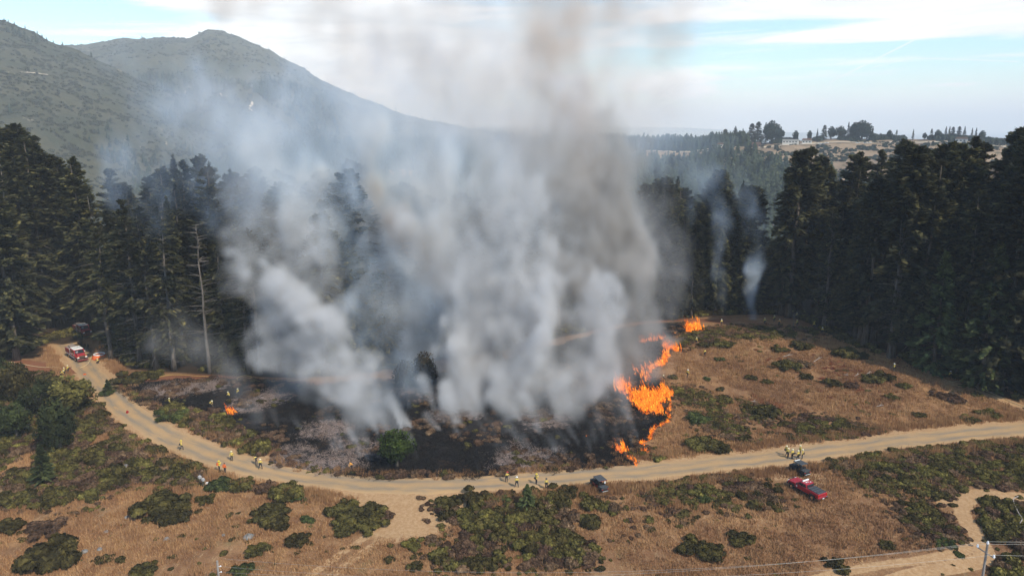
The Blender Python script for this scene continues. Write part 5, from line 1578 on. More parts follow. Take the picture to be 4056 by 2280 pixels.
# ------------------------------------------------------------------ people
def body_mesh(pose):
    """one continuous skinned figure; joints of the pose in metres, facing +y; materials by height and limb"""
    J = dict(pel=(0, 0, .96), spi=(0, .0, 1.18), che=(0, .01, 1.40), nek=(0, .02, 1.53), hed=(0, .04, 1.64), top=(0, .045, 1.74),
             hl=(-.10, 0, .92), kl=(-.12, .03, .50), al=(-.13, -.02, .09), tl=(-.14, .15, .04), hr=(.10, 0, .92), kr=(.12, .03, .50), ar=(.13, -.02, .09), trr=(.14, .15, .04),
             sl=(-.19, .0, 1.43), el=(-.27, -.02, 1.15), wl=(-.27, .10, .92), fl=(-.26, .14, .84), sr=(.19, 0, 1.43), er=(.27, -.02, 1.15), wr=(.27, .10, .92), fr=(.26, .14, .84))
    J.update(pose)
    rad = dict(pel=.155, spi=.145, che=.17, nek=.062, hed=.098, top=.085, hl=.105, kl=.075, al=.052, tl=.045, hr=.105, kr=.075, ar=.052, trr=.045,
               sl=.085, el=.056, wl=.042, fl=.035, sr=.085, er=.056, wr=.042, fr=.035)
    E_ = [('pel', 'spi'), ('spi', 'che'), ('che', 'nek'), ('nek', 'hed'), ('hed', 'top'), ('pel', 'hl'), ('hl', 'kl'), ('kl', 'al'), ('al', 'tl'), ('pel', 'hr'), ('hr', 'kr'), ('kr', 'ar'), ('ar', 'trr'),
          ('che', 'sl'), ('sl', 'el'), ('el', 'wl'), ('wl', 'fl'), ('che', 'sr'), ('sr', 'er'), ('er', 'wr'), ('wr', 'fr')]
    names = list(J); ix = {n: i for i, n in enumerate(names)}
    me = bpy.data.meshes.new('skeleton'); me.from_pydata([J[n] for n in names], [(ix[a], ix[b]) for a, b in E_], [])
    ob = bpy.data.objects.new('skeleton', me); COL.objects.link(ob)
    md = ob.modifiers.new('skin', 'SKIN')
    if not me.skin_vertices: pass
    sv = me.skin_vertices[0].data if me.skin_vertices else None
    if sv is None:
        bpy.context.view_layer.objects.active = ob
        return None
    for n in names: sv[ix[n]].radius = (rad[n], rad[n] * (.78 if n in ('pel', 'spi', 'che') else 1))
    sv[ix['pel']].use_root = True
    md.use_smooth_shade = True
    sb = ob.modifiers.new('sub', 'SUBSURF'); sb.levels = 1; sb.render_levels = 1
    dg = bpy.context.evaluated_depsgraph_get()
    out = bpy.data.meshes.new_from_object(ob.evaluated_get(dg))
    bpy.data.objects.remove(ob); bpy.data.meshes.remove(me)
    out.name = 'body'
    # which bone is each face nearest to
    P_ = {n: Vector(J[n]) for n in names}
    slot = {}
    for a, b in E_:
        if a in ('hed',) or b in ('hed', 'nek') and a == 'nek': slot[a, b] = 2
        elif b in ('fl', 'fr'): slot[a, b] = 2
        elif b in ('tl', 'trr'): slot[a, b] = 3
        elif b in ('hl', 'hr', 'kl', 'kr', 'al', 'ar'): slot[a, b] = 1
        else: slot[a, b] = 0
    slot['nek', 'hed'] = 2
    mi = []
    for f in out.polygons:
        c = f.center; best = 1e9; s_ = 0
        for a, b in E_:
            e = P_[b] - P_[a]; t = max(0, min(1, (c - P_[a]).dot(e) / e.length_squared)); d_ = (c - P_[a] - e * t).length / (rad[a] * (1 - t) + rad[b] * t)
            if d_ < best: best = d_; s_ = slot[a, b]
            if (a, b) == ('pel', 'spi') and d_ == best and t < 0.15: s_ = 1
        mi.append(s_)
    out.polygons.foreach_set('material_index', mi)
    return out, J


POSES = {
    'stand': {},
    'handsup': dict(el=(-.30, .14, 1.30), wl=(-.16, .30, 1.55), fl=(-.10, .33, 1.62), er=(.30, .14, 1.30), wr=(.16, .30, 1.55), fr=(.10, .33, 1.62)),
    'walk': dict(kl=(-.11, .20, .52), al=(-.12, .18, .10), tl=(-.12, .34, .06), kr=(.11, -.02, .50), ar=(.12, -.34, .13), trr=(.12, -.20, .05), el=(-.26, -.12, 1.17), wl=(-.26, .02, .93), fl=(-.25, .06, .86), er=(.26, .08, 1.15), wr=(.24, .28, 1.02), fr=(.23, .34, .98)),
    'wide': dict(hl=(-.12, 0, .90), kl=(-.22, .05, .48), al=(-.30, -.02, .09), tl=(-.34, .12, .04), hr=(.12, 0, .90), kr=(.20, .02, .48), ar=(.24, -.05, .09), trr=(.27, .10, .04), el=(-.34, -.06, 1.20), wl=(-.20, .12, 1.05), fl=(-.12, .14, 1.03), er=(.34, -.06, 1.20), wr=(.20, .12, 1.05), fr=(.12, .14, 1.03)),
    'bend': dict(spi=(0, .12, 1.13), che=(0, .30, 1.26), nek=(0, .42, 1.32), hed=(0, .51, 1.36), top=(0, .58, 1.42), sl=(-.19, .30, 1.27), el=(-.24, .42, 1.02), wl=(-.16, .56, .80), fl=(-.14, .60, .72), sr=(.19, .30, 1.27), er=(.24, .42, 1.02), wr=(.16, .56, .80), fr=(.14, .60, .72), kl=(-.13, .10, .50), kr=(.13, .06, .50)),
    'crouch': dict(pel=(0, -.05, .48), spi=(0, .06, .68), che=(0, .17, .88), nek=(0, .23, 1.0), hed=(0, .27, 1.10), top=(0, .29, 1.20), hl=(-.10, -.03, .46), kl=(-.18, .34, .50), al=(-.16, .05, .10), tl=(-.17, .22, .04), hr=(.10, -.03, .46), kr=(.18, .34, .50), ar=(.16, .05, .10), trr=(.17, .22, .04),
                   sl=(-.19, .16, .90), el=(-.26, .30, .68), wl=(-.16, .46, .58), fl=(-.12, .50, .56), sr=(.19, .16, .90), er=(.26, .30, .68), wr=(.16, .46, .58), fr=(.12, .50, .56)),
    'lean': dict(spi=(.03, .02, 1.18), che=(.10, .03, 1.38), nek=(.13, .05, 1.50), hed=(.15, .08, 1.61), top=(.16, .09, 1.71), sl=(-.08, .02, 1.41), sr=(.27, .02, 1.38), er=(.42, .12, 1.20), wr=(.40, .36, 1.12), fr=(.40, .43, 1.10), el=(-.18, -.02, 1.14), wl=(-.16, .16, .96), fl=(-.14, .22, .93)),
}
BODY = {}
for k_, v_ in POSES.items():
    BODY[k_] = body_mesh(v_)
_helm = MB().ball((0, 0, 0.0), 0.145, 10, 6, sz=0.95, zmin=-0.05).tube([(0, 0, -0.02), (0, 0, 0.0)], [0.20, 0.185], 12)
_pack = MB().box((0, 0, 0), (0.36, 0.20, 0.44), top=(0.8, 0.7)).box((0, -0.11, -0.06), (0.26, 0.08, 0.24)).box((-.11, .20, .10), (.06, .03, .50)).box((.11, .20, .10), (.06, .03, .50))
_low = MB().box((0, 0, 0), (0.40, 0.17, 0.26), top=(0.9, 0.8)).box((-.12, .16, .26), (.06, .03, .42)).box((.12, .16, .26), (.06, .03, .42)).box((0, -0.02, -.02), (0.46, 0.13, 0.08))
_tool = MB().tube([(0, 0, 0), (0.10, .45, -.78)], 0.022, 5).box((0.11, .47, -.82), (.22, .05, .14))
_torch = MB().tube([(0, 0, 0), (.02, .10, -.04), (.05, .34, -.16)], [.06, .06, .02], 6)
_pmesh = {}


def person(X_, Y_, face, pose, label, shirt=YEL, trou=NAVY, hat=PALEY, pack='low', packmat=BLACK, tool=None, group=None, s=1.0, at=None):
    """feet at a ground pixel; face in degrees, 0 looks away from the camera, 90 to the left"""
    p = G(X_, Y_) if at is None else at
    e = empty('person', (p[0], p[1], p[2]), R(face))
    e.scale = (s, s, s)
    tag(e, label, 'person', group)
    me, J = BODY[pose]
    key = (pose, shirt.name, trou.name)
    if key not in _pmesh:
        m2 = me.copy()
        for m in (shirt, trou, SKIN, BOOT): m2.materials.append(m)
        _pmesh[key] = m2
    link('body', _pmesh[key], e)
    hd = Vector(J['hed']); tp = Vector(J['top']); ch = Vector(J['che']); sp = Vector(J['spi'])
    if hat is not None:
        k2 = ('helmet', hat.name)
        if k2 not in _pmesh: _pmesh[k2] = _helm.mesh('helmet', hat, smooth_=True)
        h = link('helmet', _pmesh[k2], e); h.location = tp + Vector((0, -0.01, 0.0)); h.rotation_euler = (-(tp - hd).angle(Vector((0, 0, 1))) * 0.8 if pose != 'stand' else 0, 0, 0)
    else:
        k2 = ('hair', 0)
        if k2 not in _pmesh: _pmesh[k2] = MB().ball((0, 0, 0), 0.115, 10, 6, zmin=-.3).mesh('hair', paint('dark_hair', (0.06, 0.045, 0.035), 0.8), smooth_=True)
        h = link('hair', _pmesh[k2], e); h.location = hd + (tp - hd) * 0.6 + Vector((0, -.02, .01))
    if pack:
        k2 = (pack, packmat.name)
        if k2 not in _pmesh: _pmesh[k2] = (_low if pack == 'low' else _pack).mesh('backpack', packmat)
        b = link('backpack', _pmesh[k2], e)
        tilt = math.atan2(ch.y - sp.y, ch.z - sp.z)
        b.rotation_euler = (-tilt, 0, 0)
        c0 = sp if pack == 'low' else sp.lerp(ch, 0.55)
        b.location = c0 + Vector((0, -0.23 * math.cos(tilt), 0.23 * math.sin(tilt) - (0.08 if pack == 'low' else 0)))
    if tool:
        k2 = ('tool', tool)
        if k2 not in _pmesh: _pmesh[k2] = (_tool if tool == 'tool' else _torch).mesh('hand_tool' if tool == 'tool' else 'drip_torch', DECK if tool == 'tool' else RED)
        t_ = link('hand_tool' if tool == 'tool' else 'drip_torch', _pmesh[k2], e); t_.location = J['fr']
    return e


FFG = 'firefighters in yellow shirts'
PEOPLE = [
    (257, 1485, 100, 'stand', 'tallest of three yellow-shirted firefighters standing below the fire engine', {}),
    (271, 1476, 80, 'stand', 'right one of the three firefighters below the fire engine', {}),
    (242, 1493, -60, 'bend', 'stooping left one of the three firefighters below the fire engine', {}),
    (343, 1541, 10, 'stand', 'firefighter alone on the road edge below the fire engine', {'tool': 'tool'}),
    (421, 1549, 30, 'stand', 'firefighter half hidden behind the green bush by the road', {}),
    (390, 1440, 60, 'crouch', 'firefighter crouching beside the orange water tank', {}),
    (832, 1613, -100, 'bend', 'firefighter in ash left of the small lone fire', {'tool': 'tool'}),
    (672, 1606, -40, 'stand', 'firefighter showing only a helmet above the yellowish bush', {'s': 0.9}),
    (944, 1571, 60, 'stand', 'upright firefighter above the small lone fire', {}),
    (909, 1574, 80, 'crouch', 'firefighter kneeling in ash above the small lone fire', {'pack': None}),
    (720, 1781, -90, 'walk', 'firefighter walking on the upper road bend with arms raised', {'hat': YH}),
    (919, 1824, 180, 'stand', 'firefighter facing the camera in the middle of the road', {'hat': PALEY}),
    (869, 1864, -40, 'handsup', 'person with orange pack and bright yellow helmet taking a picture', {'pack': 'pack', 'packmat': ORANGE, 'hat': YH, 'shirt': YH}),
    (892, 1872, -20, 'stand', 'person with big round orange pack beside the one in bright yellow helmet', {'pack': 'pack', 'packmat': ORANGE, 'hat': None, 'shirt': ORANGE}),
    (1033, 1857, 10, 'wide', 'firefighter with legs apart and dark harness on the road bend', {'pack': 'low'}),
    (1016, 1841, 40, 'bend', 'firefighter in black trousers just behind the legs-apart one', {'hat': None}),
    (794, 1917, 5, 'stand', 'hiker in white shirt, left one of the two on the footpath', {'shirt': GREY, 'trou': OLIVE, 'hat': None, 'pack': None}),
    (807, 1927, -5, 'stand', 'hiker in grey shirt, right one of the two on the footpath', {'shirt': GREY, 'trou': OLIVE, 'hat': None, 'pack': None}),
    (1396, 1860, 120, 'bend', 'person in orange yellow shirt bending in the ash left of the green tree', {'hat': None, 'pack': None, 'shirt': paint('orange_yellow_shirt', (0.70, 0.32, 0.05), 0.85)}),
    (2006, 1909, 0, 'lean', 'firefighter in red helmet resting on a tool, leftmost of four on the road', {'hat': REDH, 'tool': 'tool'}),
    (2047, 1929, 0, 'wide', 'white-helmeted firefighter with legs apart, second of four on the road', {'hat': WHITE}),
    (2124, 1917, -60, 'handsup', 'yellow-helmeted firefighter holding up a phone, third of four on the road', {'hat': YH}),
    (2164, 1936, 0, 'stand', 'firefighter in dark helmet, nearest of four on the road', {'hat': DARK}),
    (3113, 1803, -60, 'walk', 'upper left one of six firefighters on the right road', {}),
    (3120, 1813, -40, 'walk', 'lower left one of six firefighters on the right road', {}),
    (3137, 1817, 20, 'stand', 'third from left of six firefighters on the right road', {}),
    (3160, 1822, 30, 'wide', 'lowest and nearest of six firefighters on the right road', {}),
    (3177, 1817, 60, 'stand', 'rightmost of six firefighters on the right road', {}),
    (3168, 1801, 100, 'stand', 'uppermost right one of six firefighters on the right road', {}),
    (2758, 1364, -30, 'stand', 'firefighter on the crest brush just below the top flame', {'tool': 'tool'}),
    (2791, 1411, 20, 'stand', 'firefighter in the upper field below the crest', {'hat': None}),
    (2723, 1494, -50, 'walk', 'firefighter walking in the field right of the tallest flames', {'hat': WHITE}),
    (2628, 1517, 75, 'lean', 'firefighter holding a torch right above the tallest flames', {'tool': 'torch', 'shirt': paint('dark_brown_jacket', (0.12, 0.07, 0.04), .9)}),  # jacket coloured dark brown all over
    (2857, 1290, 0, 'stand', 'firefighter at the foot of the left blue wisp', {'hat': WHITE}),
    (3028, 1285, 0, 'stand', 'firefighter just right of the right blue wisp', {}),
    (3066, 1274, 20, 'stand', 'pale firefighter at the forest edge, second right of the wisps', {}),
    (3086, 1290, -30, 'wide', 'firefighter with orange shirt left of the small leafless tree', {'shirt': paint('amber_shirt', (0.62, 0.28, 0.06), .85)}),  # shirt is plain amber cloth, no emission
    (3156, 1292, 10, 'stand', 'firefighter right of the small leafless tree', {}),
    (3155, 1262, 10, 'stand', 'firefighter in shade above the one by the leafless tree', {}),
    (3223, 1301, -20, 'stand', 'firefighter upper of the pair on the right crest', {'hat': YH}),
    (3256, 1323, -20, 'wide', 'firefighter lower of the pair on the right crest', {'hat': WHITE}),
    (3270, 1286, 0, 'stand', 'firefighter in the shade behind the right crest pair', {}),
    (3541, 1470, 60, 'lean', 'lone firefighter pulling a hose on the right forest edge', {'hat': WHITE, 'tool': 'tool'}),
    (3762, 1500, 0, 'stand', 'firefighter deep in shade at the right forest foot', {'hat': WHITE}),
]
for X_, Y_, face, pose, lab, kw in PEOPLE:
    kw = dict(kw); kw.setdefault('group', FFG if kw.get('shirt', YEL) is YEL else None)
    person(X_, Y_, face, pose, lab, **kw)

# ------------------------------------------------------------------ what the fire left: char stubble, sticks, scorched bushes
CHAR = paint('charred_stems', (0.014, 0.013, 0.013), 0.95, spec=0.1)
ASHY = paint('ash_covered_sticks', (0.24, 0.18, 0.15), 0.95, spec=0.1, var=0.4)


def stick_patch(seed, n, size, h, w):
    r = np.random.default_rng(seed)
    c = np.column_stack([(r.random((n, 2)) - 0.5) * 2 * size, r.random(n) * 0.1])
    el2 = r.random(n) ** 1.3 * 1.2; a_ = r.random(n) * 6.28; L = h * (0.4 + r.random(n))
    d = np.stack([np.cos(a_) * np.cos(el2), np.sin(a_) * np.cos(el2), np.sin(el2)], 1)
    s = unit(np.cross(d, r.normal(size=(n, 3)))) * w
    e = c + d * L[:, None]
    V = np.stack([c - s, c + s, e], 1).reshape(-1, 3)
    return V, np.arange(3 * n).reshape(n, 3), np.repeat(r.random(n), 3)


bxy = rand_in(BURN, 1.05, 8, 1.2)
bn = fbm2(bxy[:, 0] / 5, bxy[:, 1] / 5, 3, 12)
rr_ = np.random.default_rng(5)
k1 = (bn > 0.36) & (np.max([np.exp(-((bxy[:, 0] - q[0]) ** 2 / 40 + (bxy[:, 1] - q[1]) ** 2 / 28)) for q in ashc], axis=0) < 0.5)
s1 = 0.7 + 0.9 * rr_.random(k1.sum())
scatter('charred_brush', [stick_patch(q, 90, 0.8, 0.55, 0.022) for q in (1, 2, 3)], with_z(bxy[k1], 0), rr_.random(k1.sum()) * 6.28, np.column_stack([s1, s1, s1]), CHAR, 'black charred stems and stubble over the burnt slope')
ashn = np.zeros(len(bxy))
for q in ashc: ashn = np.maximum(ashn, np.exp(-((bxy[:, 0] - q[0]) ** 2 / 80 + (bxy[:, 1] - q[1]) ** 2 / 55)))
k2 = (ashn + 0.9 * (bn - 0.5) > 0.72) & (rr_.random(len(bxy)) < 0.6)
s2 = 0.8 + 0.8 * rr_.random(k2.sum())
scatter('ashy_sticks', [stick_patch(q, 60, 0.8, 0.6, 0.028) for q in (11, 12, 13)], with_z(bxy[k2], 0.02), rr_.random(k2.sum()) * 6.28, np.column_stack([s2, s2, s2 * .7]), ASHY, 'pinkish grey sticks lying in the ash')
px_, py_ = proj(np.array([0, 130, 0.]))
wb = fbm2(bxy[:, 0] / 6 + 40, bxy[:, 1] / 6, 3, 19)
k3 = (wb > 0.58) & (rr_.random(len(bxy)) < 0.5)
s3 = 0.45 + 0.75 * rr_.random(k3.sum())
scatter('scorched_bushes', SHR, with_z(bxy[k3]), rr_.random(k3.sum()) * 6.28, np.column_stack([s3, s3, s3 * 0.9]), BROWNB, 'scorched brown bushes left standing in the burn')
k4 = (wb > 0.5) & (wb < 0.56) & (rr_.random(len(bxy)) < 0.16) | (polydist(bxy[:, 0], bxy[:, 1], BURN) < 1.6) & (rr_.random(len(bxy)) < 0.25)
s4 = 0.35 + 0.6 * rr_.random(k4.sum())
scatter('surviving_bushes', SHR, with_z(bxy[k4]), rr_.random(k4.sum()) * 6.28, np.column_stack([s4, s4, s4 * 0.9]), BRUSH, 'small olive bushes that survived in the burn')
# scorched fringe of straw between the black ground and the road
fx = rand_in(BURN, 0.8, 28, 1.2)
fd = polydist(fx[:, 0], fx[:, 1], BURN); fr_ = polydist(fx[:, 0], fx[:, 1], road_xy, False)
fx = fx[(fd < 2.2) & (fr_ < 7.5) & (rr_.random(len(fx)) < 0.5)]
scatter('scorched_straw', GP_, with_z(fx, 0), rr_.random(len(fx)) * 6.28, np.column_stack([np.full(len(fx), .6), np.full(len(fx), .6), 0.8 + 0.9 * rr_.random(len(fx))]), GRASS, 'thin fringe of straw between the burn and the road')

# ------------------------------------------------------------------ round green tree and the scorched oaks
def oak_mesh(seed, n, leaf, lumps=26, squash=0.9):
    r = np.random.default_rng(seed)
    c = unit(r.normal(size=(lumps, 3))) * (0.35 + 0.38 * r.random((lumps, 1))); c[:, 2] = c[:, 2] * squash + 0.05
    lr = 0.24 + 0.2 * r.random(lumps)
    k = r.integers(0, lumps, n); d = unit(r.normal(size=(n, 3)))
    C = c[k] + d * (lr[k] * (0.65 + 0.42 * r.random(n)))[:, None]
    out = unit(C) ; a = unit(np.cross(unit(out + 0.8 * r.normal(size=(n, 3))), r.normal(size=(n, 3)))); b = unit(np.cross(a, out + 0.3 * r.normal(size=(n, 3))))
    sz = 0.7 + 0.7 * r.random((n, 1))
    V, F = quads(C, a * leaf * sz, b * leaf * 0.7 * sz)
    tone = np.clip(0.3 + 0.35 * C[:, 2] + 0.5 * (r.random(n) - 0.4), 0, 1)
    return V, F, np.repeat(tone, 4)


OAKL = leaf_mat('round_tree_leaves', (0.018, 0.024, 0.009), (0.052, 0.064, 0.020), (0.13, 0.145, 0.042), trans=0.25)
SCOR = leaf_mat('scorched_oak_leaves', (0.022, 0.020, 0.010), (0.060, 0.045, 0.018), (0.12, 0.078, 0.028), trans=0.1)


def oak(X_, Y_, wpx, hpx, mat, label, seed, lift=0.42, n=2600):
    p = G(X_, Y_); dist = np.linalg.norm(p - CAM); w = wpx / FS * dist / 2; h = hpx / FS * dist / 2 / math.cos(R(25))
    e = empty('broadleaf_tree', p)
    V, F, T = oak_mesh(seed, n, 0.055)
    V = V * np.array([w, w, h]) * 1.08 + np.array([0, 0, h * (1 + lift)])
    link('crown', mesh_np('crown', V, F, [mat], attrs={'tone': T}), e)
    m = MB(); r = random.Random(seed)
    m.tube([(0, 0, -.3), (0.1, 0, h * .5), (0, .1, h * 1.2)], [w * .09, w * .07, w * .03], 7)
    for q in range(7):
        a_ = r.uniform(0, 6.28); m.tube([(0.05, 0, h * r.uniform(.3, .7)), (math.cos(a_) * w * .35, math.sin(a_) * w * .35, h * 1.0), (math.cos(a_) * w * .7, math.sin(a_) * w * .7, h * r.uniform(1.1, 1.6))], [w * .04, w * .03, w * .01], 5)
    m.obj('trunk', BARK, e)
    return tag(e, label, 'tree')


GREENT = leaf_mat('green_tree_leaves', (0.022, 0.036, 0.009), (0.075, 0.11, 0.022), (0.18, 0.23, 0.05), trans=0.25)
oak(1572, 1846, 134, 132, GREENT, 'round dark green tree alone at the front edge of the burn', 3, lift=0.12, n=3600)
oak(1600, 1540, 95, 105, SCOR, 'left half of the olive brown oak pair behind the burn', 4, lift=0.1)
oak(1690, 1532, 110, 118, SCOR, 'right half of the olive brown oak pair behind the burn', 5, lift=0.15)
oak(1965, 1520, 60, 110, SCOR, 'small dark tree half lost in the central smoke', 6, lift=0.2)
for X_, Y_, w_, h_, mt, lab in ((60, 1600, 120, 130, BRUSH, 'low tree crown in the left brush below the hose crew'), (160, 1650, 110, 120, OAKL, 'dark green tree in the left brush'), (290, 1640, 150, 120, BRUSH, 'wide pale green tree at the middle of the left brush'),
                            (240, 1790, 130, 170, OAKL, 'tallest dark tree in the left brush'), (70, 1740, 120, 120, OAKL, 'dark rounded tree near the left photo edge'), (20, 1560, 90, 110, OAKL, 'dark tree cut by the left photo edge')):
    oak(X_, Y_, w_, h_, mt, lab, int(X_) + 1, lift=0.05, n=2600)
for X_, Y_, ht, lab in ((180, 1925, 7.0, 'small light green fir in the lower left brush'), (2088, 2015, 4.0, 'little bright green fir in the middle brush'), (430, 1560, 3.2, 'knee-high green fir beside the road edge firefighter'),
                        (110, 1600, 5.0, 'young fir under the firs at far left')):
    place_tree('young', G(X_, Y_), ht, 1.0, lab, None)
# small leafless tree
_m = MB(); r5 = random.Random(8)
_m.tube([(0, 0, -.2), (.15, 0, 1.8), (0, .1, 3.4)], [.10, .07, .04], 5)
for q in range(26):
    a_ = r5.uniform(0, 6.28); z0 = r5.uniform(1.6, 3.4); L_ = r5.uniform(.8, 1.8)
    _m.tube([(0, 0, z0), (math.cos(a_) * L_ * .6, math.sin(a_) * L_ * .6, z0 + L_ * .5), (math.cos(a_) * L_, math.sin(a_) * L_, z0 + L_ * 1.1)], [.03, .02, .008], 3)
e = empty('leafless_tree', G(3142, 1288)); _m.obj('branches', GREYWOOD, e); tag(e, 'small bare leafless tree among firefighters on the crest', 'tree')

# ------------------------------------------------------------------ vehicles (x forward, y left)
def wheel(e, x, y, r, w, rim=CHROME):
    t = MB().cyl((0, 0, 0), r, w, 'y', 16).obj('wheel', RUBBER, e); t.location = (x, y, r)
    link('rim', MB().cyl((0, 0, 0), r * .55, w * 1.06, 'y', 10).mesh('rim', rim), t)
    return t


def put(name, rear, front, xr, xf, yside, label, cat):
    a = G(*rear); b = G(*front)
    h = math.atan2(b[1] - a[1], b[0] - a[0])
    mid = (a + b) / 2; f = np.array([math.cos(h), math.sin(h)]); l = np.array([-math.sin(h), math.cos(h)])
    c = mid[:2] - f * (xr + xf) / 2 - l * yside
    e = empty(name, (c[0], c[1], 0), h)
    pa = c + f * xr; pb = c + f * xf
    za, zb = float(H(*pa)), float(H(*pb)); zl = float(H(*(c + l))); zr = float(H(*(c - l)))
    e.location.z = (za * xf - zb * xr) / (xf - xr) + 0.04
    e.rotation_euler = Matrix.Rotation(h, 3, 'Z').to_euler() if False else (Matrix.Rotation(h, 3, 'Z') @ Matrix.Rotation(-math.atan2(zb - za, xf - xr), 3, 'Y') @ Matrix.Rotation(math.atan2(zl - zr, 2), 3, 'X')).to_euler()
    print(name, 'wheelbase', np.linalg.norm(b - a))
    return tag(e, label, cat)


def fire_engine(rear, front, label):
    e = put('fire_engine', rear, front, -2.0, 2.2, -1.02, label, 'fire engine')
    MB().box((0.0, 0, .75), (7.4, 0.95, .30)).obj('chassis', BLACK, e)
    # crew cab
    cab = MB().prism([(-1.0, 1.0), (2.05, 1.0), (2.05, 1.75), (1.62, 2.68), (-1.0, 2.72)], -1.12, 1.12).obj('cab', RED, e, bevel=.05)
    MB().box((.30, 0, 2.765), (2.55, 2.1, .08), top=(.96, .95)).obj('cab_roof', WHITE, e)
    lt = MB(); rg = random.Random(2)
    for row, n in ((.30, 5), (-.05, 6), (-.36, 3)):
        for k in range(n):
            y0 = .72 - k * .26; x0 = .35 + row
            lt.box((x0, y0, 2.812), (.20, .045, .012)); lt.box((x0, y0 - .12, 2.812), (.20, .04, .012)); lt.box((x0 + rg.choice((-.08, 0, .08)), y0 - .06, 2.812), (.045, .12, .012))
    o_ = lt.obj('roof_lettering', BLACK, e)
    ws = MB().add([(2.075, -.98, 1.80), (2.075, .98, 1.80), (1.665, .90, 2.60), (1.665, -.90, 2.60)], [(0, 1, 2, 3)]); ws.obj('windshield', GLASS, e)
    MB().box((1.95, -0.55, 2.18), (.04, .5, .5)).obj('sun_visor', TREAD, e)
    for s in (-1, 1):
        for x0, x1 in ((.75, 1.55), (-.55, .35)):
            MB().box(((x0 + x1) / 2, s * 1.13, 2.12), (x1 - x0, .03, .62)).obj('side_window', GLASS, e)
            d_ = MB().box(((x0 + x1) / 2, s * 1.135, 1.42), (x1 - x0 + .1, .03, .72)).obj('door', RED, e)
            link('handle', MB().box((x0 + .12, s * 1.16, 1.62), (.16, .04, .05)).mesh('handle', CHROME), d_)
        MB().box((.5, s * 1.15, 1.50), (3.0, .02, .10)).obj('white_stripe', WHITE, e)
        MB().box((.4, s * 1.10, .78), (2.3, .28, .10)).box((.4, s * 1.02, .95), (2.2, .10, .28)).obj('running_board', TREAD, e)
        m_ = MB().box((1.85, s * 1.42, 2.0), (.10, .22, .46)).tube([(1.8, s * 1.12, 2.15), (1.85, s * 1.36, 2.15)], .02, 5).obj('mirror', CHROME, e)
        hl = MB().box((3.52, s * .86, 1.20), (.10, .42, .26)).obj('headlight', LAMP, e)
        MB().box((3.49, s * .86, 1.47), (.10, .30, .12)).obj('marker_lamp', AMBER, e)
    # hood and fenders
    MB().prism([(2.02, .95), (3.45, .95), (3.48, 1.55), (3.25, 1.72), (2.02, 1.86)], -.80, .80).obj('hood', RED, e, bevel=.07)
    for s in (-1, 1):
        MB().prism([(1.62, 1.02), (2.75, 1.02), (3.45, 1.0), (3.5, 1.30), (3.2, 1.42), (1.62, 1.42)], s * .80 if s > 0 else -1.16, 1.16 if s > 0 else -.80).obj('fender', RED, e, bevel=.05)
    gr = MB().box((3.52, 0, 1.34), (.05, 1.15, .46)).obj('grille', BLACK, e)
    link('grille_bar', MB().box((3.56, 0, 1.58), (.05, 1.3, .07)).box((3.55, 0, 1.12), (.05, 1.2, .05)).mesh('grille_bar', CHROME), gr)
    for k in range(6): link('slat', MB().box((3.555, 0, 1.18 + k * .065), (.02, 1.1, .02)).mesh('slat', CHROME), gr)
    MB().box((3.72, 0, .80), (.36, 2.36, .26), top=(.8, .98)).obj('bumper', CHROME, e)
    MB().box((3.86, 0, .60), (.30, 2.3, .22)).obj('bumper_extension', DRED, e)
    # body
    MB().box((-2.55, 0, 1.55), (2.95, 2.36, 1.30)).obj('body', RED, e, bevel=.04)
    MB().box((-2.55, -.78, 2.235), (2.95, .62, .06)).box((-2.55, .78, 2.235), (2.95, .62, .06)).obj('body_top_deck', DECK, e)
    MB().box((-2.45, 0, 2.35), (2.9, .98, .34)).obj('hose_bed', RED, e)
    MB().box((-2.45, 0, 2.56), (2.98, 1.30, .07)).obj('hose_bed_cover', DECK, e)
    for s in (-1, 1):
        MB().box((-1.07, s * 1.06, 1.55), (.34, .26, 1.45)).obj('pump_panel', TREAD, e)
        MB().box((-1.05, s * 1.12, 2.38), (.26, .16, .16)).obj('scene_light', LAMP, e)
        for k in range(3):
            d_ = MB().box((-3.45 + k * .92, s * 1.19, 1.66), (.84, .03, .98)).obj('locker_door', DRED, e)
            link('handle', MB().box((-3.2 + k * .92, s * 1.215, 1.35), (.14, .03, .05)).mesh('handle', CHROME), d_)
        MB().box((-2.55, s * 1.2, 1.08), (2.9, .03, .09)).obj('white_stripe', WHITE, e)
        wheel(e, 2.2, s * 1.0, .50, .30)
        wheel(e, -2.0, s * 1.0, .50, .30); wheel(e, -2.0, s * .66, .50, .28)
        MB().box((-4.04, s * 1.0, 1.1), (.04, .2, .3)).obj('tail_lamp', TAIL, e)
    lb = MB().box((1.35, 0, 2.86), (.26, 1.5, .12)).obj('light_bar', WHITE, e)
    return e


fe = fire_engine((263, 1409), (314, 1440), 'red fire engine with white cab roof parked at the left end of the road')
fe2 = fire_engine((296, 1318), (332, 1336), 'second red fire engine in deep shade under the trees behind the first')

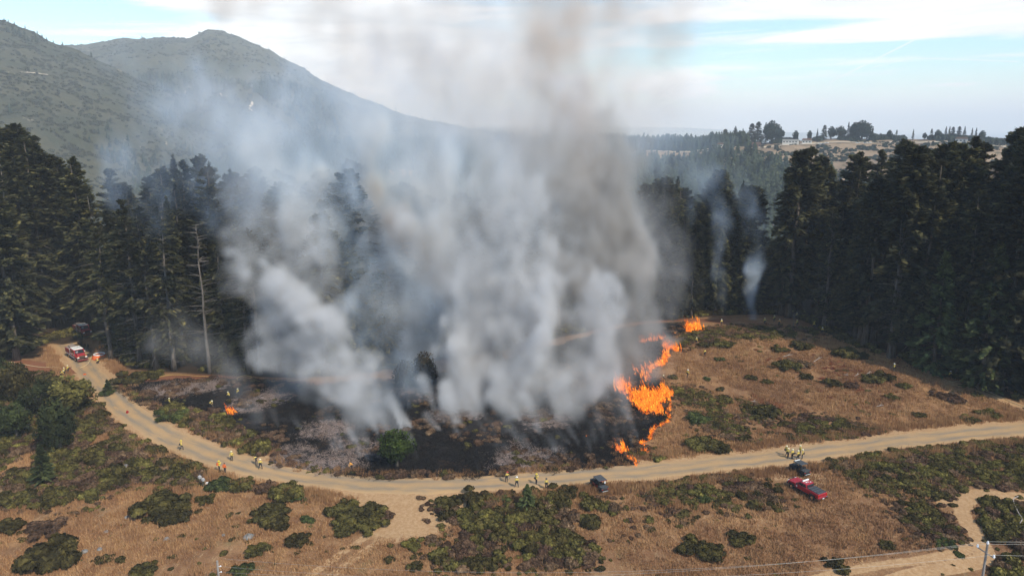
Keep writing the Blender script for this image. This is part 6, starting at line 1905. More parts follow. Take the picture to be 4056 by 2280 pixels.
# pickup
e = put('pickup_truck', (3209, 1976), (3142, 1937), -1.9, 1.95, .88, 'red crew cab pickup with light bar and black bed cover on the grass', 'pickup truck')
MB().prism([(-2.95, .62), (2.75, .62), (2.80, 1.0), (2.62, 1.22), (1.25, 1.32), (-2.95, 1.38)], -.96, .96).obj('body', RED, e, bevel=.07)
MB().prism([(-.72, 1.30), (1.22, 1.30), (.55, 1.88), (-.55, 1.90)], -.84, .84).obj('cab', RED, e, bevel=.08)
MB().add([(1.26, -.76, 1.36), (1.26, .76, 1.36), (.66, .70, 1.84), (.66, -.70, 1.84)], [(0, 1, 2, 3)]).obj('windshield', GLASS, e)
MB().box((-.72, 0, 1.60), (.05, 1.4, .36), shift=(.06, 0)).obj('rear_window', GLASS, e)
for s in (-1, 1):
    MB().prism([(.92, 1.36), (.45, 1.80), (.02, 1.80), (.02, 1.36)], s * .86 - .01, s * .86 + .01).obj('side_window', GLASS, e)
    MB().prism([(-.06, 1.36), (-.06, 1.80), (-.50, 1.80), (-.60, 1.36)], s * .86 - .01, s * .86 + .01).obj('side_window', GLASS, e)
    for x0 in (.50, -.36):
        d_ = MB().box((x0, s * .965, .98), (.82, .02, .62)).obj('door', RED, e); link('handle', MB().box((x0 - .28, s * .985, 1.12), (.16, .03, .04)).mesh('handle', BLACK), d_)
    MB().box((.1, s * .93, .52), (2.3, .18, .08)).obj('side_step', BLACK, e)
    MB().box((.95, s * 1.12, 1.42), (.14, .22, .20)).obj('mirror', BLACK, e)
    MB().box((2.76, s * .76, 1.0), (.08, .34, .24)).obj('headlight', LAMP, e)
    MB().box((-2.96, s * .88, 1.08), (.05, .16, .36)).obj('tail_lamp', TAIL, e)
    for xw in (1.95, -1.9):
        wheel(e, xw, s * .88, .43, .28)
        MB().prism([(xw - .58, .62), (xw - .46, 1.0), (xw + .46, 1.0), (xw + .58, .62)], s * .93, s * 1.0).obj('wheel_arch', BLACK, e)
MB().tube([(.30, -.62, 2.0), (.30, .62, 2.0)], .13, 8).obj('light_bar', WHITE, e)
MB().box((-.1, .25, 1.915), (.16, .3, .02)).box((-.1, -.1, 1.915), (.3, .08, .02)).box((-.3, -.4, 1.93), (.14, .14, .06)).obj('roof_number', WHITE, e)
cv = MB().box((-1.86, 0, 1.43), (2.02, 1.66, .08)).obj('bed_cover', DARK, e)
for k in range(3): link('rib', MB().box((-1.3 - k * .55, 0, 1.485), (.06, 1.6, .03)).mesh('rib', BLACK), cv)
MB().box((-2.965, 0, 1.08), (.03, 1.5, .46)).obj('tailgate', RED, e)
MB().box((-3.06, 0, .66), (.20, 1.9, .20)).obj('rear_bumper', CHROME, e)
MB().box((-3.17, 0, .70), (.02, .34, .16)).obj('license_plate', WHITE, e)
MB().box((2.86, 0, .68), (.20, 1.9, .26)).tube([(2.95, -.5, .7), (3.0, -.5, 1.15), (3.0, .5, 1.15), (2.95, .5, .7)], .04, 6).obj('bull_bar', BLACK, e)
MB().box((2.80, 0, 1.0), (.05, 1.1, .26)).obj('grille', BLACK, e)
MB().cyl((1.0, .98, .98), .12, .02, 'y', 12).obj('door_emblem', WHITE, e)


def buggy(rear, front, yside, label, red=False):
    body = BLACK
    e = put('utility_buggy', rear, front, -1.15, 1.25, yside, label, 'buggy')
    MB().prism([(-1.75, .48), (1.0, .42), (1.75, .55), (1.72, .95), (1.0, 1.08), (.85, .60), (-.55, .60), (-.60, .98), (-1.75, .98)], -.62, .62).obj('body', body, e, bevel=.04)
    MB().prism([(.95, .98), (1.72, .86), (1.75, 1.0), (1.02, 1.12)], -.60, .60).obj('hood', body, e, bevel=.03)
    fr = MB()
    for s in (-1, 1):
        fr.tube([(1.0, s * .66, .9), (.62, s * .64, 1.88), (-.95, s * .64, 1.90), (-1.15, s * .66, .9)], .035, 6)
        fr.tube([(-.12, s * .65, .6), (-.15, s * .64, 1.88)], .035, 6)
    for x_, z_ in ((.62, 1.88), (-.15, 1.88), (-.95, 1.90)): fr.tube([(x_, -.64, z_), (x_, .64, z_)], .03, 6)
    fr.obj('roll_cage', body if red else BLACK, e)
    MB().box((-.18, 0, 1.97), (1.86, 1.42, .07), top=(.96, .94)).obj('roof', DARK, e, bevel=.02)
    if red: MB().box((-1.13, -.1, 1.94), (.05, 1.2, .06)).box((.76, 0, 1.94), (.05, 1.3, .05)).obj('roof_trim', DRED, e)
    else: MB().box((.55, 0, 2.04), (.16, 1.0, .07)).obj('light_bar', WHITE, e)
    for s in (-1, 1):
        for x_ in (.30, -.55):
            st = MB().box((x_, s * .30, .78), (.46, .46, .16)).obj('seat', BLACK, e)
            link('backrest', MB().box((x_ - .24, s * .30, 1.10), (.12, .44, .55)).mesh('backrest', BLACK), st)
        for xw in (1.25, -1.15): wheel(e, xw, s * .62, .34, .26, BLACK)
        MB().box((1.74, s * .44, .84), (.04, .2, .1)).obj('headlight', LAMP, e)
        MB().box((-1.77, s * .50, .84), (.04, .16, .08)).obj('tail_lamp', TAIL, e)
        MB().prism([(.85, .60), (.85, 1.05), (.1, 1.0), (.1, .60)] if s else [], s * .66 - .01, s * .66 + .01).prism([(-.05, .60), (-.05, 1.0), (-.60, .98), (-.60, .60)], s * .66 - .01, s * .66 + .01).obj('side_panel', DRED if red else BLACK, e)
    MB().box((-1.25, 0, 1.02), (.95, 1.2, .10)).box((-1.70, 0, 1.14), (.05, 1.2, .22)).obj('cargo_bed', DARK, e)
    MB().tube([(-1.84, -.5, .55), (-1.84, .5, .55)], .045, 6).obj('rear_bumper', TREAD, e)
    if red: MB().box((-1.12, -.30, 1.62), (.1, .18, .3)).obj('water_bottle', LAMP, e)
    return e


buggy((3172, 1886), (3135, 1866), .62, 'black roofed four seat utility buggy between the group of six and the red pickup')
buggy((2368, 1948), (2347, 1929), .62, 'utility buggy with red side panels parked alone at the road centre', red=True)

# orange portable water tank beside the engine
p = G(395, 1418); e = empty('water_tank', p)
n_ = 20; m = MB(); vs = []; fs = []
for i, (r_q, z_) in enumerate(((1.75, 0), (1.70, .35), (1.45, .80), (1.22, 1.02), (1.12, 1.0), (1.35, .62))):
    for k in range(n_): vs.append((r_q * math.cos(2 * math.pi * k / n_), r_q * math.sin(2 * math.pi * k / n_), z_))
for i in range(5):
    for k in range(n_): fs.append((i * n_ + k, i * n_ + (k + 1) % n_, (i + 1) * n_ + (k + 1) % n_, (i + 1) * n_ + k))
m.add(vs, fs); m.obj('tank_wall', ORANGE, e, smooth_=True)
rg_ = [(1.2 * math.cos(2 * math.pi * k / 24), 1.2 * math.sin(2 * math.pi * k / 24), 1.06) for k in range(25)]
MB().tube(rg_, .13, 8, cap=False).obj('collar', WHITE, e, smooth_=True)
MB().cyl((0, 0, .70), 1.32, .02, 'z', 20).obj('water', GLASS, e)
tag(e, 'round orange portable water tank with white collar right of the fire engine', 'water tank')


def drape(name, pts, rad, mat, label, cat, lift=0.05, wob=0.15, seed=0, group=None):
    P = smooth(GP(pts), 10); r = np.random.default_rng(seed)
    P[:, 0] += wob * (fbm2(np.arange(len(P)) / 3.0, np.zeros(len(P)), 2, seed) - .5) * 2; P[:, 1] += wob * (fbm2(np.arange(len(P)) / 3.0, np.ones(len(P)) * 7, 2, seed) - .5) * 2
    P[:, 2] = H(P[:, 0], P[:, 1]) + lift + rad
    return tag(MB().tube([tuple(q) for q in P], rad, 5).obj(name, mat), label, cat, group)


a = Vector(G(365, 1425)) + Vector((0, 0, 1.0)); P = [a, Vector(G(352, 1440)) + Vector((0, 0, .30)), Vector(G(335, 1450)) + Vector((0, 0, .08)), Vector(G(318, 1457)) + Vector((0, 0, .08))]
tag(MB().tube([tuple(q) for q in smooth(np.array(P), 8)], .06, 6).obj('fire_hose', HOSE), 'pale hose hanging from the front bumper of the fire engine to the ground', 'hose')
drape('fire_hose', [(-30, 1428), (60, 1438), (141, 1452), (190, 1456), (224, 1454), (246, 1462)], .07, HOSE, 'pale hose lying along the red path left of the fire engine', 'hose', seed=1)
drape('fire_hose', [(438, 1525), (475, 1514), (514, 1500), (588, 1502), (663, 1487), (760, 1488), (830, 1492)], .055, HOSE2, 'yellow hose lying beside the red path above the burn', 'hose', seed=2)
drape('fire_hose', [(945, 1508), (940, 1498), (965, 1488), (995, 1492), (985, 1500), (950, 1505), (1010, 1510), (1100, 1512), (1200, 1505)], .055, HOSE2, 'looped yellow hose at the foot of the two tall trunks', 'hose', seed=3, wob=.05)
drape('fire_hose', [(3275, 1310), (3340, 1350), (3400, 1385), (3454, 1407), (3500, 1425), (3553, 1444), (3600, 1458)], .05, HOSE2, 'yellow hose along the foot of the right forest', 'hose', seed=4)
drape('fire_hose', [(3612, 1464), (3678, 1475), (3715, 1490), (3760, 1511), (3790, 1511), (3823, 1516), (3885, 1539), (3980, 1581), (4080, 1620)], .06, HOSE, 'pale hose running down to the right photo edge', 'hose', seed=5)
tag(MB().box((0, 0, 0.15), (.5, .35, .3)).obj('gear_bag', ORANGE), 'small orange gear bag at the roadside below the fire engine', 'bag').location = G(336, 1484)
bg_ = MB().box((0, 0, 0.2), (.35, .35, .4)).ball((0, 0, .42), .16).obj('fuel_can', RED); bg_.location = G(505, 1635); tag(bg_, 'small red can on the edge of the upper road', 'can')
cl_ = MB().box((0, 0, .12), (.5, .35, .24)).obj('cooler_bag', WHITE); cl_.location = G(822, 1915); tag(cl_, 'white bag on the ground right of the two hikers', 'bag')

# cut branches, logs and rocks
DEADW = bark_mat('bleached_dead_wood', (0.24, 0.20, 0.17), (0.38, 0.33, 0.28))
RUST = leaf_mat('rust_red_dead_leaves', (0.09, 0.028, 0.014), (0.20, 0.065, 0.03), (0.30, 0.12, 0.06), trans=0.1)
LOGS = [(3100, 1415, 3140, 1408, 'thin pale log left of the cut pile'), (3222, 1435, 3255, 1418, 'leaning pale stick right of the cut pile'), (3342, 1486, 3362, 1492, 'short white log left of the reddish pile'), (3385, 1492, 3402, 1485, 'forked white stick by the reddish pile'),
        (3430, 1484, 3452, 1478, 'pinkish stick above the reddish pile'), (3540, 1418, 3572, 1405, 'pale fallen log at the right forest foot'), (3600, 1440, 3632, 1433, 'white fallen log below the right forest'), (3565, 1400, 3600, 1368, 'bent grey fallen branch by the right forest'),
        (3640, 1452, 3668, 1440, 'second white fallen log below the right forest'), (2968, 1592, 3000, 1596, 'pale stick in the knoll brush'), (3470, 1612, 3500, 1610, 'thin stick under the reddish pile'), (3130, 1432, 3170, 1440, 'dark thin log above the field shrubs')]
for x1, y1, x2, y2, lab in LOGS:
    a, b = G(x1, y1), G(x2, y2); a[2] += .15; b[2] += .3
    mid = (a + b) / 2 + np.array([0, 0, .1])
    MBo = MB().tube([a, mid, b], [.09, .08, .04], 6).tube([mid, mid + (b - a) * .2 + np.array([0.2, .3, .35])], [.05, .02], 5).obj('fallen_log', DEADW); tag(MBo, lab, 'log', 'fallen logs and cut sticks')
crk = smooth(np.array([G(4030, 1985), G(4010, 2000), G(4030, 2050), G(4045, 2075), G(4035, 2095)]) + [0, 0, .9], 5)
tag(MB().tube([tuple(q) for q in crk], .07, 6).obj('bleached_branch', DEADW), 'crooked bleached branch in the dark brush at the right edge', 'branch')
for X_, Y_, w_, lab in ((3090, 1430, 150, 'reddish brown cut branches scattered left of the right field'), (3400, 1545, 200, 'rust red pile of cut branches in the right field'), (3000, 1590, 80, 'rust red cut twigs beside the knoll brush'), (3560, 1440, 60, 'reddish twigs near the lone firefighter'),
                        (3350, 1480, 110, 'reddish brown litter left of the rust pile'), (3310, 1450, 130, 'pinkish brown litter of cut stems in the upper right field'), (2820, 1345, 70, 'rust coloured patch in the crest brush'), (3050, 1292, 60, 'rust coloured twigs at the crest top'), (3080, 1605, 40, 'small rust red patch right of the knoll brush')):
    g_ = G(X_, Y_); w2 = w_ / FS * np.linalg.norm(g_) / 2; n_ = int(14 + w_ / 4)
    c_ = np.column_stack([g_[0] + rr_.normal(0, w2 * .55, n_), g_[1] + rr_.normal(0, w2 * .8, n_)])
    s_ = 0.3 + 0.45 * rr_.random(n_)
    scatter('cut_branches', [(v, f, t) for v, f, t in SHR[:3]], with_z(c_), rr_.random(n_) * 6.28, np.column_stack([s_ * 1.3, s_, s_ * .35]), RUST, lab)
ROCK = paint('pale_rock', (0.19, 0.18, 0.165), 0.9, var=0.3)
for X_, Y_, w_, lab in ((985, 2130, 42, 'pale lichen covered rock above a small shrub at lower left'), (1133, 1745, 20, 'small white rock in the ash'), (420, 2107, 18, 'flat grey rock in the grass left of centre'), (660, 2135, 22, 'dark little rock in the lower left grass'),
                        (335, 2185, 24, 'dark rock pair near the bottom left shrub'), (395, 2175, 18, 'small pale rock near the bottom left shrub'), (502, 2050, 20, 'flat pale rock in the left clearing'), (500, 1866, 26, 'white smooth rock in the left brush'), (885, 2120, 16, 'tiny pale rock left of the lichen covered one')):
    p = G(X_, Y_); s_ = w_ / FS * np.linalg.norm(p - CAM) / 2
    m = MB().ball((0, 0, 0), 1, 8, 5); r9 = random.Random(X_)
    m.v = [(v[0] * s_ * r9.uniform(.75, 1.15), v[1] * s_ * r9.uniform(.75, 1.1), v[2] * s_ * r9.uniform(.5, .8)) for v in m.v]
    k = m.obj('rock', ROCK); k.location = p + np.array([0, 0, s_ * .1 + (0.7 if X_ == 500 else 0)]); tag(k, lab, 'rock')

# ------------------------------------------------------------------ power poles and wires
def pole(base_xy, topz, label):
    zb = float(H(*base_xy)); e = empty('power_pole', (base_xy[0], base_xy[1], zb)); h = topz - zb
    MB().tube([(0, 0, -.5), (0, 0, h)], [.17, .12], 9).obj('pole', WOODG, e)
    return tag(e, label, 'utility pole'), h


yl = 76.0; d = ray(860, 2219); tl_ = CAM + d * (yl / d[1])
pl, hl_ = pole((tl_[0], tl_[1]), tl_[2], 'weathered wooden power pole rising over the bottom edge at left')
for k in range(2):
    b_ = MB().tube([(.0, 0, hl_ - .75 - k * 0.75), (.32, 0, hl_ - .75 - k * .75)], .03, 5).ball((.34, 0, hl_ - .70 - k * .75), .09).obj('insulator', CERAM, pl)
yr = 72.0; d = ray(3912, 2153); tr_ = CAM + d * (yr / d[1])
pr_, hr_ = pole((tr_[0], tr_[1]), tr_[2], 'wooden power pole with crossarm in the bottom right corner')
c1 = W(3872, 2166, yr + .6) - np.array([tr_[0], tr_[1], tr_[2] - hr_]); c2 = W(3936, 2208, yr - .6) - np.array([tr_[0], tr_[1], tr_[2] - hr_])
MB().tube([c1, c2], .07, 4).obj('crossarm', WOODG, pr_)
for q in (c1, c2, np.array([0, 0, hr_])):
    ins = MB().tube([q, q + np.array([0, 0, .18])], .09, 8).tube([q + np.array([0, 0, .12]), q + np.array([0, 0, .36])], [.15, .07], 8).obj('insulator', CERAM, pr_)


def wire(a, b, sag, label, seg=26, rad=0.010):
    a = np.array(a, float); b = np.array(b, float)
    P = [tuple(a + (b - a) * t + np.array([0, 0, -sag * 4 * t * (1 - t)])) for t in np.linspace(0, 1, seg)]
    tag(MB().tube(P, rad, 4).obj('power_line', WIRE), label, 'wire', 'overhead wires along the bottom edge')


B_ = np.array([tr_[0], tr_[1], tr_[2] - hr_]); L0 = np.array([tl_[0], tl_[1], tl_[2] - hl_])
wire(B_ + c1 + [0, 0, .36], L0 + [.3, .9, hl_ - .3], 2.6, 'highest wire between the two power poles')
wire(B_ + c2 + [0, 0, .36], L0 + [.35, 0, hl_ - .75], 2.4, 'middle wire between the two power poles')
wire(B_ + [0, 0, hr_ + .3], L0 + [.35, 0, hl_ - 1.5], 2.3, 'lowest wire between the two power poles')
wire(B_ + c1 + [0, 0, .36], B_ + [60, 8, hr_ - 1], 1.0, 'upper wire leaving the right pole to the right')
wire(B_ + c2 + [0, 0, .36], B_ + [60, 4, hr_ - 2], 1.0, 'lower wire leaving the right pole to the right')
wire(B_ + [0, 0, hr_ + .3], B_ + [60, 6, hr_ - .5], 1.0, 'middle wire leaving the right pole to the right')
wire(L0 + [0, 0, hl_ - .9], L0 + [-14, -6, -1.0], 0.2, 'guy wire slanting left from the left pole')

# ------------------------------------------------------------------ far vegetation
def cone_tree(seed, tiers=5, n=7):
    r = np.random.default_rng(seed); V = []; F = []
    for k in range(tiers):
        z0 = 0.08 + 0.86 * k / tiers; z1 = min(1.0, z0 + 0.34 * (1 - k / tiers) + .10); rad = 0.24 * (1 - k / tiers) ** 0.8 + .02
        b = len(V); a0 = r.random() * 6
        for i in range(n):
            q = rad * (0.6 + 0.75 * r.random()); V.append((q * math.cos(a0 + 6.283 * i / n), q * math.sin(a0 + 6.283 * i / n), z0 + .06 * r.random()))
        V.append((0.03 * (r.random() - .5), 0.03 * (r.random() - .5), z1))
        for i in range(n): F.append((b + i, b + (i + 1) % n, b + n))
    V = np.array(V); return V, np.array(F), np.clip(V[:, 2] * .5 + r.random(len(V)) * .5, 0, 1)


FARSCRUB = leaf_mat('grey_green_scrub', (0.034, 0.038, 0.024), (0.058, 0.060, 0.036), (0.085, 0.08, 0.048), trans=0)
FT = [cone_tree(s_) for s_ in (1, 2, 3)]
FB = [shrub(s_, n=70, lumps=5, flat=0.7, leaf=(0.36, 0.24)) for s_ in (301, 302, 303)]


def far_points(rng_, n, a0, a1, seed, tlo=0.0, thi=1.0):
    r = np.random.default_rng(seed)
    a = np.radians(r.uniform(a0, a1, n)); t = r.uniform(tlo, thi, n)
    rad = rng_.r0 + (rng_.R0 - rng_.r0) * t
    x = rad * np.sin(a); y = rad * np.cos(a); z = rng_.h(x, y)
    return x, y, z, t


def projv(x, y, z):
    yc = y * math.cos(PITCH) - (z - 55) * math.sin(PITCH); zc = y * math.sin(PITCH) + (z - 55) * math.cos(PITCH)
    return 2028 + FS * x / yc, 1140 - FS * zc / yc


def far_scatter(name, vars_, rng_, n, a0, a1, seed, size, mask, label, mat=FARLEAF, tlo=0., thi=1.):
    x, y, z, t = far_points(rng_, n, a0, a1, seed, tlo, thi)
    px, py = projv(x, y, z); r = np.random.default_rng(seed + 1)
    k = mask(x, y, t, px, py, r)
    x, y, z = x[k], y[k], z[k]; s_ = size * (0.55 + 0.8 * r.random(len(x)))
    print(name, len(x))
    return scatter(name, vars_, np.stack([x, y, z - .3], 1), r.random(len(x)) * 6.28, np.column_stack([s_, s_, s_ * (0.85 + .4 * r.random(len(x)))]), mat, label)


far_scatter('mountain_forest', FT, MOUNTAIN, 60000, -38, 22, 5, 17,
            lambda x, y, t, px, py, r: (fbm2(x / 330, y / 520, 4, 3) + 0.25 * (0.55 - t) + 0.12 * np.exp(-((px - 750) / 420.) ** 2) > 0.575) & (py > 300) & (r.random(len(x)) < .55) & (px > -100), 'dark bluish woods filling the folds of the mountain')
far_scatter('mountain_scrub', FB, MOUNTAIN, 70000, -38, 22, 6, 4.0, lambda x, y, t, px, py, r: (fbm2(x / 45, y / 45, 4, 8, .7) > 0.52) & (r.random(len(x)) < .6) & (px > -60), 'scrub dotted over the bare mountain slopes', mat=FARSCRUB)
far_scatter('hillside_trees', FT, SPUR, 12000, -38, -6, 7, 12, lambda x, y, t, px, py, r: (fbm2(x / 160, y / 200, 4, 31) > 0.60 - .05 * (py > 420)) & (r.random(len(x)) < .5) & (px > -80), 'small conifers standing in lines on the left hillside')
far_scatter('hillside_scrub', FB, SPUR, 42000, -38, -4, 8, 2.6, lambda x, y, t, px, py, r: (fbm2(x / 24, y / 24, 4, 18, .75) > 0.50) & (r.random(len(x)) < .6) & (px > -60), 'grey green scrub covering the left hillside', mat=FARSCRUB)
_ln = np.array([(300, 560), (1000, 585), (1300, 570), (1500, 596), (1700, 586), (2000, 596), (2400, 630), (2600, 655), (2700, 660), (2800, 640), (2880, 612), (2950, 615), (3020, 650), (3100, 690), (3180, 708), (3280, 730), (3420, 760), (3600, 800), (4200, 800)], float)
far_scatter('ridge_forest', FT, RIDGE, 42000, -32, 38, 9, 19, lambda x, y, t, px, py, r: ((py > np.interp(px, _ln[:, 0], _ln[:, 1]) + 14 * (fbm2(x / 40, y / 40, 2, 4) - .5)) & (fbm2(x / 60, y / 60, 3, 55) > 0.36)) & (r.random(len(x)) < .8), 'dark conifer wood on the slope below the grassy ridge', tlo=0.02, thi=.99)
far_scatter('ridge_scrub', FB, RIDGE, 26000, -20, 38, 10, 2.2, lambda x, y, t, px, py, r: (fbm2(x / 30, y / 30, 3, 66) > 0.53), 'low scrub dotted on the tan ridge slope', tlo=.2, thi=.99)
far_scatter('ridge_crest_wood', FT, RIDGE, 2600, 2, 22, 12, 15, lambda x, y, t, px, py, r: (px > 2150) & (px < 2960) & (r.random(len(x)) < .9), 'line of woods along the crest behind the smoke', tlo=.955, thi=1.0)
far_scatter('ridge_crest_wood', FB, RIDGE, 1500, 14, 36, 13, 4.5, lambda x, y, t, px, py, r: (px > 3060) & (fbm2(px / 60, px * 0, 2, 3) > .38), 'hedges and bushes along the ridge top', tlo=.982, thi=1.0)


def crest(X_, back=8.0, rng_=None):
    rng_ = rng_ or RIDGE
    a, _ = azt(X_, 560); r_ = rng_.R0 - back
    x, y = r_ * math.sin(a), r_ * math.cos(a)
    return np.array([x, y, float(rng_.h(np.array(x), np.array(y)))])


V, F, T = oak_mesh(77, 1500, 0.085)
TREE['round'] = (1.0, MB().tube([(0, 0, 0), (0, 0, .6)], [.05, .03], 6).mesh('trunk', BARK), mesh_np('crown', V * np.array([.48, .48, .48]) + np.array([0, 0, .54]), F, [FARLEAF], attrs={'tone': T}), None, None)
RT_ = [(2975, 490, 'dense', 1.0, 'left shoulder tree of the tall grove on the ridge'), (3000, 483, 'dense', 1, 'second tree of the tall grove on the ridge'), (3030, 486, 'broad', 1, 'middle tree of the tall grove on the ridge'), (3055, 480, 'round', 1, 'round topped tree of the tall ridge grove'), (3078, 500, 'round', 1, 'right end tree of the tall ridge grove'),
       (3150, 518, 'round', .9, 'low round tree right of the tall grove'), (3205, 518, 'round', .8, 'small tree left of the middle ridge trees'), (3235, 508, 'spire', .9, 'pointed tree left of the middle ridge trees'), (3262, 496, 'dense', 1, 'tallest of the middle ridge trees'), (3290, 502, 'round', 1, 'right one of the middle ridge trees'),
       (3325, 500, 'round', 1.1, 'dark round tree left of the ridge spire'), (3356, 483, 'spire', 1, 'slim conifer beside the big round ridge trees'), (3385, 486, 'round', 1.2, 'left half of the biggest round ridge tree'), (3412, 479, 'round', 1.3, 'middle of the biggest round ridge tree'), (3432, 492, 'round', 1.0, 'right half of the biggest round ridge tree'),
       (3452, 523, 'round', .8, 'small tree right of the biggest round ridge tree'), (3486, 528, 'round', .9, 'low tree further right on the ridge'), (3520, 516, 'round', 1, 'spreading tree left of the foreground treetop'), (3548, 514, 'broad', .9, 'pointed tree behind the foreground treetop'),
       (3614, 511, 'spire', 1, 'single narrow conifer standing apart on the ridge'), (3660, 526, 'round', .8, 'small tree right of the narrow ridge conifer'), (3686, 509, 'broad', 1, 'dark tree left of the ridge conifer row'), (3712, 514, 'round', .9, 'round tree left of the ridge conifer row'), (3742, 500, 'spire', 1.1, 'first conifer of the ridge conifer row'),
       (3756, 500, 'spire', 1.1, 'second conifer of the ridge conifer row'), (3770, 503, 'dense', 1, 'third tree of the ridge conifer row'), (3794, 501, 'dense', 1, 'fourth tree of the ridge conifer row'), (3816, 500, 'spire', 1.2, 'last conifer of the ridge conifer row'), (3846, 506, 'spire', 1, 'left one of the far right ridge pair'),
       (3862, 505, 'spire', 1, 'right one of the far right ridge pair'), (3888, 518, 'round', 1, 'low tree right of the far ridge pair'), (2700, 556, 'broad', 1, 'left one of the trees on the crest near the smoke'), (2760, 545, 'dense', 1, 'tree on the crest right of the smoke'), (2800, 535, 'spire', 1, 'pointed tree on the crest right of the smoke'),
       (2835, 522, 'broad', 1, 'taller pointed tree left of the ridge grove'), (2870, 512, 'dense', 1, 'dense tree left of the ridge grove'), (2910, 500, 'broad', 1, 'pointed dense tree just left of the ridge grove'), (2940, 508, 'spire', 1, 'narrow tree touching the ridge grove')]
for X_, yt, kind, wd, lab in RT_:
    p = crest(X_, random.uniform(3, 10)); d = ray(X_, yt); ht = max(5.0, 55 + d[2] / math.hypot(d[0], d[1]) * math.hypot(p[0], p[1]) - p[2])
    H0, tr, crown, lm, dl = TREE[kind]
    e = empty('ridge_tree', p, random.uniform(0, 6)); tag(e, lab, 'tree', 'trees along the far ridge')
    k = ht / H0
    if kind == 'round': e.scale = (ht * wd * .95, ht * wd * .95, ht)
    else: e.scale = (k * 1.5 * wd, k * 1.5 * wd, k)
    link('crown', crown, e); link('trunk', tr, e)
# single small conifers on the left skyline
for X_, yt, lab in ((50, 87, 'leftmost skyline conifer on the near hillside'), (85, 98, 'conifer of a close skyline pair at left'), (100, 102, 'right conifer of the close skyline pair'), (122, 108, 'taller skyline conifer left of the saddle'), (161, 121, 'skyline conifer above the saddle'),
                    (205, 143, 'skyline conifer at the left of the saddle group'), (222, 150, 'second conifer of the saddle group'), (238, 156, 'third conifer of the saddle group'), (262, 165, 'fourth conifer of the saddle group'), (296, 166, 'conifer at the right of the saddle')):
    p = crest(X_, 12, SPUR); d = ray(X_, yt); ht = max(9, 55 + d[2] / math.hypot(d[0], d[1]) * math.hypot(p[0], p[1]) - p[2]); H0, tr, crown, lm, dl = TREE['spire']
    e = empty('skyline_conifer', p, X_); e.scale = (ht / H0 * 1.9,) * 2 + (ht / H0,); tag(e, lab, 'tree', 'single conifers on the left skyline'); link('crown', crown, e); link('trunk', tr, e)
for X_, yt, lab in ((1408, 372, 'skyline conifer halfway down the mountain'), (1535, 418, 'one of a pair of skyline conifers on the long slope'), (1545, 420, 'other one of the pair on the long slope'), (1572, 420, 'tall skyline conifer on the long slope'), (1674, 452, 'skyline conifer near the foot of the slope'), (1722, 458, 'taller skyline conifer near the foot of the slope'),
                    (1745, 470, 'small skyline conifer near the foot of the slope'), (1088, 203, 'little skyline tree below the summit'), (1148, 243, 'little skyline tree lower on the summit slope'), (605, 141, 'small tree on the long shoulder left of the summit')):
    p = crest(X_, 12, MOUNTAIN); d = ray(X_, yt); ht = max(14, 55 + d[2] / math.hypot(d[0], d[1]) * math.hypot(p[0], p[1]) - p[2]); H0, tr, crown, lm, dl = TREE['spire']
    e = empty('skyline_conifer', p, X_); e.scale = (ht / H0 * 1.6,) * 2 + (ht / H0,); tag(e, lab, 'tree', 'single conifers on the mountain skyline'); link('crown', crown, e); link('trunk', tr, e)

# lookout hut on the summit
p = crest(828, 6, MOUNTAIN); e = empty('lookout_hut', p); MB().box((0, 0, 3), (9, 8, 8)).obj('wall', ROCK, e); MB().box((0, 0, 7.8), (11, 10, 1.6), top=(.6, .6)).obj('roof', DECK, e); tag(e, 'tiny lookout hut on the mountain summit', 'hut')
# houses on the ridge
STUC = paint('pale_stucco', (0.55, 0.52, 0.46), 0.8); ROOFB = paint('brown_roof', (0.17, 0.10, 0.07), 0.8)
for X_, w_, h_, wall, roof, lab in ((3132, 22, 6, STUC, STUC, 'pale flat roofed house right of the ridge grove'), (3196, 13, 5, STUC, ROOFB, 'small pale house left of the middle ridge trees'), (2992, 16, 5, ROOFB, ROOFB, 'brown house below the tall ridge grove'), (2855, 10, 4, STUC, ROOFB, 'little house below the crest wood'),
                                    (3808, 14, 4.5, STUC, ROOFB, 'low house behind the ridge conifer row')):
    p = crest(X_, 26); e = empty('house', p, -math.atan2(p[0], p[1])); tag(e, lab, 'house', 'houses on the far ridge')
    wl = MB().box((0, 0, h_ / 2 - .5), (w_, 9, h_ + 1)).obj('wall', wall, e)
    MB().prism([(-w_ / 2 - .5, h_), (w_ / 2 + .5, h_), (w_ / 2 - 1, h_ + (.5 if roof is STUC else 2.2)), (-w_ / 2 + 1, h_ + (.5 if roof is STUC else 2.2))], -5.2, 5.2).obj('roof', roof, e)
    for k in range(int(w_ // 4)):
        f_ = MB().box((-w_ / 2 + 2.2 + k * 4, -4.53, h_ * .55), (2.0, .06, 1.6)).obj('window', GLASS, e); link('frame', MB().box((-w_ / 2 + 2.2 + k * 4, -4.56, h_ * .55 - .9), (2.2, .08, .15)).mesh('frame', WHITE), f_)
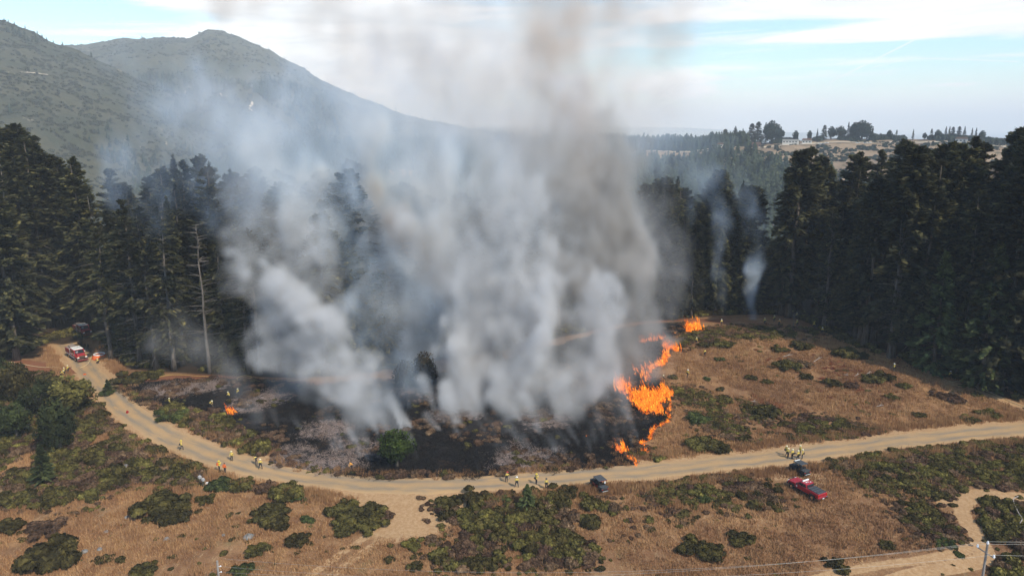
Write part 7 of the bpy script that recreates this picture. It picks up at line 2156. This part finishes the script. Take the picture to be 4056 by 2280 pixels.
# cars on the ridge road
CARP = [WHITE, paint('silver_car_paint', (0.45, 0.46, 0.47), 0.3, 0.3), paint('dark_car_paint', (0.05, 0.05, 0.06), 0.3)]
for i, (X_, mt, lab) in enumerate(((3248, 0, 'leftmost white car of three parked on the ridge road'), (3262, 1, 'silver car in the middle of three on the ridge road'), (3276, 0, 'rightmost white car of three on the ridge road'), (3398, 0, 'white van like car below the biggest round ridge tree'),
                                   (3428, 1, 'silver car right of the white van like one'), (3444, 0, 'white car last of the ridge road row'), (2812, 0, 'white car below the crest wood'), (2720, 1, 'silver car on the road near the smoke'), (2975, 0, 'white car in the lane below the tall grove'))):
    p = crest(X_, 34 if X_ > 3100 else 40); e = empty('parked_car', p, -math.atan2(p[0], p[1]) + .1); e.scale = (1.1,) * 3
    tag(e, lab, 'car', 'cars parked on the far ridge road')
    MB().prism([(-2.2, .35), (2.2, .35), (2.2, .85), (1.3, .95), (-2.2, .98)], -.88, .88).obj('body', CARP[mt], e, bevel=.05)
    MB().prism([(-1.7, .95), (1.15, .95), (.55, 1.48), (-1.3, 1.5)], -.76, .76).obj('cabin', GLASS, e)
    for s in (-1, 1):
        for xw in (1.35, -1.35): MB().cyl((xw, s * .82, .32), .32, .2, 'y', 10).obj('wheel', RUBBER, e)


def surf_hit(rng_, X_, Y_):
    d = ray(X_, Y_); hz_ = math.hypot(d[0], d[1]); ts = np.linspace(rng_.r0, rng_.R0 * 1.0, 1500) / hz_
    z = 55 + d[2] * ts; hh = rng_.h(d[0] * ts, d[1] * ts); k = int(np.argmax(z < hh)) or len(ts) - 1
    return np.array([d[0] * ts[k], d[1] * ts[k], hh[k]])


PALED = paint('pale_dirt', (0.50, 0.41, 0.29), 0.95, var=.2)


def far_track(rng_, pts, half, label):
    P = smooth(np.array([surf_hit(rng_, *q) for q in pts]), 6); V = []; F = []
    for i, p in enumerate(P):
        t = P[min(i + 1, len(P) - 1)] - P[max(i - 1, 0)]; n = np.array([-t[1], t[0]]); n = n / (np.linalg.norm(n) + 1e-6) * half
        for s in (-1, 1):
            x, y = p[0] + n[0] * s, p[1] + n[1] * s; V.append((x, y, max(float(rng_.h(np.array(x), np.array(y))), p[2]) + 2.2))
        if i: b = 2 * i; F.append((b - 2, b - 1, b + 1, b))
    me = bpy.data.meshes.new('hill_track'); me.from_pydata(V, [], F); me.materials.append(PALED)
    tag(link('hill_track', me), label, kind='structure')


far_track(MOUNTAIN, [(1001, 412), (998, 422), (988, 432), (990, 440), (1003, 447), (1015, 456)], 2.0, 'pale winding track on the mountain face')
far_track(MOUNTAIN, [(725, 378), (770, 380), (830, 384), (880, 388), (900, 386)], 1.2, 'faint level track below the summit')
far_track(SPUR, [(80, 292), (120, 295), (165, 300), (190, 303)], 1.6, 'pale cut of a road on the left hillside')
far_track(RIDGE, [(1380, 542 + 60), (1500, 600), (1700, 590), (1850, 590)], 3, 'sandy track on the slope behind the smoke')
s_ = [crest(x, 30) for x in range(2560, 4200, 60)]
V = []; F = []
for i, p in enumerate(s_):
    r_ = math.hypot(p[0], p[1])
    for dr in (-4, 4):
        x, y = p[0] * (r_ + dr) / r_, p[1] * (r_ + dr) / r_; V.append((x, y, float(RIDGE.h(np.array(x), np.array(y))) + .8))
    if i: b = 2 * i; F.append((b - 2, b - 1, b + 1, b))
me = bpy.data.meshes.new('ridge_road'); me.from_pydata(V, [], F); me.materials.append(PALED); tag(link('ridge_road', me), 'pale road running along the top of the tan ridge', kind='structure')
